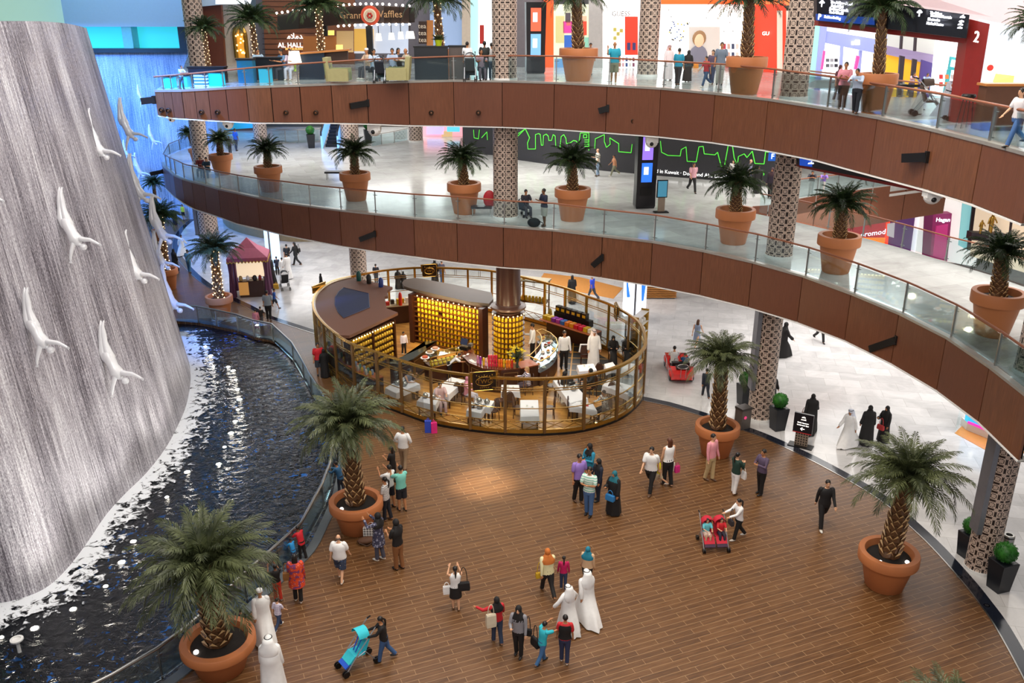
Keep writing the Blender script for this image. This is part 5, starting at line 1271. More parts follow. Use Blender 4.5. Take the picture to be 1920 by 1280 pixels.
GP = [ # plaza: feet, head y, facing, pose, outfit, label, skin, width
 ((758,878),800,170,'hips',(Lg(W),('t','#9a7f62'),HB),'man in white shirt and khaki trousers, back turned, between palm and kiosk','m',1.05),
 ((738,905),838,250,'phone',(T_(K_),('t',K_),('H',)),'woman in black behind the girl in white, under the palm fronds','m',.95),
 ((733,950),872,230,'photo',(T_(W),('h','#1b1b24'),('h',)),'child in white tee taking a picture beside the mint top','m',.92),
 ((754,956),873,215,'photo',(T_('#7fd0c0'),('h','#191a22'),HB),'person in mint top and dark shorts holding arms up, right of the palm pot','m',1.),
 ((726,975),895,250,'stand',(('t','greystripe'),('t','#1c1d26'),('P',)),'girl in striped white tee, hair tied, pressed against the palm pot','m',.9),
 ((640,925),866,250,'lean2',(('l','#2e5f86'),('t','#2a2f3c'),('h',)),'man in blue jacket at the railing behind the palm pot','m',1.),
 ((712,1049),962,245,'photo',(('u','tunic'),('t','#4a4a58'),('s',K_)),'woman in patterned tunic and black scarf photographing the waterfall','m',1.08),
 ((748,1066),975,235,'phone',(T_(K_),('t','#8a5a34'),('s',K_)),'woman in black scarf and tan trousers right of the patterned tunic','m',1.),
 ((640,1086),1003,178,'big',(T_(W),('h','denimwash'),('b',)),'bald man in white tee and navy shorts, back turned','l',1.22),
 ((568,1048),988,235,'lean2',(T_('#c8202c'),('t',K_),('h',)),'boy in red tee leaning on the pool railing','d',.95),
 ((552,1055),1010,235,'lean2',(T_('#2a8fd0'),('t','#3a4a66'),('h',)),'boy in bright blue tee leaning on the pool railing','d',.9),
 ((560,1126),1040,190,'stand',(('u','orange_print'),('t',K_),('H',)),'woman in orange flower-print top and black trousers by the railing','d',1.2),
 ((522,1124),1058,215,'photo',(T_(K_),('t','#d03a24'),('h',)),'child in black top and red trousers taking a picture','d',.9),
 ((497,1196),1104,205,'walk',(WH,None,('c',)),'man in white robe and white cap walking away beside the biggest palm','m',1.1),
 ((457,1195),1142,200,'stand',(T_('#2b2b33'),('t','#2b2b33'),('h',)),'toddler peeping out behind the biggest palm pot','m',.95),
 ((524,1178),1121,160,'walk',(('t','plaid'),('t','#2b3a5a'),('h',)),'small child in plaid shirt and jeans walking away','l',.95),
 ((515,1300),1193,185,'stand',(WH,None,('g','#f2f1ef')),'man in white robe and headcloth at the bottom edge, back turned','m',1.2),
 ((722,1237),1155,280,'push',(Lg(K_),('t','#3a5a86'),('P',)),'woman in black top and jeans pushing the turquoise pushchair','m',1.05),
 ((855,1141),1062,190,'photo',(('k',W),('s',K_),('P',)),'woman in white vest and black skirt, black bag on her shoulder','l',1.),
 ((932,1204),1120,200,'pointL',(Lg('#c2222c'),('t','#2e3a52'),('s',K_)),'woman in red top and black scarf raising her hand','m',1.02),
 ((972,1229),1137,-15,'hold',(Lg('#8f8d92'),('t',K_),('s',K_)),'woman in grey jacket and black scarf looking down at her phone','l',1.),
 ((1016,1243),1167,125,'arms',(T_('#2fb4c4'),('t','#3f6a98'),('h',)),'boy in turquoise tee with arms out to his friend','m',1.),
 ((1058,1240),1154,175,'stand',(T_('#c8242c',K_),('t','#2c3350'),('h',)),'boy in black waistcoat and red sleeves beside the turquoise tee','m',1.),
 ((1026,1114),1028,195,'walk',(Lg('#e8dfae'),('t',K_),('s','#c8702c')),'woman in cream top and orange scarf, yellow bag across her','m',1.12),
 ((1056,1104),1043,180,'stand',(Lg('#c2185a'),('t','#2e3a58'),('P',)),'girl in magenta jacket with a long plait','m',.9),
 ((1100,1100),1026,160,'stand',(Lg('#d8b48e'),('t',K_),('s','#1a7a92')),'woman in teal scarf and beige top behind the two robed men','m',1.12),
 ((1098,1158),1067,205,'walk',(WH,None,('g','#f2f1ef')),'man in white robe, the farther of the two robed men walking together','m',1.15),
 ((1064,1180),1097,215,'spread',(WH,None,('g','#f2f1ef')),'man in white robe with arm held out, the nearer of the two robed men','m',1.15),
 ((1084,941),852,25,'stand',(T_('#9a7ac8'),('t',K_),('h',)),'boy in lilac tee in the family of five','m',1.),
 ((1104,915),832,-50,'phone',(Lg('#2a8aa8'),('t','#1c2a44'),('s',K_)),'woman in blue top and black scarf at the back of the family of five','m',1.),
 ((1120,938),861,-60,'hold',(Lg('#1d2436'),('t','#1d2436'),('s',K_)),'woman in navy and black scarf in the family of five','m',1.),
 ((1103,966),876,-25,'fold',(('t','mint'),('t','#4a6c9a'),('h',)),'boy in mint striped shirt and jeans in the family of five','m',1.),
 ((1149,963),884,-40,'hold',(BK,None,('s','#1d6a78')),'woman in black robe and teal scarf with a blue bag','m',1.05),
 ((1218,921),835,-25,'walk',(T_(W),('t',K_),('h',)),'man in white shirt and black trousers walking with a woman and child','l',1.12),
 ((1250,910),822,-155,'stand',(('k',W),('t',K_),('H','#5a3320')),'woman in white vest with long brown hair and shopping bags','l',1.),
 ((1233,912),856,-100,'walk',(T_('#e8d81e'),('h','#c9b89a'),('h',)),'small child in yellow tee','l',.95),
 ((1330,900),814,40,'stand',(Lg('#e89aa4'),('t','#c2a97c'),('h',)),'man in pink shirt and khaki trousers in front of the palm pot','l',.98),
 ((1376,925),849,120,'fold',(Lg('#1c3a30'),('t',W),('P',)),'woman in dark green top and white trousers','l',1.),
 ((1424,926),843,-60,'fold',(Lg('#5a4a62'),('t',K_),('h',)),'man in purple-grey shirt and black trousers','m',1.),
 ((1540,987),897,-5,'walk2',(Lg('#1b1a1c'),('t',K_),('h',)),'man in black waistcoat walking alone near the black floor band','l',1.),
 ((1382,1010),934,-75,'push',(Lg(W),('t',K_),('P',)),'woman in white blouse and pink top pushing the red twin pushchair','l',1.),
 ((1517,806),738,160,'walk',(BK,None,('s',K_)),'woman in black robe behind the black direction stand','m',1.15),
 ((1587,837),765,-60,'walk',(WH,None,('g','#dfe4f2')),'man in white robe walking on the marble','m',1.05),
 ((1622,832),761,175,'stand',(BK,None,('s',K_)),'woman in black robe with a thin shoulder strap, back turned','m',1.1),
 ((1654,828),762,-60,'hold',(BK,None,('s',K_)),'woman in black robe with a red bag, gesturing','m',1.),
 ((1322,745),690,180,'walk',(Lg('#2a2f3c'),('t','#20242e'),('h',)),'person in dark clothes walking behind the palm fronds','m',1.),
 ((1305,652),598,150,'walk',(('k','#8a9ab4'),('s','#8a9ab4'),('H','#5a3a24')),'woman in grey-blue dress behind the palm crown','l',.95),
 ((1466,668),603,100,'walk',(BK,None,('s',K_)),'woman in black robe right of the ground-floor column','m',1.),
 ((1536,641),585,10,'walk',(Lg('#25252c'),('t',K_),('h',)),'person under the balcony front, only the feet in view','m',1.),
 ((1447,757),703,30,'stand',(BK,None,('s',K_)),'woman in black robe half hidden by the column and topiary','m',.85),
 ((600,705),643,20,'stand',(T_('#c81e2a'),('h','#3a3f48'),('h',)),'man in red tee outside the kiosk railing','m',1.05),
 ((610,706),655,200,'stand',(BK,None,('s',K_)),'woman in black robe beside the man in the red tee','m',1.),
 ((505,600),545,190,'stand',(T_('#8a949c'),('t',K_),('h',)),'man in grey tee and black trousers behind the pool railing','m',1.05),
 ((516,579),540,100,'walk',(T_('#2a5ab0'),('h','#1d2230'),('h',)),'child in blue running beside the man in grey','m',.9),
 ((491,612),575,185,'stand',(T_('#2a2420'),('t','#4a4a50'),('h',)),'child with an orange backpack behind the pool railing','m',.9),
 ((482,617),580,200,'stand',(Lg('#d88a9a'),('t','#c86a80'),('h',)),'girl in pink leaning at the pool railing','m',.9),
 ((540,498),457,200,'walk',(T_('#15151a'),('t',K_),('h',)),'man in black walking away near the lit column','m',1.),
 ((556,498),453,250,'walk2',(Lg(K_),('t',K_),('H',)),'woman in black with a shoulder bag near the lit column','m',1.),
 ((541,522),475,230,'stand',(WH,None,('h',)),'man in white robe behind the black pushchair','m',1.),
 ((531,519),483,210,'stand',(WH,None,('h',)),'boy in white robe behind the black pushchair','m',.95),
 ((521,516),481,200,'stand',(T_('#23283c'),('t',K_),('h',)),'boy in navy tee by the black pushchair','m',.95),
 ((510,536),480,250,'stand',(BK,None,('h',)),'woman in black robe at the booth counter','m',1.05),
 ((498,512),472,250,'stand',(Lg('#3a2420'),('t',K_),('H','#3a2014')),'woman with brown hair behind the booth','m',1.),
 ((499,536),497,200,'stand',(('t','orange_print'),('t','#8a7a80'),('h',)),'child in a red and white top at the booth','m',.9),
 ((470,541),505,0,'stand',(T_(W),('t',K_),('h',)),'booth assistant in white inside the striped booth','m',.95),
 ((477,536),497,0,'stand',(Lg('#8aa4cc'),('t',K_),('h',)),'booth assistant in pale blue inside the striped booth','m',.95),
 ((330,508),467,150,'stand',(BK,None,('s',K_)),'woman in black robe on the path beside the palm pot','m',1.05),
 ((343,478),439,160,'walk',(WH,None,('h',)),'man in white robe on the blue-lit marble by the path','m',1.),
 ((356,511),468,170,'stand',(T_('#5a94b4'),('t','#3a6a8c'),('h',)),'man in blue-lit clothes at the edge of the path','m',1.),
 ((345,413),383,0,'stand',(('k','#c8d43a'),('h',K_),('H','#3a2418')),'woman in yellow vest by the far blue-lit railing','l',1.),
 ((329,421),394,180,'stand',(BK,None,('s',K_)),'woman in black robe by the far railing','m',1.),
 ((603,543),513,120,'stand',(BK,None,('s',K_)),'woman in black by the plain gold sign of the kiosk','m',1.),
 ((706,533),495,180,'stand',(T_('#2c2c36'),('t','#3a4250'),('h',)),'boy with a dark backpack behind the kiosk','m',.95),
 ((747,541),505,180,'stand',(BK,None,('s',K_)),'taller of two women in black behind the kiosk','m',1.),
 ((757,541),509,180,'stand',(BK,None,('s',K_)),'shorter of two women in black behind the kiosk','m',1.),
 ((829,532),488,150,'stand',(T_('#4a4654'),('t','#3c5a80'),('h',)),'man in grey tee behind the back kiosk sign','m',1.),
 ((816,530),487,170,'stand',(BK,None,('s',K_)),'woman in black behind the back kiosk sign','m',1.),
 ((1072,565),515,180,'walk',(BK,None,('H',)),'woman in black walking away between kiosk and shops','m',1.),
 ((1110,562),515,230,'walk',(T_('#2a4ad0'),('t','#3a4250'),('h',)),'man in blue tee striding behind the kiosk','m',1.),
]
for a in GP: person(a[0], a[1], 0, a[2], a[3], a[4], a[5], a[6], a[7], bulge=.25 if a[7] > 1.18 else 0)
BY = {p['label']: p for p in PEOPLE}
def who(s): return next(p for p in PEOPLE if s in p['label'])
bag(who('white vest and black skirt'), (-.28, .05, .78), (.36, .14, .26), K_, 'shoulder_bag', 'black shoulder bag of the woman in the black skirt', 'bag', h=.5)
bag(who('white vest and black skirt'), (.3, -.05, .62), (.22, .1, .26), W, 'carrier_bag', 'small white carrier bag held by the woman in the black skirt', 'bag', h=.12)
bag(who('raising her hand'), (.24, .12, .78), (.28, .14, .4), '#d9cdb4', 'tote_bag', 'cream tote bag of the woman in red', 'bag', h=.3)
bag(who('orange scarf'), (.26, -.02, .72), (.24, .1, .18), '#c9a01e', 'crossbody_bag', 'yellow bag of the woman in the orange scarf', 'bag', h=.35)
bag(who('turquoise tee with arms'), (.26, .1, .62), (.3, .12, .26), K_, 'satchel', 'black satchel of the boy in turquoise', 'bag', h=.4)
bag(who('teal scarf with a blue'), (.05, -.30, .70), (.34, .12, .22), '#2a7ab8', 'handbag', 'blue and white handbag of the woman in black robe and teal scarf', 'bag', h=.16)
bag(who('long brown hair and shopping'), (-.22, -.12, .42), (.26, .12, .34), '#e6e8dc', 'carrier_bag', 'white carrier bag of the woman with long brown hair', 'bag', h=.1)
bag(who('long brown hair and shopping'), (-.3, .1, .46), (.2, .1, .28), '#d0287a', 'carrier_bag', 'pink carrier bag of the woman with long brown hair', 'bag', h=.1)
bag(who('with a red bag, gesturing'), (.0, -.27, .66), (.3, .1, .2), '#c23a3a', 'handbag', 'red handbag of the gesturing woman in black', 'bag', h=.3)
bag(who('white trousers'), (-.2, -.22, .66), (.2, .08, .3), W, 'carrier_bag', 'white paper bag of the woman in white trousers', 'bag', h=.12)
bag(who('flower-print'), (.3, .0, .85), (.2, .14, .24), '#8a5a2a', 'handbag', 'brown handbag of the woman in the flower print', 'bag', h=.3)
bag(who('grey jacket and black scarf'), (.27, .08, .72), (.2, .1, .2), K_, 'handbag', 'black handbag of the woman in the grey jacket', 'bag', h=.4)
bag(who('twin pushchair'), (-.1, -.26, .60), (.26, .1, .2), '#3a3438', 'handbag', 'dark handbag of the woman at the red twin pushchair', 'bag', h=.4)
bag(who('shoulder bag near the lit'), (-.26, .1, .95), (.3, .12, .26), K_, 'handbag', 'black bag of the woman near the lit column', 'bag', h=.3)
bag(who('behind the black direction'), (.3, -.05, .62), (.2, .1, .2), '#6a4a3a', 'handbag', 'brown bag of the woman behind the direction stand', 'bag', h=.2)
def floorbag(px, z, size, col, name, label, h=.12, rz=0.):
    p = P(*px, z); t = thing(name, label, 'bag', p, rz); w_, d_, h_ = size
    q = MB(); q.loft([[Vector((x*w_/2, y*d_/2, z_)) for x, y in ((-1, -1), (1, -1), (1, 1), (-1, 1))] for z_ in (0, h_)]); q.build('body', cl(col), t)
    for y in (-d_*.4, d_*.4):
        q = MB(); q.tube([Vector((w_*.2*cos(a), y, h_+h*sin(a))) for a in [k*pi/8 for k in range(9)]], .01, 5); q.build('handle', cl(col), t)
    return t
b = floorbag((697,1010), 0, (.5, .2, .46), 'bw', 'carrier_bag', 'white and green printed carrier bag beside the palm pot'); 
floorbag((803,810), 0, (.26, .14, .52), '#2f4ab8', 'carrier_bag', 'blue and white carrier bag standing against the kiosk', .1)
floorbag((814,811), 0, (.24, .14, .46), '#e0287e', 'carrier_bag', 'pink carrier bag standing against the kiosk', .1, .3)
p = P(688,1018); t = thing('rucksack', 'brown rucksack lying on the floor by the palm pot', 'bag', p, .2); q = MB(); q.ball((0, 0, .11), (.32, .16, .12), 12, 8); q.build('body', cm('#5a3a26'), t, 60); q = MB(); q.tube([(-.25, -.1, .1), (0, -.22, .03), (.25, -.1, .1)], .02, 5); q.build('strap', cm('#3f2819'), t)
# kiosk people
KP = [((758,664),622,30,'stand',(Lg('#e6dde6'),('t',K_),HB),'kiosk waiter in white behind the small serving counter','m'),
 ((998,676),607,-90,'hold',(Lg(W),('t',K_),HB),'kiosk waiter in white beside the curved tin shelf','m'),
 ((1057,692),614,10,'stand',(Lg(W),('t',K_),HB),'kiosk waiter in white shirt standing in the aisle','m'),
 ((1112,690),612,10,'stand',(('r','#efecec'),None,('g','#e8d8d8')),'man in white robe and red-white headcloth standing in the kiosk','m'),
 ((844,712),668,90,'bend',(T_(W),('t',K_),('h',)),'kiosk waiter bending over a table, white shirt','m')]
for f, hy, rz, ps, of, lb, sk in KP: person(f, hy, KF, rz, ps, of, lb, sk)
def seated(i, of, lb, sk='m', pose='sit', dr=0):
    c_ = CHL[i]; person((0, 0), 0, KF, math.degrees(c_.rotation_euler.z)+dr, pose, of, lb, sk, seat=.44, ht=1.3, loc=c_.location)
seated(1, (('k','#7a7f92'),('t','#2a2a32'),('P',)), 'seated woman in grey vest, hair in a bun, in the kiosk', 'l', 'sitchin', 50)
seated(2, (T_('#d8b4b4'),('t','#b49a9a'),('h',)), 'seated person in pale pink at the third kiosk table', 'l', 'sit', 0)
seated(4, (Lg('#e8a0b4'),('t','#c8c4d0'),('s','#d88aa0')), 'seated girl in a pink coat in the kiosk', 'l', 'sit', 0)
seated(7, (('l','zebra'),('t','#4a3a48'),('H','#b08a5a')), 'seated woman in purple and white stripes in the kiosk', 'l', 'sit', 0)
seated(10, (BK, None, ('s', K_)), 'seated woman in black on the large chair in the kiosk', 'm', 'sit', 0)
seated(12, (BK, None, ('s', K_)), 'seated woman in black, right of the long kiosk table', 'm', 'sit', 0)
seated(16, (BK, None, ('s', K_)), 'seated woman in black scarf facing us, in a round-backed kiosk chair', 'l', 'sit', 0)
seated(17, (BK, None, ('s', K_)), 'seated woman in black resting her chin on her hand', 'l', 'sitchin', 0)
seated(19, (('l','bw'),('t','#2a2a2e'),('h',)), 'seated boy in black and white shirt by the red menu', 'm', 'sitchin', 0)
# balconies
L1P = [((1020,424),354,-60,'phone',(T_('#1c2238'),('h','#b9b4a8'),HB),'man in navy shirt and pale shorts looking at his phone','d',1.05),
 ((1120,330),279,-80,'hold',(T_('#cfc9bb'),('t','#8aa0b8'),('b',)),'bald man in pale shirt walking past the hoarding','l',1.05),
 ((1151,330),289,-80,'walk',(T_('#b9805c'),('t','#7a7a62'),('h',)),'boy in tan top walking behind the bald man','m',.95),
 ((1297,361),303,10,'walk',(T_('#d8a0a8'),('t',K_),('h',)),'man in pink shirt walking away from the totem','m',.95),
 ((1372,345),298,-30,'walk',(T_('#e0dcd6'),('t','#4a4a50'),('H',)),'woman in white top in front of the hoarding','l',1.),
 ((1403,350),299,60,'stand',(T_('#8a8aa4'),('t','#4a5060'),('b',)),'grey-haired man in front of the hoarding','l',1.),
 ((1419,362),311,-20,'stand',(BK,None,('s',K_)),'woman in black robe left of the lattice column','m',1.),
 ((1443,372),315,-30,'stand',(Lg('#2a1d2c'),('t',K_),('s','#3a1f24')),'woman in dark red scarf just left of the lattice column','m',1.),
 ((444,283),241,150,'stand',(T_('#1a5ad0'),('t','#26304a'),('h',)),'man in bright blue tee beyond the leftmost palms','d',1.),
 ((432,288),255,190,'stand',(T_('#2a2a30'),('t',K_),('h',)),'person in black beyond the leftmost palms','d',.95),
 ((1519,366),320,-20,'lean',(T_('#25202c'),('t','#d8d4d0'),('h',)),'man in dark tee leaning on the far glass balustrade','m',1.),
 ((1540,364),322,-10,'lean',(T_('#8a6ac0'),('t','#c8c0b8'),('h',)),'man in lilac top leaning on the far glass balustrade','m',1.),
 ((1618,347),311,60,'walk',(T_('#1f2024'),('t',K_),('h',)),'person in black far behind the glass, legs showing','m',1.)]
for f, hy, rz, ps, of, lb, sk, w_ in L1P: person(f, hy, Z1, rz, ps, of, lb, sk, w_)
def bench(px, z, w_, label, rz=0., back=None):
    p = P(*px, z); t = thing('bench', label, 'bench', p, rz)
    q = MB(); q.box((0, 0, .42), (w_, .5, .1)); q.build('seat', cm('#1d1b20', .4), t)
    for x in (-w_*.42, w_*.42):
        for y in (-.18, .18):
            q = MB(); q.bar((x, y, 0), (x, y, .38), .035, .035); q.build('leg', M_STEEL, t)
    if back: q = MB(); q.ball((w_*.38, .1, .78), (.3, .08, .42), 14, 8); q.build('backrest', cm(back, .5), t, 60)
    return p
bp = bench((903,404), Z1, 1.0, 'black bench with a red backrest, left of the lower lattice column', 0, '#b8202a')
bench((630,336), Z1, 1.2, 'black bench beside the palm right of the escalator')
person((985,405), 368, Z1, 20, 'sit', (T_('#2a2a34'),('t','#33333c'),('h',)), 'person sitting behind the lower lattice column', 'm', ht=1.25)
person((379,331), 308, Z1, 0, 'sit', (T_('#7a2a2c'),('t',K_),('h',)), 'person in dark red sitting by the leftmost column', 'm', ht=1.2)
person((391,334), 308, Z1, 0, 'sit', (T_('#1f3a4a'),('t',K_),('h',)), 'person in dark blue sitting beside the terracotta pot', 'm', ht=1.2)
q = P(1001,425,Z1); t = thing('rucksack', 'black rucksack on the floor at the feet of the man with the phone', 'bag', q); mb = MB(); mb.ball((0, 0, .2), (.3, .22, .22), 12, 8); mb.build('body', cm('#151314'), t, 60); mb = MB(); mb.tube([(.2, -.1, .3), (.4, -.1, .2), (.45, 0, .02)], .02, 5); mb.build('strap', cm('#151314'), t)
L2P = [((1150,158),79,0,'call',(T_('#1f9ab4'),('h','#8a8468'),('b',)),'man in turquoise tee and khaki shorts on the phone','m',1.1),
 ((1106,140),81,0,'stand',(Lg('#5a4a44'),('h',W),('h',)),'person half hidden behind the first big pot','m',.9),
 ((1252,150),85,20,'stand',(('r','#e2d2d4'),None,('g','#d8b0b0')),'person in pale robe and pink headcloth behind the teal shirt','m',.95),
 ((1270,160),91,150,'stand',(T_('#1a86a4'),('t','#26262e'),('h',)),'man in teal shirt and dark trousers, back turned','m',1.05),
 ((1288,153),95,170,'stand',(BK,None,('s',K_)),'woman in black robe beside the teal shirt','m',1.),
 ((1322,163),104,-60,'walk',(T_('#a82a30'),('t','#2e4a6a'),('h',)),'boy in red tee striding beside the family','m',.95),
 ((1333,158),94,-30,'stand',(T_('#5a4a5e'),('t','#3a4460'),('H',)),'woman with long dark hair between the boy and the man in grey','l',1.),
 ((1348,160),80,-10,'stand',(T_('#6a7686'),('t','#a8a49c'),('h',)),'man in grey tee with the family','m',1.05),
 ((1577,205),117,-30,'phone',(('t','#d88a98'),('t',K_),('h',)),'man in pink shirt at the upper rail looking at his phone','m',1.1),
 ((1568,190),123,20,'stand',(T_('#5a2a34'),('t','#20202a'),('s','#4a2026')),'woman far behind the man in the pink shirt','m',.9),
 ((1602,213),131,-35,'lean',(('l','#c2d2ea'),('t','#1b1d28'),('h',)),'man in light blue shirt leaning with folded arms on the upper rail','m',1.),
 ((1719,214),160,80,'lean',(WH,None,('g','#e8e2e0')),'man in white robe bending over the pushchair','m',1.1),
 ((1770,220),150,90,'walk',(('r','#cfd2e0'),None,('g','#c8c8d4')),'man in grey-white robe and grey headcloth walking','m',1.),
 ((1705,180),143,0,'lean',(T_('#d8b0c0'),('t','#4a3a50'),('h',)),'person in pale pink beyond the far rail','m',.95),
 ((1729,182),144,0,'lean',(Lg('#a8bce0'),('t','#4a4a60'),('h',)),'person in pale blue beyond the far rail','m',.95),
 ((1898,276),163,-75,'walk',(T_('#dfdce0'),('t','#3a5f94'),('h',)),'man in white tee and jeans walking at the right edge','l',1.),
 ((342,168),122,60,'lean2',(T_('#b8d2e4'),('t','#4a6a80'),('h',)),'man in pale tee at the left end of the upper balcony','m',1.),
 ((877,150),79,160,'stand',(T_('#eef0f2'),('t','#4a4a54'),('h',)),'man in white tee walking past the planter box','m',.95),
 ((909,150),78,170,'stand',(T_('#262a28'),('t','#3a3a3a'),('h',)),'man in black tee, back turned, left of the lattice column','d',1.1),
 ((922,150),81,170,'stand',(('t','greystripe'),('t','#3a4a5a'),('h',)),'man in striped tee behind the one in black','m',.95)]
for f, hy, rz, ps, of, lb, sk, w_ in L2P: person(f, hy, Z2, rz, ps, of, lb, sk, w_)
bag(who('at the right edge'), (-.05, .24, .9), (.3, .14, .42), '#23262e', 'rucksack', 'dark rucksack of the man in jeans at the right edge', 'bag', h=.2)
for x, y, hy, of, lb in ((533,150,121,(T_('#5a7a9a'),('t','#2a2a34'),('h',)),'cafe guest in blue beside the tall lamp'), (548,150,124,(T_('#c8b8c8'),('t','#c8c4d0'),('H','#2a1a14')),'cafe guest with pale trousers by the dark panel'), (487,148,126,(T_('#9ab4c8'),('t','#2a3a4a'),('h',)),'cafe guest near the turquoise panel'),
   (692,148,114,(Lg('#d0b49a'),('t','#3a3a40'),('c',)),'cafe guest in a pale cap by the armchair'), (738,148,113,(T_('#a8b8d0'),('t','#2a2a34'),('h',)),'cafe guest in pale blue at the terrace table'), (765,148,112,(Lg('#c9bda8'),('t','#4a4038'),('b',)),'cafe guest in beige at the terrace table'), (703,150,118,(T_('#b4c4d8'),('t','#20242e'),('h',)),'cafe guest in pale tee between the armchairs'),
   (748,147,115,(T_('#3a3a44'),('t','#2a2a34'),('H',)),'cafe guest in dark top between the beige and blue ones'), (903,150,113,(T_('#a88a94'),('t','#4a4a54'),('h',)),'person sitting behind the pushchair near the column')):
    person((x, y), hy, Z2, RND.uniform(-60, 60), 'sit', of, lb, 'm', ht=1.28)
# ---------------------------------------------------------------- shop fronts and signs
def slab(mb, px, Y0, Y1=None, th=.12):
    """Upright slab: px = four corners TL, TR, BR, BL; left edge at depth Y0, right edge at Y1."""
    Y1 = Y0 if Y1 is None else Y1
    f = [PY(px[0][0], px[0][1], Y0), PY(px[1][0], px[1][1], Y1), PY(px[2][0], px[2][1], Y1), PY(px[3][0], px[3][1], Y0)]
    f[3].x, f[3].y = f[3].x, f[3].y
    b = [p+Vector((0, th, 0)) for p in f]
    mb.add(f+b, [(3,2,1,0), (4,5,6,7), (0,1,5,4), (1,2,6,5), (2,3,7,6), (3,0,4,7)]); return f
def R4(x0, y0, x1, y1): return ((x0, y0), (x1, y0), (x1, y1), (x0, y1))
def part(name, px, m, parent, Y0, Y1=None, th=.12):
    mb = MB(); slab(mb, px, Y0, Y1, th); return mb.build(name, m, parent)
def wall(name, px, m, label, Y0, Y1=None, th=.3):
    mb = MB(); slab(mb, px, Y0, Y1, th); return struct(name, mb, m, label)
def lettering(s, px, py, hpx, m, parent, Y, name='lettering', Y1=None, lean=0., dx=None):
    p = PY(px, py, Y); sz = hpx*mpp(p)*1.35; right = Vector((1, 0, 0))
    if Y1 is not None:                       # follow a receding face
        q = PY(px+(dx or 60), py+lean, Y1); right = (q-p)
    up = Vector((0, 0, 1)); return text(s, name, m, sz, frame_m(p-Vector((0, .03, 0)), right, up), parent, .03)
WALLC = mat('cream_wall_plaster', '#cfc6ba', .7, noise=.03)
# shell
mb = MB(); mb.box((0, 93, 13), (130, .4, 27)); struct('wall_far', mb, WALLC)
mb = MB(); mb.box((61, 50, 13), (.4, 90, 27)); struct('wall_right', mb, WALLC)
mb = MB(); mb.box((-61, 50, 13), (.4, 90, 27)); struct('wall_far_left', mb, WALLC)
mb = MB(); mb.box((0, 50, 28.2), (130, 92, .3)); struct('ceiling', mb, M_CEIL, 'white hall ceiling high above')
mb = MB(); mb.prism([(p[0], p[1]+(.6 if i < len(LV2.line) else 0)) for i, p in enumerate(poly2)], 12.45, 12.6); struct('ceiling', mb, M_CEIL, 'white ceiling over the lower balcony')
mb = MB(); mb.prism([(p[0], p[1]+(.6 if i < len(LV1.line) else 0)) for i, p in enumerate(poly)], 6.4, 6.55); struct('ceiling', mb, M_CEIL, 'white ceiling over the ground-floor walk')
# upper level, left: walls behind the cafe
wall('wall_cafe', ((480,-60),(960,-60),(960,160),(480,160)), mat('grey_brown_wall', '#6f6a70', .6), 'grey wall behind the cafe terrace', 54)
wall('wall_cafe', ((362,12),(414,8),(424,150),(372,150)), mat('dark_red_brown_wall', '#5f2d1c', .5), 'dark red-brown wall right of the left lattice column', 51)
s = wall('wall_cafe', ((412,10),(462,4),(470,150),(420,150)), mat('cream_stone', '#cdbfae', .6), 'cream wall with a lit golden arch', 52)
mb = MB(); a = [PY(446,105,51.9), PY(466,105,51.9)]; cxa = (a[0].x+a[1].x)/2; hw = (a[1].x-a[0].x)/2; zb = PY(456,108,51.9).z; zt_ = PY(456,66,51.9).z
poly = [(cxa+hw, zb)]+[(cxa+hw*cos(k*pi/10), zt_+hw*1.4*sin(k*pi/10)) for k in range(11)]+[(cxa-hw, zb)]
mb.loft([[Vector((x, 51.7, z)) for x, z in poly], [Vector((x, 51.95, z)) for x, z in poly]]); mb.build('arch_window', em('#b07d2a', .9), s)
mb = MB(); mb.tube([Vector((x, 51.65, z)) for x, z in poly], .12, 6); mb.build('arch_frame', M_GOLD, s)
mb = MB(); r = random.Random(5)
for k in range(14): mb.ball((cxa+r.uniform(-.7, .7)*hw, 51.6, zb+(zt_-zb)*r.uniform(.1, 1.1)), .05, 6, 4)
mb.build('small_lights', em('#ffd27a', 6.), s)
wall('wall_cafe', ((368,-40),(470,-40),(462,4),(368,13)), mat('blue_lit_plaster'), 'pale blue soffit above the red-brown wall', 50.5)
wall('trim_7', ((404,-10),(474,-14),(466,8),(404,8)), em('#eef4fb', .8), 'bright white cornice strip at the top left', 50.2)
column(467,118,26,Z2,21,'slim lattice column on the upper balcony, in front of the cream wall')
o = wall('wall_cafe', ((488,-60),(664,-60),(664,150),(500,150)), mat('brown_louvre_boards', '#7d4c30', .5), 'brown boarded wall of the restaurant', 53)
for k in range(12):
    part('board_line', R4(492,2+k*10,600,2.8+k*10), mat('joint_black'), o, 52.95, th=.04)
W_LIT = em('#fff6ea', 3.)
lettering('AL HALLAB', 552, 85, 9, W_LIT, o, 52.9); lettering('RESTAURANT', 552, 92, 4, em('#f0b060', 2.), o, 52.9); lettering('\uFEE3\uFEFC\uFEE3\uFEAA', 553, 68, 10, W_LIT, o, 52.9)
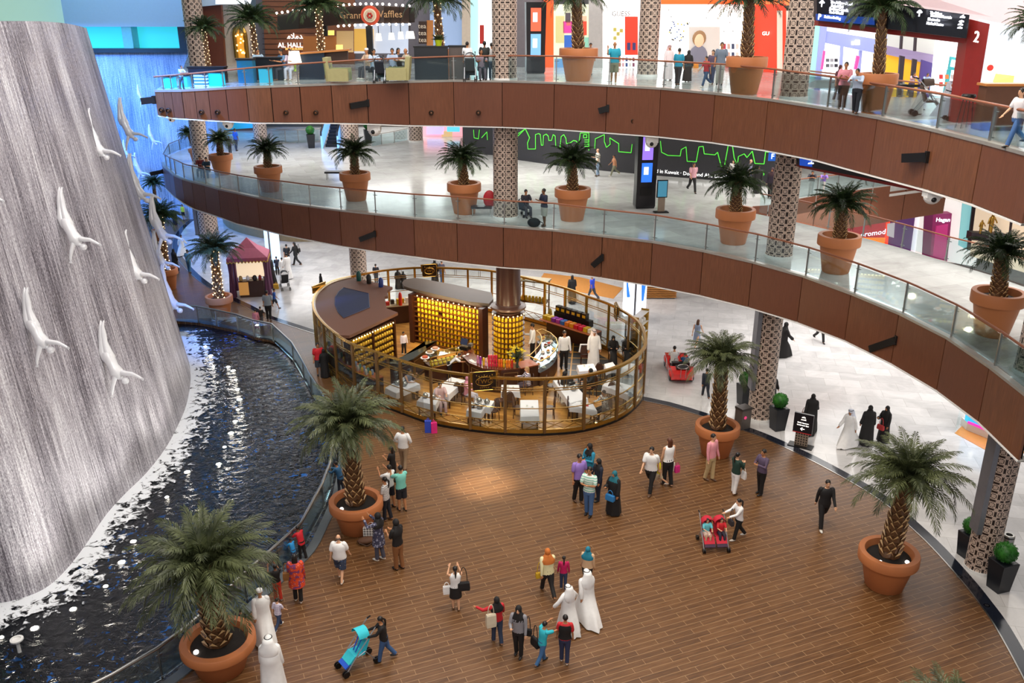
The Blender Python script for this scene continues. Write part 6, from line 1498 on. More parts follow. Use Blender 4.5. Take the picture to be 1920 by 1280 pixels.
# round cafe stand with dark canopy band
cf = thing('cafe_stand', 'round cafe stand under a dark lettered canopy edged with bulbs', 'cafe stand', P(650,148,Z2)+Vector((0, 0, 0)))
cf.location = (0, 0, 0)
cp = [(520,28,57,47.5),(560,22,54,46.6),(600,17,50,46),(640,13,46,45.6),(680,10.5,44,45.4),(720,11,43,45.5),(768,14,43,46.2)]
fr = [(PY(x, a, y), PY(x, b, y)) for x, a, b, y in cp]
mb = MB(); n = len(fr); bk = [(a+Vector((0, 2.5, 0)), b+Vector((0, 2.5, 0))) for a, b in fr]
mb.loft([[a for a, b in fr], [b for a, b in fr], [b for a, b in bk], [a for a, b in bk], [a for a, b in fr]], False, close=False); mb.build('canopy', mat('dark_brown_canopy', '#2b1d16', .4), cf)
mb = MB()
for i in range(24):
    f = i/23*(n-1); j = min(int(f), n-2); u_ = f-j
    mb.ball(fr[j][0].lerp(fr[j+1][0], u_)+Vector((0, -.1, .08)), .06, 6, 4)
    if i > 10: mb.ball(fr[j][1].lerp(fr[j+1][1], u_)+Vector((0, -.1, -.06)), .06, 6, 4)
mb.build('bulb_row', em('#fff2e2', 12.), cf)
mb = MB()
for x, y in ((605,46),(690,45.6)): p = PY(x, 44, y); mb = MB(); mb.box((p.x, p.y+.3, (p.z+Z2)/2), (.3, .3, p.z-Z2)); mb.build('post', M_DARK, cf)
GLT = mat('gold_letter', '#c9a071', .4, .3)
lettering('Granny', 662, 29, 13, GLT, cf, 45.3); lettering('Waffles', 728, 27, 13, GLT, cf, 45.3)
p = PY(694.5, 29, 45.1); R = 17.5*mpp(p); S_ = Matrix.Rotation(pi/2, 4, 'X')
def disc(r0, r1, d, nm, m):
    mb = MB(); n = 32; mb.loft([[p+Vector((r*cos(2*pi*k/n), -dd, r*sin(2*pi*k/n))) for k in range(n)] for r, dd in ((r0, 0), (r0, d), (r1, d+.02))]); mb.build(nm, m, cf)
disc(R, R*.95, .1, 'round_sign', cm('#d24a26', .5)); disc(R*.7, R*.68, .16, 'sign_inner', cm('#e9dcc2', .5)); disc(R*.56, R*.54, .19, 'sign_core', cm('#c9b79a', .5))
mb = MB()
for k in range(6): mb.ball(p+Vector((R*.22*cos(k*1.05), -.24, R*.22*sin(k*1.05))), R*.12, 6, 4)
mb.build('sign_motif', cm('#c0281c', .5), cf)
part('counter_front', ((561,102),(608,99),(608,158),(561,158)), mat('navy_panel_screen', '#1a2a3c', .4), cf, 40.9); part('counter_front', ((608,97),(652,95),(652,116),(608,118)), mat('brown_counter', '#4a3326', .5), cf, 41.2)
part('worktop', ((561,99),(655,92),(655,95),(561,102)), mat('warm_worktop', '#c07a3a', .4), cf, 40.8, th=.6)
part('back_shelf', R4(568,68,630,98), em('#8a5426', .35), cf, 46); part('back_shelf', R4(631,58,662,98), em('#b89a6a', .5), cf, 46.5); part('back_light', R4(664,44,765,100), em('#c2cde0', .75), cf, 49.); part('menu_panel', R4(615,57,626,66), em('#e9b85a', 1.4), cf, 45.8); part('menu_panel', R4(630,84,642,95), em('#e9c46a', 1.4), cf, 45.8)
part('arch_panel', R4(664,54,700,96), em('#d8a850', .8), cf, 48.8)
for x0, x1, y0, y1 in ((704,716,63,76), (728,740,62,74), (746,757,60,73), (760,778,59,72)):
    p = PY((x0+x1)/2, (y0+y1)/2, 45.4); t = thing('pendant_lamp', 'white tapered pendant shade over the cafe, %s' % {704:'leftmost', 728:'second from the left', 746:'third from the left', 760:'rightmost and widest'}[x0], 'lamp', p, 0, 'pendant shades over the cafe')
    w_, h_ = (x1-x0)*mpp(p)/2, (y1-y0)*mpp(p)/2; mb = MB(); mb.lathe([(w_, -h_), (w_*.72, h_)], 20, cap=False); mb.build('lamp_shade', em('#fff3e4', 1.6), t, 60)
    mb = MB(); mb.tube([(0, 0, h_), (0, 0, h_+1.2)], .02, 5); mb.build('cord', M_DARK, t)
# terrace furniture
def screen(px, m, label, Y, name='terrace_screen', cat='screen', th=.5):
    Y *= .945; z = [PY(px[0], px[1], Y), PY(px[2], px[3], Y)]; w_ = z[1].x-z[0].x; h_ = z[0].z-Z2
    t = thing(name, label, cat, ((z[0].x+z[1].x)/2, Y, Z2)); mb = MB(); mb.box((0, th/2, h_/2), (w_, th, h_)); mb.build('panel', m, t)
    mb = MB(); mb.box((0, th/2, h_+.03), (w_+.06, th+.06, .06)); mb.build('cap', M_DARK, t); return t
DKP = mat('black_planter', '#17191f', .35)
screen((776,89,840,150), DKP, 'black planter box with a lime pot on top, left of the lattice column', 43.3, 'planter_box', 'planter'); screen((841,88,874,150), mat('grey_brown_panel', '#5b4f4a', .5), 'grey-brown planter box with two small picture frames', 43.6, 'planter_box', 'planter')
screen((443,113,476,150), mat('teal_blue_panel', '#146a8c', .4), 'tall teal blue screen on the left of the terrace', 41.2); screen((484,129,506,150), em('#2aa6c4', .45), 'turquoise screen with white strokes on the terrace', 41.4)
screen((304,145,322,150), em('#2fb4d6', .5), 'small turquoise screen at the left tip of the terrace', 38.4); screen((333,143,350,150), em('#3ab4d8', .4), 'blue screen behind the man in the pale tee', 39.); screen((362,139,388,150), pat('zebra_panel', 'stripe', '#e8f0f4', '#3a6a80', .6), 'zebra-striped panel on the terrace', 39.3); screen((389,137,415,150), em('#18b8d0', .6), 'bright turquoise tub-shaped panel on the terrace', 39.5)
screen((352,128,420,140), DKP, 'long black planter under the leftmost tall palms', 41., 'planter_box', 'planter'); screen((476,110,530,130), DKP, 'black planter box beside the tall teal screen', 42.8, 'planter_box', 'planter')
def armchair(px, mir, label):
    p = P(px[0], px[1], Z2); t = thing('armchair', label, 'armchair', p, radians(90*mir)); m = mat('olive_leather', '#a8a06e', .5)
    mb = MB(); mb.box((0, 0, .3), (.8, .8, .3)); mb.build('seat', m, t); mb = MB(); mb.loft([[Vector((x, y+.1*z, z)) for x, y in ((-.42, .3), (.42, .3), (.42, .5), (-.42, .5))] for z in (.1, .6, 1.05)]); mb.build('backrest', m, t)
    for s_ in (-1, 1): mb = MB(); mb.box((.42*s_, 0, .36), (.16, .86, .5)); mb.build('armrest', m, t)
armchair((638,156), 1, 'olive armchair, left of the two on the terrace'); armchair((746,154), -1, 'olive armchair, right of the two on the terrace')
p = PY(553,118,40.6); t = thing('table_lamp', 'lit table lamp with white shade beside the navy screen', 'lamp', (p.x, p.y, p.z-.35)); mb = MB(); mb.lathe([(.3, .35), (.22, .85)], 18, cap=False); mb.build('lamp_shade', em('#fff0d8', 1.5), t, 60); mb = MB(); mb.lathe([(.12, 0), (.05, .1), (.04, .45)], 10); mb.build('base', cm('#8aa82a', .4), t)
p = PY(823,104,41.1); t = thing('potted_fern', 'small fern in a lime pot on the black planter box', 'plant', (p.x, p.y, PY(823,89,40.9).z+.06)); mb = MB(); mb.lathe([(.12, 0), (.17, .25), (.15, .25)], 14); mb.build('pot', cm('#b8c81e', .4), t, 40)
mb = MB(); r = random.Random(3)
for k in range(50):
    a = r.uniform(0, 6.28); L_ = r.uniform(.25, .5); d = Vector((cos(a), sin(a), r.uniform(.3, 1.4))).normalized(); q = d.cross(Vector((0, 0, 1))).normalized()*.04; b = Vector((0, 0, .24)); mb.add([b, b+d*L_*.5+q, b+d*L_-Vector((0, 0, .08)), b+d*L_*.5-q], [(0, 1, 2, 3)])
mb.build('leaves', M_LEAF, t)
# shops behind: left group
S1 = thing('shopfront', 'pale blue and white shop front with a red banner, left of the black totem', 'shop front', (0, 0, 0))
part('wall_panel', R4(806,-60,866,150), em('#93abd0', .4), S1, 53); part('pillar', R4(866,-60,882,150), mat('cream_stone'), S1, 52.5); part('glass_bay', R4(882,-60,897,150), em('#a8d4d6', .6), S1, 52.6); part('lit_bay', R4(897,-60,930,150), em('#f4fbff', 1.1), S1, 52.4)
part('banner', R4(899.5,47,907.5,82), cm('#b8281e', .6), S1, 52.2, th=.05); part('menu_board', R4(785,40,800,82), mat('dark_brown_board', '#3a2418', .6), S1, 52.2); lettering('tea\ntea\ntea', 792, 62, 9, cm('#e8d8c0'), S1, 52.1); part('timber_bay', R4(800,38,812,86), mat('warm_worktop'), S1, 52.3)
# totem
def totem(px, z, w, top, label, c1, c2, s1, s2):
    p = P(px[0], px[1], z); zt2 = PY(px[0], top, p.y).z-z; wm = w*mpp((p.x, p.y, z+1.5))
    t = thing('information_totem', label, 'totem', p, .12)
    mb = MB(); mb.loft([[Vector((x*wm/2*k, y*.3*k, zz)) for x, y in ((-1, -1), (1, -1), (1, 1), (-1, 1))] for zz, k in ((0, .86), (.12, .94), (zt2*.3, .92), (zt2, 1.))]); mb.build('cabinet', mat('black_totem', '#1c1b1f', .3), t)
    for nm, c_, (a, b) in (('screen', c1, s1), ('screen', c2, s2)):
        mb = MB(); mb.box((-.02*wm, -.305, zt2*(a+b)/2), (wm*.5, .03, zt2*(b-a))); o = mb.build(nm, em(c_, 1.2), t)
        mb = MB(); mb.box((-.06*wm, -.325, zt2*(a*.4+b*.6)), (wm*.22, .02, zt2*(b-a)*.4)); mb.build('screen_picture', em('#e8f0ff', 1.), o)
    mb = MB(); mb.box((0, -.29, zt2*.22), (wm*.55, .04, zt2*.1)); mb.build('slot', M_DARK, t); return t
totem((1003,137), Z2, 38, 4, 'black information totem with red and blue screens, beside the orange wall', '#e0553a', '#6a9ac8', (.6, .92), (.24, .56))
totem((1207,389), Z1, 40, 240, 'black information totem with purple and blue screens, in front of the hoarding', '#8a6ae0', '#2a6ae0', (.62, .90), (.34, .58))
# centre shops
S2 = thing('shopfront', 'shop front with an orange pillar and a large picture of children', 'shop front', (0, 0, 0))
part('pillar', R4(1020,-60,1038,137), em('#f0501c', .8), S2, 50); part('wall_panel', R4(968,-60,1020,137), mat('grey_brown_wall'), S2, 50.3)
o = part('poster', R4(1038,8,1104,137), em('#cfd0b4', .7), S2, 50)
for x0, y0, x1, y1, c_ in ((1042,30,1058,80,'#b8b07a'),(1056,40,1076,62,'#c23a8a'),(1058,66,1078,90,'#2a58a8'),(1060,24,1070,42,'#4a4048'),(1062,38,1070,48,'#dca98a'),(1090,40,1100,66,'#d8402a'),(1092,30,1100,40,'#d8a488'),(1084,70,1104,96,'#7fb4a0'),(1040,110,1104,134,'#5a8ab8')): part('picture_patch', R4(x0, y0, x1, y1), em(c_, .6), o, 49.95, th=.03)
part('grey_pier', R4(1104,-60,1130,137), mat('grey_pier', '#a9a6a4', .6), S2, 49.6)
S3 = thing('shopfront', 'brilliant white shop front with a red panel, left of the upper lattice column', 'shop front', (0, 0, 0))
part('lit_bay', R4(1130,-60,1236,137), em('#fffaf6', 1.25), S3, 50.2); part('red_panel', R4(1172,31,1196,103), em('#e0301c', .8), S3, 50); lettering('GUESS', 1164, 26, 9, cm('#3a3434'), S3, 50.1)
for i, (x, y) in enumerate(((1150,52),(1156,60),(1162,54),(1150,68))): part('leaf_motif', R4(x, y, x+6, y+7), cm('#b8b05a'), S3, 50.1, th=.03)
for x in (1176,1186): part('bag_display', R4(x, 80, x+6, 94), cm('#3a3a6a'), S3, 49.9, th=.06)
for k in range(10): part('goods', R4(1160+(k % 5)*6.5, 108+(k//5)*10, 1164+(k % 5)*6.5, 115+(k//5)*10), cm(('#c8302a','#e0a0a8','#3a4a8a','#d8d0c8','#8a3a5a')[k % 5]), S3, 49.9, th=.06)
S4 = thing('shopfront', 'brilliant white shop front with dots and a portrait poster, right of the upper lattice column', 'shop front', (0, 0, 0))
part('lit_bay', R4(1236,6,1440,150), em('#fffcfa', 1.3), S4, 49.8); part('fascia', R4(1236,-60,1440,8), em('#f0581e', .8), S4, 49.6)
r = random.Random(9)
for k in range(26):
    x, y = r.uniform(1254,1292), r.uniform(40,78); part('dot', R4(x, y, x+2.4, y+2.6), cm(('#2a4a8a','#3a3a3a','#d8c81e','#6a8ac0')[k % 4]), S4, 49.7, th=.03)
for k in range(16):
    x, y = r.uniform(1250,1425), r.uniform(14,60); part('dot', R4(x, y, x+1.8, y+1.8), cm('#4a4a4a'), S4, 49.7, th=.03)
o = part('poster', R4(1292,50,1350,138), em('#b9b4ae', .6), S4, 49.6); q = PY(1311, 76, 49.5)
mb = MB(); k_ = mpp(q); mb.ball(q, (9*k_, .05, 12*k_), 14, 8); mb.build('portrait_face', em('#d8a888', .7), o)
mb = MB(); mb.ball(q+Vector((0, .03, 4*k_)), (13*k_, .05, 14*k_), 14, 8); mb.build('portrait_hair', em('#8a6a4a', .5), o)
mb = MB(); mb.ball(q+Vector((0, .03, -28*k_)), (18*k_, .05, 20*k_), 14, 8); mb.build('portrait_top', em('#6a6a78', .5), o)
for k in range(9): part('goods', R4(1356+(k % 5)*8, 82+(k//5)*16, 1361+(k % 5)*8, 92+(k//5)*16), cm(('#b03a4a','#c8b0a8','#3a4a6a','#e0d8d0','#7a7a80')[k % 5]), S4, 49.6, th=.06)
for k in range(7): part('goods', R4(1300+k*20, 118, 1310+k*20, 134), cm(('#e08a2a','#e0a0a8','#3a6ab8','#d8402a','#c8c0b8','#2a4a6a','#d86a3a')[k % 7]), S4, 49.4, th=.06)
S5 = thing('shopfront', 'red and orange shop front left of the big sign', 'shop front', (0, 0, 0))
part('lit_bay', R4(1410,8,1474,150), em('#e83a22', .75), S5, 47, 45); part('side_pier', R4(1398,20,1412,140), em('#f08a3a', .7), S5, 47); part('window', R4(1458,20,1478,150), em('#c8b8a8', .6), S5, 45.2); lettering('GUESS', 1442, 63, 7, W_LIT, S5, 46)
part('fascia', R4(1400,-60,1500,10), em('#f0703a', .7), S5, 46.6)
# right shops across the opening
S6 = thing('shopfront', 'lavender framed shop front seen under the direction sign', 'shop front', (0, 0, 0))
LAV = em('#8f98cc', .55); part('glass_bay', ((1496,-40),(1545,-40),(1537,182),(1490,176)), em('#9fd4cc', .6), S6, 42, 41); part('fascia', ((1549,58),(1645,74),(1643,100),(1546,80)), LAV, S6, 41, 40); part('frame', ((1540,40),(1552,40),(1536,178),(1526,178)), LAV, S6, 40.9)
part('transom', ((1549,40),(1660,56),(1660,76),(1549,58)), em('#e4e0ea', .7), S6, 41.2, 40.4); part('lit_bay', ((1546,80),(1665,104),(1655,186),(1534,178)), em('#fdfaff', 1.2), S6, 41.3, 40.2)
for a in (((1577,86),(1582,87),(1577,176),(1572,176)), ((1612,94),(1617,95),(1610,178),(1604,178)), ((1654,60),(1664,60),(1658,186),(1646,186))): part('mullion', a, LAV, S6, 40.5)
for a in (((1545,95),(1548,96),(1543,130),(1540,130)), ((1607,104),(1612,106),(1607,130),(1602,130))): part('pink_strip', a, em('#e8408a', .9), S6, 40.4)
for k in range(6): part('shelf_goods', R4(1549+(k % 3)*8, 110+(k//3)*10, 1555+(k % 3)*8, 116+(k//3)*10), cm(('#6a6a74','#a8a8b0','#3a3a44')[k % 3]), S6, 40.4, th=.05)
part('lit_letters', R4(1604,75,1612,84), W_LIT, S6, 40.3, th=.05); part('lit_letters', R4(1597,78,1602,84), W_LIT, S6, 40.3, th=.05)
S7 = thing('shopfront', 'shop front with amber windows and a mauve band, right of the tall palm', 'shop front', (0, 0, 0))
part('upper_windows', ((1666,56),(1760,72),(1758,108),(1664,92)), em('#b8b8b4', .6), S7, 40, 38.6); part('band', ((1664,86),(1758,104),(1752,122),(1662,102)), em('#8a7a9c', .5), S7, 39.7, 38.4); part('amber_window', ((1662,100),(1728,114),(1720,186),(1656,180)), em('#e0a42a', .8), S7, 39.9, 38.9); part('purple_panel', ((1729,112),(1754,120),(1744,188),(1720,186)), em('#4a3a78', .5), S7, 38.6, 38.4)
for a in (((1688,104),(1697,106),(1690,184),(1682,184)), ((1712,110),(1720,112),(1712,186),(1705,186)), ((1690,60),(1694,62),(1692,92),(1688,92)), ((1716,64),(1720,66),(1718,96),(1714,96))): part('mullion', a, mat('dark_plum', '#2e1e26', .5), S7, 38.5)
S8 = thing('shopfront', 'white shop front with a teal frame, left of the red post', 'shop front', (0, 0, 0))
part('lit_bay', ((1756,70),(1830,84),(1820,194),(1744,188)), em('#f4fbfd', 1.2), S8, 38, 36.5); part('teal_frame', ((1783,106),(1816,112),(1812,136),(1779,130)), em('#3a9aa0', .6), S8, 36.8, 36.5); part('lit_sign', ((1787,112),(1812,117),(1809,130),(1784,125)), em('#ffffff', 1.3), S8, 36.5, 36.3); part('teal_frame', ((1778,130),(1784,131),(1774,186),(1768,186)), em('#3a9aa0', .6), S8, 36.7)
for k in range(8): part('goods', R4(1762+(k % 4)*11, 140+(k//4)*14, 1768+(k % 4)*11, 148+(k//4)*14), cm(('#d83a3a','#e0884a','#c8c0c0','#b83a5a')[k % 4]), S8, 36.2, th=.05)
S9 = thing('shopfront', 'white shop front with a lit food poster right of the red post', 'shop front', (0, 0, 0))
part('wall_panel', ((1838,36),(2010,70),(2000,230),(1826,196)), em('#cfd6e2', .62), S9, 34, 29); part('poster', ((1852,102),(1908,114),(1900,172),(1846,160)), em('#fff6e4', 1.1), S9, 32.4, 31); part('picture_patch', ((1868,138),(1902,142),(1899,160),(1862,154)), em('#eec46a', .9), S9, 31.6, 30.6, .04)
q = PY(1856,127,31.5); mb = MB(); n = 20; mb.loft([[q+Vector((5.6*mpp(q)*cos(2*pi*k/n), -d, 5.6*mpp(q)*sin(2*pi*k/n))) for k in range(n)] for d in (0, .05)]); mb.build('round_badge', cm('#c82a22'), S9)
wall('ceiling_stand_in', ((1490,-90),(2010,-90),(2010,78),(1530,-4)), mat('pink_lit_plaster', '#efd3d6', .7, noise=.02), 'pale pink upright stand-in for the ceiling above the direction sign', 44, 34)  # upright stand-in for the ceiling, pink light put into its colour
# direction portal with the figure 2
PT = thing('direction_portal', 'dark red portal with a black direction board and a white figure 2', 'sign', (0, 0, 0)); MR = mat('deep_red_paint', '#8e2420', .45)
part('post', ((1819,36),(1856,45),(1825,236),(1792,231)), MR, PT, 24.7, 24.2, .5); part('beam', ((1535,36),(1820,62),(1818,82),(1534,48)), MR, PT, 30, 24.7, .4)
bd = part('board', ((1531,-12),(1818,28),(1812,72),(1532,38)), mat('black_sign_face', '#14141c', .3), PT, 29.8, 24.5, .3); part('blue_band', ((1531,26),(1640,33),(1640,47),(1532,38.5)), em('#123a8a', .8), PT, 29.6, 27.5, .1)
BL = em('#eef2ff', 2.4)
def sgn(s, x, y, h): 
    Yd = 29.5-(x-1531)/287*5.3; lettering(s, x, y, h, BL, PT, Yd, 'lettering', Yd-1.2, 6.5, 60)
for s, x, y, h in (('The Address Hotel', 1577, 6, 5.5), ('Dubai Mall', 1569, 12, 5.5), ('Fashion Catwalk', 1572, 18, 5.5), ('Tech World', 1567, 24, 5.5), ('P', 1536, 32, 11), ('Fashion Parking', 1560, 33, 5), ('The Palace', 1754, 25, 5.5), ('The Dubai Fountain', 1763, 31, 5.5), ('Electronics', 1750, 37, 5.5), ('Medical Centre', 1752, 45, 5.5), ('\uFEE3\uFEFC\uFEE3', 1804, 31, 6), ('\uFEE3\uFEAA\uFEE3', 1802, 39, 6), ('\uFEE3\uFEFC\uFEE3', 1800, 45, 6), ('\uFEE3\uFEAA\uFEE3', 1799, 51, 6)): sgn(s, x, y, h)
def arrow(x, y, s_):
    Yd = 29.4-(x-1531)/287*5.3; q = PY(x, y, Yd); k_ = mpp(q); mb = MB(); mb.bar(q+Vector((0, 0, -s_*k_)), q+Vector((0, 0, s_*k_)), 1.6*k_, .04); mb.bar(q+Vector((-s_*.8*k_, 0, .2*s_*k_)), q+Vector((0, 0, s_*k_)), 1.6*k_, .04); mb.bar(q+Vector((s_*.8*k_, 0, .2*s_*k_)), q+Vector((0, 0, s_*k_)), 1.6*k_, .04); mb.build('arrow', BL, PT)
arrow(1541, 7, 5.5); arrow(1724, 25, 5.5)
lettering('2', 1830, 70, 21, W_LIT, PT, 24.1, 'figure', 23.4, 8, 36)
bw = thing('bar_counter', 'brown bar counter behind the walking man in jeans', 'counter', P(1880,246,Z2)); mb = MB(); mb.box((0, .3, .55), (1.1, .4, 1.1)); mb.build('front_panel', mat('fascia_brown_plain', '#5f3a26', .5), bw); mb = MB(); mb.box((0, .3, 1.13), (1.2, .5, .06)); mb.build('worktop', mat('warm_worktop'), bw)
for i, (x, y) in enumerate(((1806,240), (1862,236), (1846,242))):
    t = thing('bar_stool', ('tall black stool right of the red post', 'tall black stool nearest the brown bar counter', 'tall black stool between the red post and the bar counter')[i], 'stool', P(x, y, Z2)); 
    for a in range(4):
        mb = MB(); mb.tube([(.2*cos(a*pi/2+.8), .2*sin(a*pi/2+.8), 0), (.11*cos(a*pi/2+.8), .11*sin(a*pi/2+.8), .8)], .016, 5); mb.build('leg', M_DARK, t)
    mb = MB(); mb.lathe([(.17, .78), (.18, .82), (.16, .86)], 14); mb.build('seat', M_DARK, t)
t = thing('queue_barrier', 'black queue belt between two posts behind the big pot', 'barrier', P(1690,206,Z2)); 
for x in (-.6, .6): mb = MB(); mb.lathe([(.12, 0), (.12, .03), (.03, .05), (.03, .8)], 10, (x, 0, 0)); mb.build('post', M_DARK, t)
mb = MB(); mb.box((0, 0, .72), (1.16, .02, .08)); mb.build('belt', M_DARK, t)
# hanging sign beam under the upper balcony
HB_ = thing('hanging_sign', 'dark hanging sign beam with a red lower edge under the upper balcony', 'sign', (0, 0, 0))
part('beam', ((1499,294),(1736,346),(1736,356),(1499,310)), mat('black_sign_face'), HB_, 33, 29.5, .4); part('red_edge', ((1499,310),(1736,355),(1736,361),(1499,314)), MR, HB_, 33, 29.5, .4); part('blue_plate', ((1500,297),(1532,303),(1532,314),(1500,310)), em('#1a48b0', .8), HB_, 32.9, 32.5, .06); lettering('\uFEE3\uFEFC\uFEE3\uFEAA', 1522, 305, 5, BL, HB_, 32.6)
o = thing('parking_sign', 'small blue sign with a white letter F left of the lattice column', 'sign', PY(1448,293,36)); mb = MB(); mb.box((0, 0, 0), (.3, .08, .36)); mb.build('plate', em('#1a58b8', .8), o); M = Matrix.Translation((0, -.06, 0)) @ Matrix.Rotation(pi/2, 4, 'X'); text('F', 'lettering', BL, .3, M, o, .02)
# lower level: black hoarding with a green skyline
HP = [(868,286),(926,291),(972,300),(1050,311),(1130,320),(1230,329),(1330,337),(1400,344),(1462,352)]
hp = [P(*q, Z1) for q in HP]; mb = MB(); mb.loft([[Vector((p.x, p.y, Z1)) for p in hp], [Vector((p.x, p.y, 12.4)) for p in hp]], False, close=False)
hb = BVHTree.FromPolygons([Vector(v) for v in mb.v], mb.f)
mb.loft([[Vector((p.x, p.y+.15, Z1)) for p in hp], [Vector((p.x, p.y+.15, 12.45)) for p in hp]], False, close=False)
hd_ = thing('hoarding', 'long black hoarding with a green outline skyline on the lower level', 'hoarding', (0, 0, 0)); mb.build('panel', mat('black_hoarding', '#2b2a2e', .5), hd_)
GREEN = em('#4fc83a', .7)
for ln in ([(972,250),(985,241),(993,258),(989,268),(990,279),(1004,279),(1004,252),(1010,250),(1013,252),(1015,272),(1018,272),(1019,254),(1024,251),(1028,255),(1029,263),(1034,263),(1037,252),(1041,255),(1042,275),(1050,276),(1052,256),(1057,252),(1061,259),(1062,269),(1070,267),(1075,263),(1080,264),(1085,270),(1088,249),(1104,249),(1104,282)],
           [(1115,278),(1116,260),(1133,252),(1133,265),(1137,276),(1144,270),(1143,258),(1160,269),(1160,284),(1183,286),(1185,270)], [(888,243),(889,258),(897,260),(899,243)], [(903,258),(913,247),(914,262)], [(964,262),(985,241)],
           [(1094,252),(1094,258),(1100,258),(1100,252),(1094,252)], [(1096,262),(1103,262)], [(1096,266),(1103,266)], [(1096,270),(1103,270)], [(1096,274),(1103,274)],
           [(1238,264),(1240,285),(1252,291),(1275,292),(1277,280),(1286,275),(1288,302),(1305,303),(1310,275),(1318,274),(1320,288),(1340,290),(1345,285),(1352,312),(1358,310),(1365,272),(1373,274),(1376,295),(1382,310),(1384,293),(1395,288),(1400,295),(1410,283),(1415,306),(1432,307),(1435,284),(1446,286)], [(1422,326),(1428,318),(1432,326),(1428,332),(1422,326)], [(964,288),(970,292)]):
    pts = []
    for q in ln:
        h_ = hb.ray_cast(Vector((0, 0, H)), ray(*q).normalized())
        if h_[0] is not None: pts.append(h_[0]-Vector((0, .06, 0)))
    if len(pts) > 1: mb = MB(); [mb.bar(a, b, .04, .04) for a, b in zip(pts, pts[1:])]; mb.build('skyline_line', GREEN, hd_)
h0 = hb.ray_cast(Vector((0, 0, H)), ray(1262, 326).normalized())[0]; h1 = hb.ray_cast(Vector((0, 0, H)), ray(1320, 331).normalized())[0]
text('located in Kuwait \u00b7 Doha and Abu Dhabi', 'lettering', em('#f4f4f4', 1.), .30, frame_m((h0+h1)/2-Vector((.25, .1, -.12)), h1-h0, (0, 0, 1)), hd_, .02)
# lower level, left: pink shop, glass rails, escalator
S10 = thing('shopfront', 'pink and blue lit shop front left of the black hoarding', 'shop front', (0, 0, 0))
part('lit_bay', R4(793,225,872,276), em('#f0a0a8', .9), S10, 70); part('blue_patch', R4(838,236,862,247), em('#5ac0e0', 1.), S10, 69.8); part('tan_patch', R4(828,246,848,272), em('#d0b080', .7), S10, 69.8); part('violet_patch', R4(800,236,832,252), em('#c0b0f0', .9), S10, 69.8); part('red_shelf', ((793,262),(830,256),(830,262),(793,268)), em('#e06a70', .8), S10, 69.7)
wall('wall_rear', R4(380,225,800,268), mat('dark_olive_wall', '#4a4438', .6), 'dark wall behind the escalator', 76)
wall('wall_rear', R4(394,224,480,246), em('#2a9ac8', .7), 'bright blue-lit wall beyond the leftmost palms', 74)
wall('trim_8', ((396,246),(478,240),(478,246),(396,252)), mat('fascia_brown_plain', '#5f3a26', .5), 'brown fascia strip below the blue-lit wall', 73.5)
simple_rail([(512,266),(536,268),(560,269),(584,268),(600,264)], [243,243,243,243,241], Z1, 'glass_balustrade', 'glass balustrade left of the escalator', M_STEEL)
simple_rail([(697,276),(716,272),(740,269),(765,264)], [255,250,246,240], Z1, 'glass_balustrade', 'curved glass balustrade right of the ball topiary', M_STEEL)
es = thing('escalator', 'dark escalator with blue-lit glass sides on the lower level', 'escalator', (0, 0, 0)); p0 = P(622,276,Z1); wE = 24*mpp(p0)
for k in range(12):
    mb = MB(); mb.box((p0.x, p0.y+.3+.4*k, Z1+.1+.2*k), (wE, .4, .2)); mb.build('step', mat('escalator_step', '#24242a', .4, .4), es)
for sg in (-1, 1):
    x = p0.x+sg*wE*.62; mb = MB(); mb.loft([[Vector((x-.06, y, z)) for y, z in ((p0.y-.6, Z1), (p0.y-.6, Z1+1.1), (p0.y+5, Z1+3.6), (p0.y+5, Z1+2.3))], [Vector((x+.06, y, z)) for y, z in ((p0.y-.6, Z1), (p0.y-.6, Z1+1.1), (p0.y+5, Z1+3.6), (p0.y+5, Z1+2.3))]]); mb.build('side_panel', em('#7ab0f0', .9), es)
    mb = MB(); mb.tube([(x, p0.y-.7, Z1+.9), (x, p0.y-.6, Z1+1.15), (x, p0.y+5, Z1+3.7)], .07, 6); mb.build('handrail', M_DARK, es)
# the next atrium seen over the opening
WAt = thing('atrium_balcony', 'brown panelled balcony front across the opening', 'balcony front', (0, 0, 0))
fe = [P(*q, Z1) for q in ((1405,387),(1441,384),(1492,373),(1531,366),(1590,358.5),(1637,352),(1700,343.5),(1780,333))]
for a, b in zip(fe, fe[1:]):
    q = (b-a).normalized()*.03; mb = MB(); mb.add([a+q-Vector((0, .02, .02)), b-q-Vector((0, .02, .02)), b-q-Vector((0, .02, 2.1)), a+q-Vector((0, .02, 2.1)), a+q+Vector((0, .1, -.02)), b-q+Vector((0, .1, -.02)), b-q+Vector((0, .1, -2.1)), a+q+Vector((0, .1, -2.1))], [(3,2,1,0), (4,5,6,7), (0,1,5,4), (1,2,6,5), (2,3,7,6), (3,0,4,7)]); mb.build('fascia_panel', mat('warm_fascia', '#7d4a34', .5), WAt)
f2 = [P(*q, Z2) for q in ((1500,163),(1530,150),(1700,150))]
S11 = thing('shopfront', 'red and purple ground-floor shop front with white lettering, over the opening', 'shop front', (0, 0, 0))
part('lit_bay', ((1560,384),(1672,377),(1664,470),(1560,460)), em('#b83238', .6), S11, 62, 60); part('red_edge', ((1666,376),(1673,376),(1664,466),(1658,466)), em('#f0401e', 1.), S11, 59.8); part('orange_glow', ((1618,446),(1660,446),(1658,460),(1618,456)), em('#f0802a', 1.), S11, 59.7); lettering('promod', 1637, 437, 10, BL, S11, 59.5, 'lettering', 58.6, -8, 60)
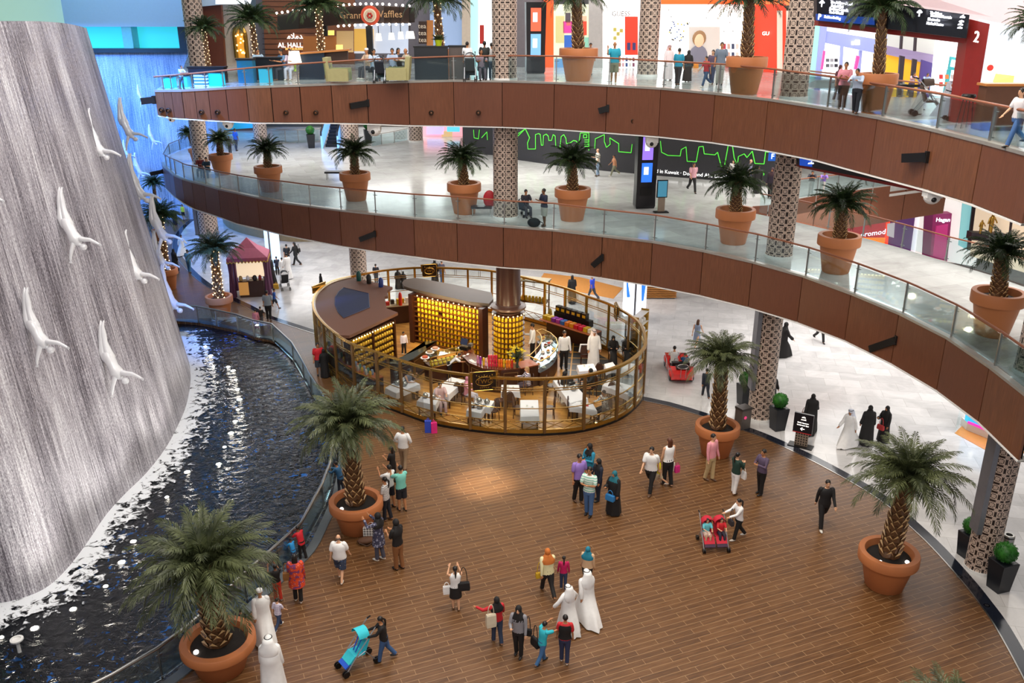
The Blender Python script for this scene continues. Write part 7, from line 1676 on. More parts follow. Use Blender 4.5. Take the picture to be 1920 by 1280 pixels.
part('lit_bay', ((1673,380),(1724,374),(1714,478),(1664,466)), em('#5a3468', .55), S11, 60, 58.5); part('blue_patch', ((1675,382),(1696,378),(1692,420),(1674,412)), em('#3a5a9a', .6), S11, 59.6); part('white_pier', ((1722,370),(1732,370),(1720,480),(1708,478)), em('#e8e0e8', .8), S11, 58.4); part('poster', ((1665,420),(1678,418),(1676,446),(1664,442)), em('#c8b8b8', .7), S11, 59.4)
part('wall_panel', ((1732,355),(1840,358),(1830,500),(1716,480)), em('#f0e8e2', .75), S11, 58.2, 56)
MK = thing('shop_kiosk', 'maroon shop kiosk with white lettering on the ground floor over the opening', 'kiosk', (0, 0, 0))
part('front', ((1750,402),(1785,400),(1776,490),(1744,482)), em('#8a2458', .5), MK, 57, 56.5, 1.); part('doorway', ((1756,424),(1778,420),(1772,486),(1750,480)), em('#b83070', .6), MK, 56.8, 56.5, .1); part('side', ((1734,402),(1751,402),(1744,482),(1730,478)), em('#6a1c48', .5), MK, 57.2, 57); lettering('Hagan', 1768, 412, 8, BL, MK, 56.3)
S12 = thing('shopfront', 'shop window with two mannequins at the far right over the opening', 'shop front', (0, 0, 0))
part('glass_bay', ((1806,376),(1824,380),(1816,470),(1798,460)), em('#8ac8cc', .6), S12, 55); part('dark_pier', ((1824,384),(1836,386),(1822,470),(1814,468)), mat('dark_plum'), S12, 54.8); part('lit_bay', ((1832,384),(1960,420),(1950,520),(1820,480)), em('#d8c0a4', .7), S12, 54.5, 50); part('plinth', ((1822,436),(1900,440),(1898,456),(1820,450)), mat('dark_plum'), S12, 53, 52, .6)
part('dark_pier', ((1866,394),(1880,398),(1872,450),(1858,448)), mat('dark_plum'), S12, 53.6); part('dark_pier', ((1896,410),(1906,414),(1900,470),(1890,468)), mat('dark_plum'), S12, 52)
for i, (x, y0, y1) in enumerate(((1838,412,436), (1856,400,436))):
    q = PY(x, y1, 52.6); h_ = (y1-y0)*mpp(q); t = thing('mannequin', ('small seated', 'tall standing')[i]+' golden mannequin in the far right shop window', 'mannequin', q); mb = MB()
    mb.tube([(0, 0, 0), (0, 0, h_*.45), (0, 0, h_*.8)], [.1*h_, .12*h_, .11*h_], 8, round_=True); mb.ball((0, 0, h_*.93), h_*.075, 8, 6); mb.tube([(-.12*h_, 0, h_*.78), (-.2*h_, -.05, h_*.5)], .04*h_, 6, round_=True); mb.tube([(.12*h_, 0, h_*.78), (.22*h_, -.1, h_*.55)], .04*h_, 6, round_=True); mb.build('figure', M_GOLD, t, 60)
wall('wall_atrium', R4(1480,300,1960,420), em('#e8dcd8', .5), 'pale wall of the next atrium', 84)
# ground floor shops under the lower balcony
S13 = thing('shopfront', 'bright ground-floor shop behind the kiosk', 'shop front', (0, 0, 0)); part('lit_bay', R4(940,440,1290,512), em('#fff4e4', .9), S13, 66)
for k in range(12): part('goods', R4(1000+k*18, 500-(k % 3)*3, 1010+k*18, 516), cm(('#4a7a3a','#c83a2a','#6a6a70','#e0c020','#2a4a9a','#d8d0c8')[k % 6]), S13, 62-(k % 3), th=.5)
mb = MB(); mb.prism([(p.x, p.y) for p in [P(*q) for q in ((1008,530),(1075,545),(1150,560),(1168,540),(1090,520),(1020,512))]], 0, .012); struct('floor', mb, mat('orange_shop_floor', '#c98a4a', .3), 'orange wood shop floor behind the kiosk')
o = thing('slat_bench', 'long slatted timber bench behind the lit advertising column', 'bench', P(1237,558)); 
for k in range(7): mb = MB(); mb.box((0, 0, .12+.13*k), (1.9, .5, .07)); mb.build('slat', mat('honey_timber', '#b87a3a', .5), o)
def adcol(px, w, h, label, c1, strokes):
    p = P(*px); r_ = w*mpp((p.x, p.y, 2))/2; t = thing('advertising_column', label, 'advertising column', (p.x, p.y+r_, 0)); mb = MB(); mb.lathe([(r_*1.03, 0), (r_*1.03, .2)], 32); mb.build('base', M_STEEL, t); mb = MB(); mb.lathe([(r_, .2), (r_, h)], 40); mb.build('lit_face', em(c1, 1.3), t, 60)
    for a0, pts in strokes:
        mb = MB(); mb.tube([Vector((r_*1.02*cos(-pi/2+a0+x), r_*1.02*sin(-pi/2+a0+x), z)) for x, z in pts], [.05+.1*(i % 3)/2 for i in range(len(pts))], 6); mb.build('printed_stroke', em('#2a78d8', .9), t)
    mb = MB(); mb.bar((r_*1.02*cos(-pi/2-.1), r_*1.02*sin(-pi/2-.1), .2), (r_*1.02*cos(-pi/2-.1), r_*1.02*sin(-pi/2-.1), h), .1, .1); mb.build('seam', mat('grey_side_plate'), t)
adcol((1191,603), 44, 5.9, 'glowing white advertising column with blue print behind the kiosk', '#eef4ff', [(-.8, [(0, 5.6), (.1, 4.4), (.02, 3.2), (-.1, 2.2), (.1, 1.4)]), (.55, [(-.1, 5.6), (0, 4), (.05, 2.4), (.0, 1.2)]), (.75, [(.1, 5.6), (0, 4), (-.12, 2.4), (-.15, 1.2)])])
adcol((512,512), 27, 5.9, 'glowing pale blue advertising column behind the booth queue', '#b8d8ff', [])
mb = MB(); led = smoothline([P(*q) for q in ((418,416),(430,428),(460,439),(500,448),(545,453),(600,452))], 3); strip(mb, led, 0, .7, 0, .6); t = tag(mb.build('seating_ledge', mat('tan_ledge_stone', '#8a7858', .5)), 'long low curved tan ledge on the marble behind the booth', 'ledge')
S14 = thing('shopfront', 'ground-floor shop with a blue screen under the lower balcony at the right', 'shop front', (0, 0, 0)); q0, q1 = P(1790,812), P(1866,838)
mb = MB(); mb.prism([(p.x, p.y) for p in [P(*q) for q in ((1790,812),(1850,845),(1925,850),(1860,795),(1812,790))]], 0, .012); mb.build('timber_floor', mat('orange_shop_floor'), S14)
mb = MB(); a, b = P(1790,812), P(1806,783); mb.loft([[a, b], [a+Vector((0, 0, 2.4)), b+Vector((0, 0, 2.4))]], False, close=False); mb.build('glass_pane', M_GLASS, S14)
a, b = P(1811,806), P(1860,826); mb = MB(); d_ = Vector((0, .25, 0)); mb.add([a+Vector((0, 0, .35)), b+Vector((0, 0, .35)), b+Vector((0, 0, 1.5)), a+Vector((0, 0, 1.5))]+[p+d_+Vector((0, 0, z)) for p, z in ((a, .35), (b, .35), (b, 1.5), (a, 1.5))], [(3,2,1,0), (4,5,6,7), (0,1,5,4), (1,2,6,5), (2,3,7,6), (3,0,4,7)]); o = mb.build('screen', em('#2aa0d8', 1.2), S14)
mb = MB(); mb.bar(a+Vector((0, -.04, .38)), b+Vector((0, -.04, .38)), .06, .1); mb.build('magenta_edge', em('#d030a0', 1.), o)
mb = MB(); m_ = a.lerp(b, .35)+Vector((0, -.05, .95)); mb.ball(m_, (.16, .03, .16), 10, 6); mb.build('star', em('#e0f8ff', 2.), o)
mb = MB(); mb.add([a, b, b+d_*2, a+d_*2]+[p+Vector((0, 0, .35)) for p in (a, b, b+d_*2, a+d_*2)], [(0,1,5,4), (1,2,6,5), (4,5,6,7), (3,0,4,7)]); mb.build('desk', M_WHITE, S14)
mb = MB(); mb.box((40, 58, 3), (.4, 70, 6.4)); struct('wall_right', mb, WALLC, 'plain wall at the far right of the ground floor')
# ---------------------------------------------------------------- small things on the floors
def topiary(px, z, w, hb, label, group='ball topiaries in black planters'):
    p = P(*px, z); k = mpp((p.x, p.y, z+.5)); s = w*k; t = thing('topiary', label, 'topiary', p, .3, group, s/.45)
    mb = MB(); mb.loft([[Vector((x*a, y*a, zz)) for x, y in ((-1, -1), (1, -1), (1, 1), (-1, 1))] for zz, a in ((0, .17), (.75, .225), (.76, .2))]); mb.build('planter', mat('black_planter'), t)
    r = random.Random(int(px[0])); mb = MB(); mb.ball((0, 0, .98), .235, 14, 10)
    for i in range(260):
        a, b = r.uniform(0, 2*pi), math.asin(r.uniform(-1, 1)); d = Vector((cos(a)*cos(b), sin(a)*cos(b), sin(b))); c_ = Vector((0, 0, .98))+d*.225; u_ = d.orthogonal().normalized(); v_ = d.cross(u_); e = r.uniform(0, 6); q = (u_*cos(e)+v_*sin(e))
        mb.add([c_-q*.03, c_+d*.035+q*.01, c_+q*.03+d*.02], [(0, 1, 2)])
    mb.build('clipped_ball', M_TOP, t, 80); return t
M_TOP = m_leaf('clipped_box_green', '#1f5a1c', '#3f8a30')
topiary((1457,804), 0, 27, 0, 'ball topiary in a black planter, right of the column by the litter bin')
topiary((1394,757), 0, 24, 0, 'ball topiary in a black planter, left of the column by the litter bin')
topiary((1811,1041), 0, 30, 0, 'ball topiary in a black planter, left of the lower right column')
topiary((1871,1103), 0, 37, 0, 'ball topiary in a black planter, in front of the lower right column')
topiary((584,277), Z1, 15, 0, 'ball topiary in a tall planter, left of the escalator')
topiary((691,268), Z1, 15, 0, 'ball topiary in a tall planter, right of the escalator')
# litter bins
p = P(1391,801); t = thing('litter_bin', 'grey square litter bin with a pink symbol, behind the palm pot', 'litter bin', p, .5)
mb = MB(); mb.box((0, 0, .42), (.5, .42, .84)); mb.build('body', mat('grey_bin', '#6e6660', .4, .4), t); mb = MB(); mb.box((0, 0, .9), (.54, .46, .1)); mb.build('lid', mat('dark_grey_bin', '#3f3a38', .4), t); mb = MB(); mb.lathe([(.07, 0), (.07, .01)], 14); o = mb.build('pink_disc', em('#e0407a', .6), t); o.location = (-.08, -.225, .55); o.rotation_euler = (pi/2, 0, 0)
p = P(1884,1040); t = thing('litter_bin', 'slim steel litter bin right of the lower right column', 'litter bin', p); mb = MB(); mb.lathe([(.17, 0), (.17, .72), (.15, .75), (.10, .75), (.09, .6)], 20); mb.build('body', M_STEEL, t, 40); mb = MB(); mb.lathe([(.172, .66), (.172, .7)], 20); mb.build('band', M_DARK, t)
# sign stand
p = P(1501,836); t = thing('sign_stand', 'black direction stand with white lettering at the edge of the marble', 'sign', p, -.55)
mb = MB(); mb.box((0, 0, .02), (.95, .42, .04)); mb.build('base', M_DARK, t); mb = MB(); mb.box((0, 0, .32), (.5, .06, .56)); 
o = mb.build('lattice_leg', mat('bronze_lattice_leg', '#8a7868', .5), t); mb = MB()
for i in range(5):
    for j in range(5): mb.ball((-.2+.1*i, -.035, .1+.11*j), (.03, .01, .035), 4, 3)
mb.build('piercing', M_DARK, o); mb = MB(); mb.box((0, 0, 1.0), (.74, .1, .84)); mb.build('board', mat('black_sign_face'), t); mb = MB(); mb.box((0, -.055, .6), (.72, .01, .03)); mb.build('red_line', cm('#c02a2a'), t)
M = lambda z: Matrix.Translation((0, -.06, z)) @ Matrix.Rotation(pi/2, 4, 'X')
for s_, z, h_ in (('\uFEE3\uFEFC\uFEE3', 1.28, .09), ('\uFEE3\uFEAA\uFEE3\uFEFC', 1.18, .09), ('Dubai Aquarium', 1.03, .065), ('Underwater Zoo', .93, .065), ('\u2190', .77, .22)): text(s_, 'lettering', W_LIT, h_, M(z), t, .01)
p = P(1239,398,Z1); t = thing('poster_stand', 'blue poster stand on a lattice leg right of the black totem', 'sign', p, .1)
mb = MB(); mb.box((0, 0, .02), (.7, .4, .04)); mb.build('base', M_DARK, t); mb = MB(); mb.box((0, 0, .4), (.34, .05, .7)); mb.build('lattice_leg', mat('bronze_lattice_leg'), t); mb = MB(); mb.box((0, 0, 1.15), (.52, .08, .85)); mb.build('frame', M_DARK, t); mb = MB(); mb.box((0, -.045, 1.15), (.44, .02, .76)); mb.build('poster', em('#3a7a94', .7), t)
# pushchairs
def pushchair(px, z, rz, col, col2, label, twin=False, sc_=1., hood=True):
    p = P(*px, z); t = thing('pushchair', label, 'pushchair', p, radians(rz), None, sc_); n = 2 if twin else 1; w_ = .42*n
    fm = mat('grey_tube', '#b4b6bc', .3, .7)
    for x in (-w_/2, w_/2):
        mb = MB(); mb.tube([(x, -.42, .1), (x, -.05, .55), (x, .42, 1.05)], .014, 6); mb.tube([(x, .38, .1), (x, .1, .5), (x, -.1, .42)], .014, 6); mb.build('side_frame', fm, t)
        for y in (-.44, .40):
            mb = MB(); 
            for dx in (-.03, .03): mb.loft([[Vector((x+dx+d, y+.085*cos(2*pi*k/14), .085+.085*sin(2*pi*k/14))) for k in range(14)] for d in (-.015, .015)])
            mb.build('wheel', M_DARK, t)
        mb = MB(); mb.tube([(x, .42, 1.05), (x, .52, 1.08)], .022, 6); mb.build('handle', M_DARK, t)
    for i in range(n):
        cx_ = (i-(n-1)/2)*.42
        mb = MB(); mb.loft([[Vector((cx_+sx*.18, y, z_)) for sx in (-1, 1)]+[Vector((cx_+sx*.18, y+.03, z_-.04)) for sx in (1, -1)] for y, z_ in ((-.34, .28), (-.16, .44), (.08, .42), (.26, .86))]); mb.build('seat', cl(col), t, 40)
        mb = MB(); mb.box((cx_, -.36, .24), (.36, .16, .04), 0, .5); mb.build('footrest', cl(col2), t)
        if hood: mb = MB(); mb.loft([[Vector((cx_+.2*cos(a), .26-.28*k, .84+.2*sin(a)*(1-.15*k)+.04*k)) for a in [j*pi/8 for j in range(9)]] for k in (0, .5, 1)], False, close=False); mb.loft([[Vector((cx_+.19*cos(a), .26-.28*k, .83+.19*sin(a)*(1-.15*k)+.04*k)) for a in [j*pi/8 for j in range(9)]] for k in (0, .5, 1)], False, close=False); mb.build('hood', cl(col), t, 60)
        for sx in (-1, 1): mb = MB(); mb.bar((cx_+sx*.08, .1, .78), (cx_+sx*.05, -.08, .46), .03, .015); mb.build('harness', cl(col2), t)
    return t
pushchair((672,1246), 0, -52, '#35c4d4', '#1f54c4', 'turquoise and blue empty pushchair at the bottom of the plaza', False, 1.08)
tp_ = pushchair((1336,1022), 0, 4, '#c01e34', '#3a2038', 'red twin pushchair carrying two girls', True, .95)
for i, (of, lb) in enumerate(((('t','#6ac8d4'),('t','#d8a890'),('H',)), (('t','#d82a34'),('t','#2a2434'),('h',))) and (((('t','#6ac8d4'),('h','#d8b8a8'),('H',)), 'girl in pale turquoise sitting in the red twin pushchair'), ((('t','#d82a34'),('t','#2a2434'),('P',)), 'girl in red sitting in the red twin pushchair'))):
    p = tp_.location+Matrix.Rotation(radians(4), 3, 'Z') @ Vector(((-.23, .23)[i], .05, 0)); person((0, 0), 0, 0, 4, 'sit', of, lb, 'l', ht=.8, seat=.46, loc=p)
pushchair((535,541), 0, 200, '#17171a', '#2a2a2e', 'black pushchair beside the booth queue', False, 1.15)
pushchair((714,155), Z2, 180, '#232833', '#2a5a6a', 'dark pushchair between the two olive armchairs', False, 1.05)
pushchair((882,152), Z2, 180, '#3a4448', '#22282c', 'grey pushchair left of the upper lattice column', False, 1.15)
pushchair((1738,217), Z2, 80, '#4a3a30', '#26201e', 'brown pushchair beside the bending man in white', False, 1.0)
pushchair((1795,226), Z2, 80, '#1f2a40', '#26201e', 'dark pushchair half hidden by the red post', False, .75)
pushchair((980,405), Z1, 160, '#2a3a4a', '#9aa4b0', 'small grey pushchair behind the glass by the lower lattice column', False, .85)
# red toy car with driver
p = P(1271,698); t = thing('ride_on_car', 'red open ride-on car on the marble', 'car', p, radians(178)); t.scale = (.98, 1.28, 1.15)
CR = mat('glossy_red', '#d8201c', .2, coat=.6)
mb = MB(); mb.loft([[Vector((sx*x, y, z)) for sx, z in ((-1, z0), (1, z0), (1, z1), (-1, z1))] for y, x, z0, z1 in ((-1.05, .42, .2, .42), (-.9, .52, .12, .5), (-.2, .55, .12, .55), (.0, .5, .12, .36), (.6, .5, .12, .36), (.75, .55, .12, .62), (1.05, .5, .14, .56), (1.15, .42, .22, .44))]); mb.build('body', CR, t, 30)
for x in (-.48, .48):
    for y in (-.68, .72):
        mb = MB(); mb.loft([[Vector((x+d, y+.21*cos(2*pi*k/18), .21+.21*sin(2*pi*k/18))) for k in range(18)] for d in (-.09, .09)]); mb.build('wheel', M_DARK, t)
        mb = MB(); mb.ball((x, y, .3), (.13, .3, .18), 12, 6); mb.build('mudguard', CR, t, 60)
mb = MB(); mb.box((0, .86, .62), (.6, .32, .06)); mb.build('boot_panel', M_DARK, t); mb = MB(); mb.tube([(.26*cos(a), 1.0+.02, .72+.1*sin(a)) for a in [k*pi/8 for k in range(17)]], .02, 6); mb.tube([(-.12, 1.18, .3), (-.12, 1.2, .7)], .014, 5); mb.tube([(.12, 1.18, .3), (.12, 1.2, .7)], .014, 5); mb.build('rear_rack', M_STEEL, t)
for sx in (-1, 1): mb = MB(); mb.tube([(sx*.25+.11*cos(a), .6, .75+.16*sin(a)) for a in [k*pi/8 for k in range(9)]], .02, 6); mb.build('roll_hoop', M_STEEL, t)
mb = MB(); mb.box((0, .45, .46), (.84, .2, .4)); mb.box((0, .1, .38), (.84, .6, .08)); mb.build('seat', M_DARK, t)
mb = MB(); mb.tube([(-.2+.12*cos(a), -.2, .66+.12*sin(a)) for a in [k*pi/6 for k in range(13)]], .016, 5); mb.build('steering_wheel', M_DARK, t)
for i, (dx, dy, of, lb) in enumerate(((.24, .1, (T_('#e4e0e0'),('t','#3a3a44'),('h',)), 'man in white tee riding in the red car'), (-.22, .45, (T_('#2a5a8a'),('t','#2a2a34'),('h',)), 'child in dark blue riding in the red car'))):
    q = p+Matrix.Rotation(radians(178), 3, 'Z') @ Vector((dx, dy, 0)); person((0, 0), 0, 0, 178, 'sit', of, lb, 'm', ht=(1.25, .95)[i], seat=.52, loc=q)
# striped booth
p = P(471,556); t = thing('market_booth', 'purple striped market booth with a scalloped tent roof', 'booth', p, .18)
bs = 64*mpp((p.x, p.y, 1.5))/2; STR = pat('purple_curtain_stripe', 'stripe', '#6a3a5e', '#7d4a6c', .1); ROOF = mat('rose_canvas', '#a8566e', .7); D_ = bs*1.5
for x in (-bs, bs):
    for y in (0, D_):
        mb = MB(); n = 20; mb.loft([[Vector((x+(.16+.03*sin(5*2*pi*k/n))*cos(2*pi*k/n)*(1.2 if z < .2 else 1)*(.7 if 1.3 < z < 1.6 else 1), y+(.16+.03*sin(5*2*pi*k/n))*sin(2*pi*k/n), z)) for k in range(n)] for z in (0, .15, 1.4, 1.5, 2.3)]); mb.build('curtain', mat('plum_curtain', '#5f3450', .8), t, 60)
mb = MB(); mb.quad((-bs, 0, 0), (-bs, D_, 0), (-bs, D_, 2.3), (-bs, 0, 2.3)); mb.quad((-bs-.04, 0, 0), (-bs-.04, 0, 2.3), (-bs-.04, D_, 2.3), (-bs-.04, D_, 0)); mb.build('side_curtain', mat('violet_curtain', '#4a3a78', .8), t)
e = bs*1.15; ap = Vector((0, D_/2, 3.5)); c4 = [Vector((-e, -.2, 2.45)), Vector((e, -.2, 2.45)), Vector((e, D_+.2, 2.45)), Vector((-e, D_+.2, 2.45))]
mb = MB()
for a, b in zip(c4, c4[1:]+c4[:1]):
    m1, m2 = a.lerp(ap, .55)-Vector((0, 0, .1)), b.lerp(ap, .55)-Vector((0, 0, .1)); mb.quad(a, b, m2, m1); mb.add([m1, m2, ap], [(0, 1, 2)])
mb.build('roof', ROOF, t)
mb = MB()
for a, b in zip(c4, c4[1:]+c4[:1]):
    n = 12
    for k in range(n): q0, q1 = a.lerp(b, k/n), a.lerp(b, (k+1)/n); qm = (q0+q1)/2; mb.add([q0, q1, q1-Vector((0, 0, .18)), qm-Vector((0, 0, .3)), q0-Vector((0, 0, .18))], [(0, 1, 2, 3, 4)])
mb.build('valance', ROOF, t)
mb = MB()
for a, b in zip(c4, c4[1:]+c4[:1]):
    n = 12
    for k in range(n): q0, q1 = a.lerp(b, k/n), a.lerp(b, (k+1)/n); qm = (q0+q1)/2; mb.bar(q0-Vector((0, 0, .18)), qm-Vector((0, 0, .3)), .04, .04); mb.bar(qm-Vector((0, 0, .3)), q1-Vector((0, 0, .18)), .04, .04)
mb.build('gold_braid', cm('#d8b04a', .5), t)
mb = MB(); mb.box((.1, .15, .5), (bs*1.4, .5, 1.)); mb.build('stall_counter', mat('dark_counter', '#241710', .4), t); mb = MB(); mb.box((-.35*bs, -.12, .55), (bs*.55, .04, .8)); mb.build('gold_display', em('#c08a4a', .5), t); mb = MB(); mb.box((0, D_*.7, 1.6), (bs*1.6, .05, 1.3)); mb.build('lit_backdrop', em('#f0d8b8', .8), t)
for i, (x, w_, c_) in enumerate(((-.5,.3,'#c8a060'),(-.1,.25,'#e8e0d8'),(.3,.35,'#2a2426'),(.6,.25,'#a83a3a'))):
    q = Matrix.Rotation(.18, 3, 'Z') @ Vector((x*bs, .12, 1.)); mb = MB(); mb.lathe([(w_*.3, 0), (w_*.42, .1), (w_*.3, .26), (w_*.12, .3)], 10); tag(mb.build('bag_on_show', cl(c_), None, 50, (p.x+q.x, p.y+q.y, 1.)), ('tan', 'white', 'black', 'red')[i]+' bag on the booth counter', 'bag')
floorbag((518,541), 0, (.3, .16, .3), '#d8a83a', 'carrier_bag', 'yellow carrier bag by the wheel of the black pushchair', .1)
# hatches, spotlights and cameras on the balcony fronts
def onfront(q, L, zt=None):
    best = min(L.line, key=lambda p: abs(proj((p.x, p.y, L.z-1))[0]-q[0])); return PY(q[0], q[1], best.y-.05)
def dark_arm(a, b, Lv, label):
    p, q = onfront(a, Lv), onfront(b, Lv); d = Vector((0, -.14, 0))
    t = thing('light_arm', label, 'lamp', q, 0, 'black lamp arms on the balcony fronts'); mb = MB(); mb.bar(p-q+d*1.5, d*.2, .14, .24); mb.build('housing', M_DARK, t); mb = MB(); mb.box(d*.2, (.12, .12, .3)); mb.build('wall_plate', M_DARK, t)
for a, b, Lv, lb in (((268,189),(289,187),LV2,'black lamp arm sticking out at the left tip of the upper balcony'), ((658,198),(690,193),LV2,'black lamp arm on the upper balcony front, below the two armchairs'), ((1122,207),(1139,203),LV2,'black lamp arm on the upper balcony front, below the man in turquoise'), ((1688,294),(1738,294),LV2,'black lamp arm on the upper balcony front at the right'),
                     ((284,325),(306,321),LV1,'black lamp arm at the left tip of the lower balcony'), ((676,447),(703,438),LV1,'black lamp arm on the lower balcony front above the kiosk roof'), ((1110,496),(1129,482),LV1,'black lamp arm on the lower balcony front above the kiosk ring'), ((1628,650),(1680,637),LV1,'black lamp arm on the lower balcony front at the right')): dark_arm(a, b, Lv, lb)
SPL = [(304,206),(317,207),(379,210),(409,210),(537,211),(593,211),(809,211),(897,211),(1187,226.5),(1287,235.5),(1585,283),(1683,305)]
names = ['first', 'second', 'third', 'fourth', 'fifth', 'sixth', 'seventh', 'eighth', 'ninth', 'tenth', 'eleventh', 'twelfth']
for i, q in enumerate(SPL):
    p = onfront(q, LV2); k = 4.6*mpp(p); t = thing('front_spotlight', 'small round black spotlight on the upper balcony front, %s from the left' % names[i], 'spotlight', p, 0, 'round spotlights on the upper balcony front')
    mb = MB(); n = 16; mb.loft([[Vector((r_*cos(2*pi*j/n), -d, r_*sin(2*pi*j/n))) for j in range(n)] for r_, d in ((k, 0), (k, .12), (k*.75, .16), (k*.7, .1))]); mb.build('housing', mat('bronze_black', '#3a2a20', .4, .5), t); mb = MB(); mb.ball((0, -.1, 0), (k*.45, .03, k*.45), 10, 6); mb.build('lens', mat('amber_lens', '#8a5a3a', .2), t)
CAMS = [(322,222,14),(428,232,20),(702,241,28),(1222,264,26),(1748,366,34)]
for i, (x, y, w_) in enumerate(CAMS):
    b = min(LV2.line, key=lambda p: abs(proj((p.x, p.y, LV2.bot(p)))[0]-x)); p = PY(x, y, b.y+.35); k = w_*mpp(p)/2
    t = thing('surround_camera', 'white dome camera hanging under the upper balcony, %s' % ('smallest, at the left tip', 'above the leftmost palms', 'right of the escalator column', 'in front of the black hoarding', 'largest, at the right')[i], 'camera', p, 0, 'white cameras under the upper balcony')
    mb = MB(); mb.box((0, 0, k*.35), (k*1.7, k*1.4, k*1.1)); mb.ball((0, 0, -k*.2), (k*.9, k*.9, k*.8), 14, 8); mb.build('housing', M_WHITE, t, 40); mb = MB(); mb.ball((-.1*k, -k*.75, -k*.35), k*.3, 10, 6); mb.build('lens', M_DARK, t)
    mb = MB(); mb.tube([(0, 0, k*.8), (0, 0, max(k*1.2, 12.4-p.z))], k*.12, 6); mb.build('stem', M_WHITE, t)
for i, (x, y) in enumerate(((1799,1081), (1850,1135))):
    p = P(x, y); t = thing('floor_light', ('small recessed floor light left of the lower right column', 'small recessed floor light in front of the lower right column')[i], 'lamp', p); mb = MB(); mb.lathe([(.09, 0), (.085, .012)], 16); mb.build('rim', M_STEEL, t); mb = MB(); mb.lathe([(.06, .0), (.06, .015)], 14); mb.build('lens', mat('dark_lens', '#2a2a2e', .1), t)
# ---------------------------------------------------------------- light
sc = bpy.context.scene
w = bpy.data.worlds.new('hall_air'); sc.world = w; w.use_nodes = True
w.node_tree.nodes['Background'].inputs[0].default_value = (.9, .88, .95, 1); w.node_tree.nodes['Background'].inputs[1].default_value = .35
def area(name, loc, size, energy, col, rot=(0, 0, 0), sy=None, spread=180):
    l = bpy.data.lights.new(name, 'AREA'); l.energy = energy; l.color = col; l.size = size; l.spread = radians(spread)
    if sy: l.shape = 'RECTANGLE'; l.size_y = sy
    o = bpy.data.objects.new(name, l); C.objects.link(o); o.location = loc; o.rotation_euler = rot; return o
def spot(name, loc, target, energy, col, ang=60, r=.1, blend=.5):
    l = bpy.data.lights.new(name, 'SPOT'); l.energy = energy; l.color = col; l.spot_size = radians(ang); l.spot_blend = blend; l.shadow_soft_size = r
    o = bpy.data.objects.new(name, l); C.objects.link(o); o.location = loc
    o.rotation_euler = (Vector(target)-Vector(loc)).to_track_quat('-Z', 'Y').to_euler(); return o
def point(name, loc, energy, col, r=.1):
    l = bpy.data.lights.new(name, 'POINT'); l.energy = energy; l.color = col; l.shadow_soft_size = r
    o = bpy.data.objects.new(name, l); C.objects.link(o); o.location = loc; return o
WARM, COOL, NEUT = (1, .86, .68), (.55, .75, 1), (1, .95, .88)
area('atrium_ceiling_lamp', (0, 28, 27.5), 22, 6000, NEUT)
area('near_side_fill', (0, 3, 21), 20, 2600, NEUT, (radians(55), 0, 0), 4)  # unseen fill added on the camera side to brighten the balcony fronts
spot('blue_tint_fill', (-14, 28, 25), (-13.5, 37.5, 12), 75000, (.06, .27, 1), 24, .5, .9)  # added spot that tints the left balcony ends blue, no fixture there
for x, y, z in ((-4.5, 39.5, 2.35), (-1.5, 38.5, 2.4), (2.5, 39.5, 2.4), (-1, 35, 2.4), (4, 37.5, 2.4)): point('kiosk_fill', (x, y, z), 45, (1, .78, .45), .12)  # bare warm points added to brighten the kiosk interior
spot('plaza_downlight', (-1, 31, 27), P(905, 905), 70000, WARM, 6.5, .3, 1.)
spot('plaza_downlight', (6, 20, 26), (4, 22, 0), 6000, WARM, 70, .4)
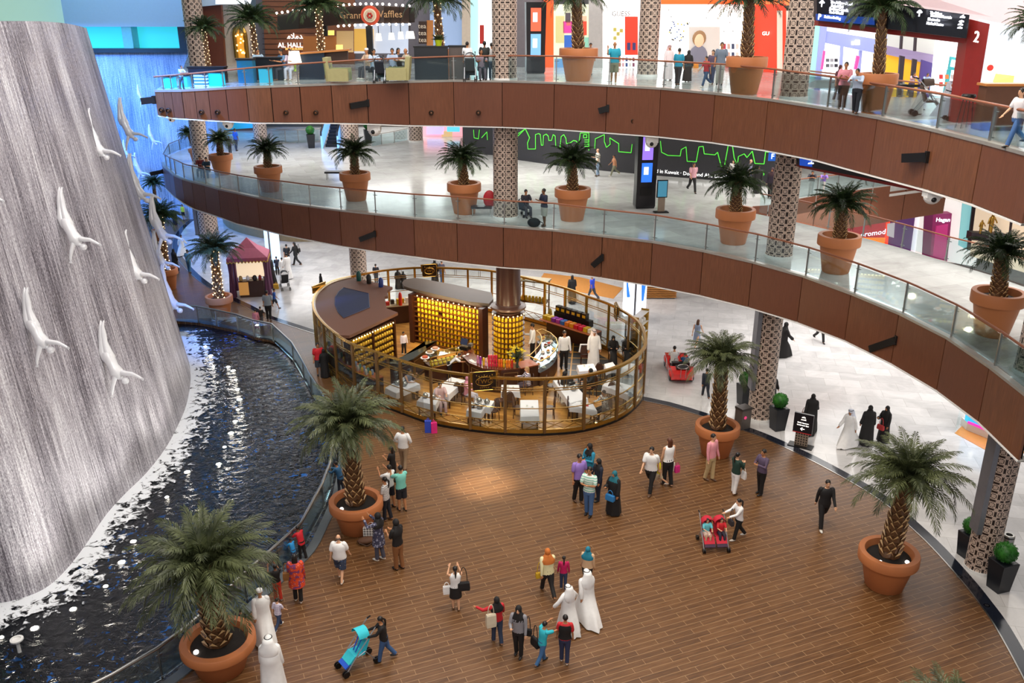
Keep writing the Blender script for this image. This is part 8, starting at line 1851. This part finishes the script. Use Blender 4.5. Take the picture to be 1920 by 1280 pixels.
# downlights under the balconies
for x, y, e in ((-14, 56, 1100), (0, 50, 1800), (16, 44, 1000), (20, 30, 480), (-14, 70, 900)):
    area('soffit_downlight_panel', (x, y, 6.2), 9, e*.72, (1, .97, .94))
for x, y, e in ((-14, 58, 1250), (0, 52, 1650), (16, 46, 1600), (19, 30, 900), (-10, 72, 1200), (12, 66, 1400)):
    area('soffit_downlight_panel', (x, y, 12.2), 9, e*.72, (1, .97, .94))
for x, y, e in ((-10, 56, 1200), (6, 52, 2200), (20, 40, 2500), (20, 28, 2000)):
    area('ceiling_downlight_panel', (x, y, 19.5), 9, e*.72, (1, .97, .94))
# waterfall wash
for y, e in ((22, 520), (27, 480), (32, 420), (38, 380)):
    spot('waterfall_uplight', (-10.5, y, .3), (-15.5, y, 7), e, (1, .97, .92), 110, .3)
area('waterfall_top_lamp', (-8, 32, 22), 6, 420, (.85, .88, 1), (0, radians(35), 0), 16)
l = area('tin_wall_fill', TWM[0], 3.6, 110, (1, .82, .5), (radians(35), 0, TWM[1]), .2)  # area light added to lift the yellow of the tins
point('tea_column_lamp', (ca.x, ca.y-1.7, 2.6), 40, (1, .82, .5), .15)
area('upper_wall_fill', (-36, 63, 19), 16, 1500, (.55, .78, 1), (radians(105), 0, 0), 2)  # area light added to brighten the wall above the recess
area('blue_wall_lamp', (-34, 58, 17), 8, 7000, (.12, .35, 1), (radians(60), 0, radians(0)), 4)
for x, y in ((-24, 55), (-19, 60), (-27, 63), (-21, 68), (-14, 66), (-25, 75), (-17, 77), (-10, 74), (-22, 50), (-15, 55), (-11, 62), (-20, 73), (-29, 70)): area('blue_glint_light', (x, y, 27.8), .9, 130, (.05, .34, 1))  # unseen blue sources added only for glints on the pool
v = sc.view_settings; v.view_transform = 'Standard'; v.look = 'None'; v.exposure = .08; v.gamma = 1.; v.use_curve_mapping = False
c = sc.cycles; c.max_bounces = 6; c.diffuse_bounces = 3; c.glossy_bounces = 3; c.transmission_bounces = 4; c.transparent_max_bounces = 14
c.sample_clamp_indirect = 6.; c.use_denoising = True; c.use_adaptive_sampling = True; c.adaptive_threshold = .025
try: c.denoiser = 'OPENIMAGEDENOISE'
except Exception: pass
c.caustics_reflective = False; c.caustics_refractive = False
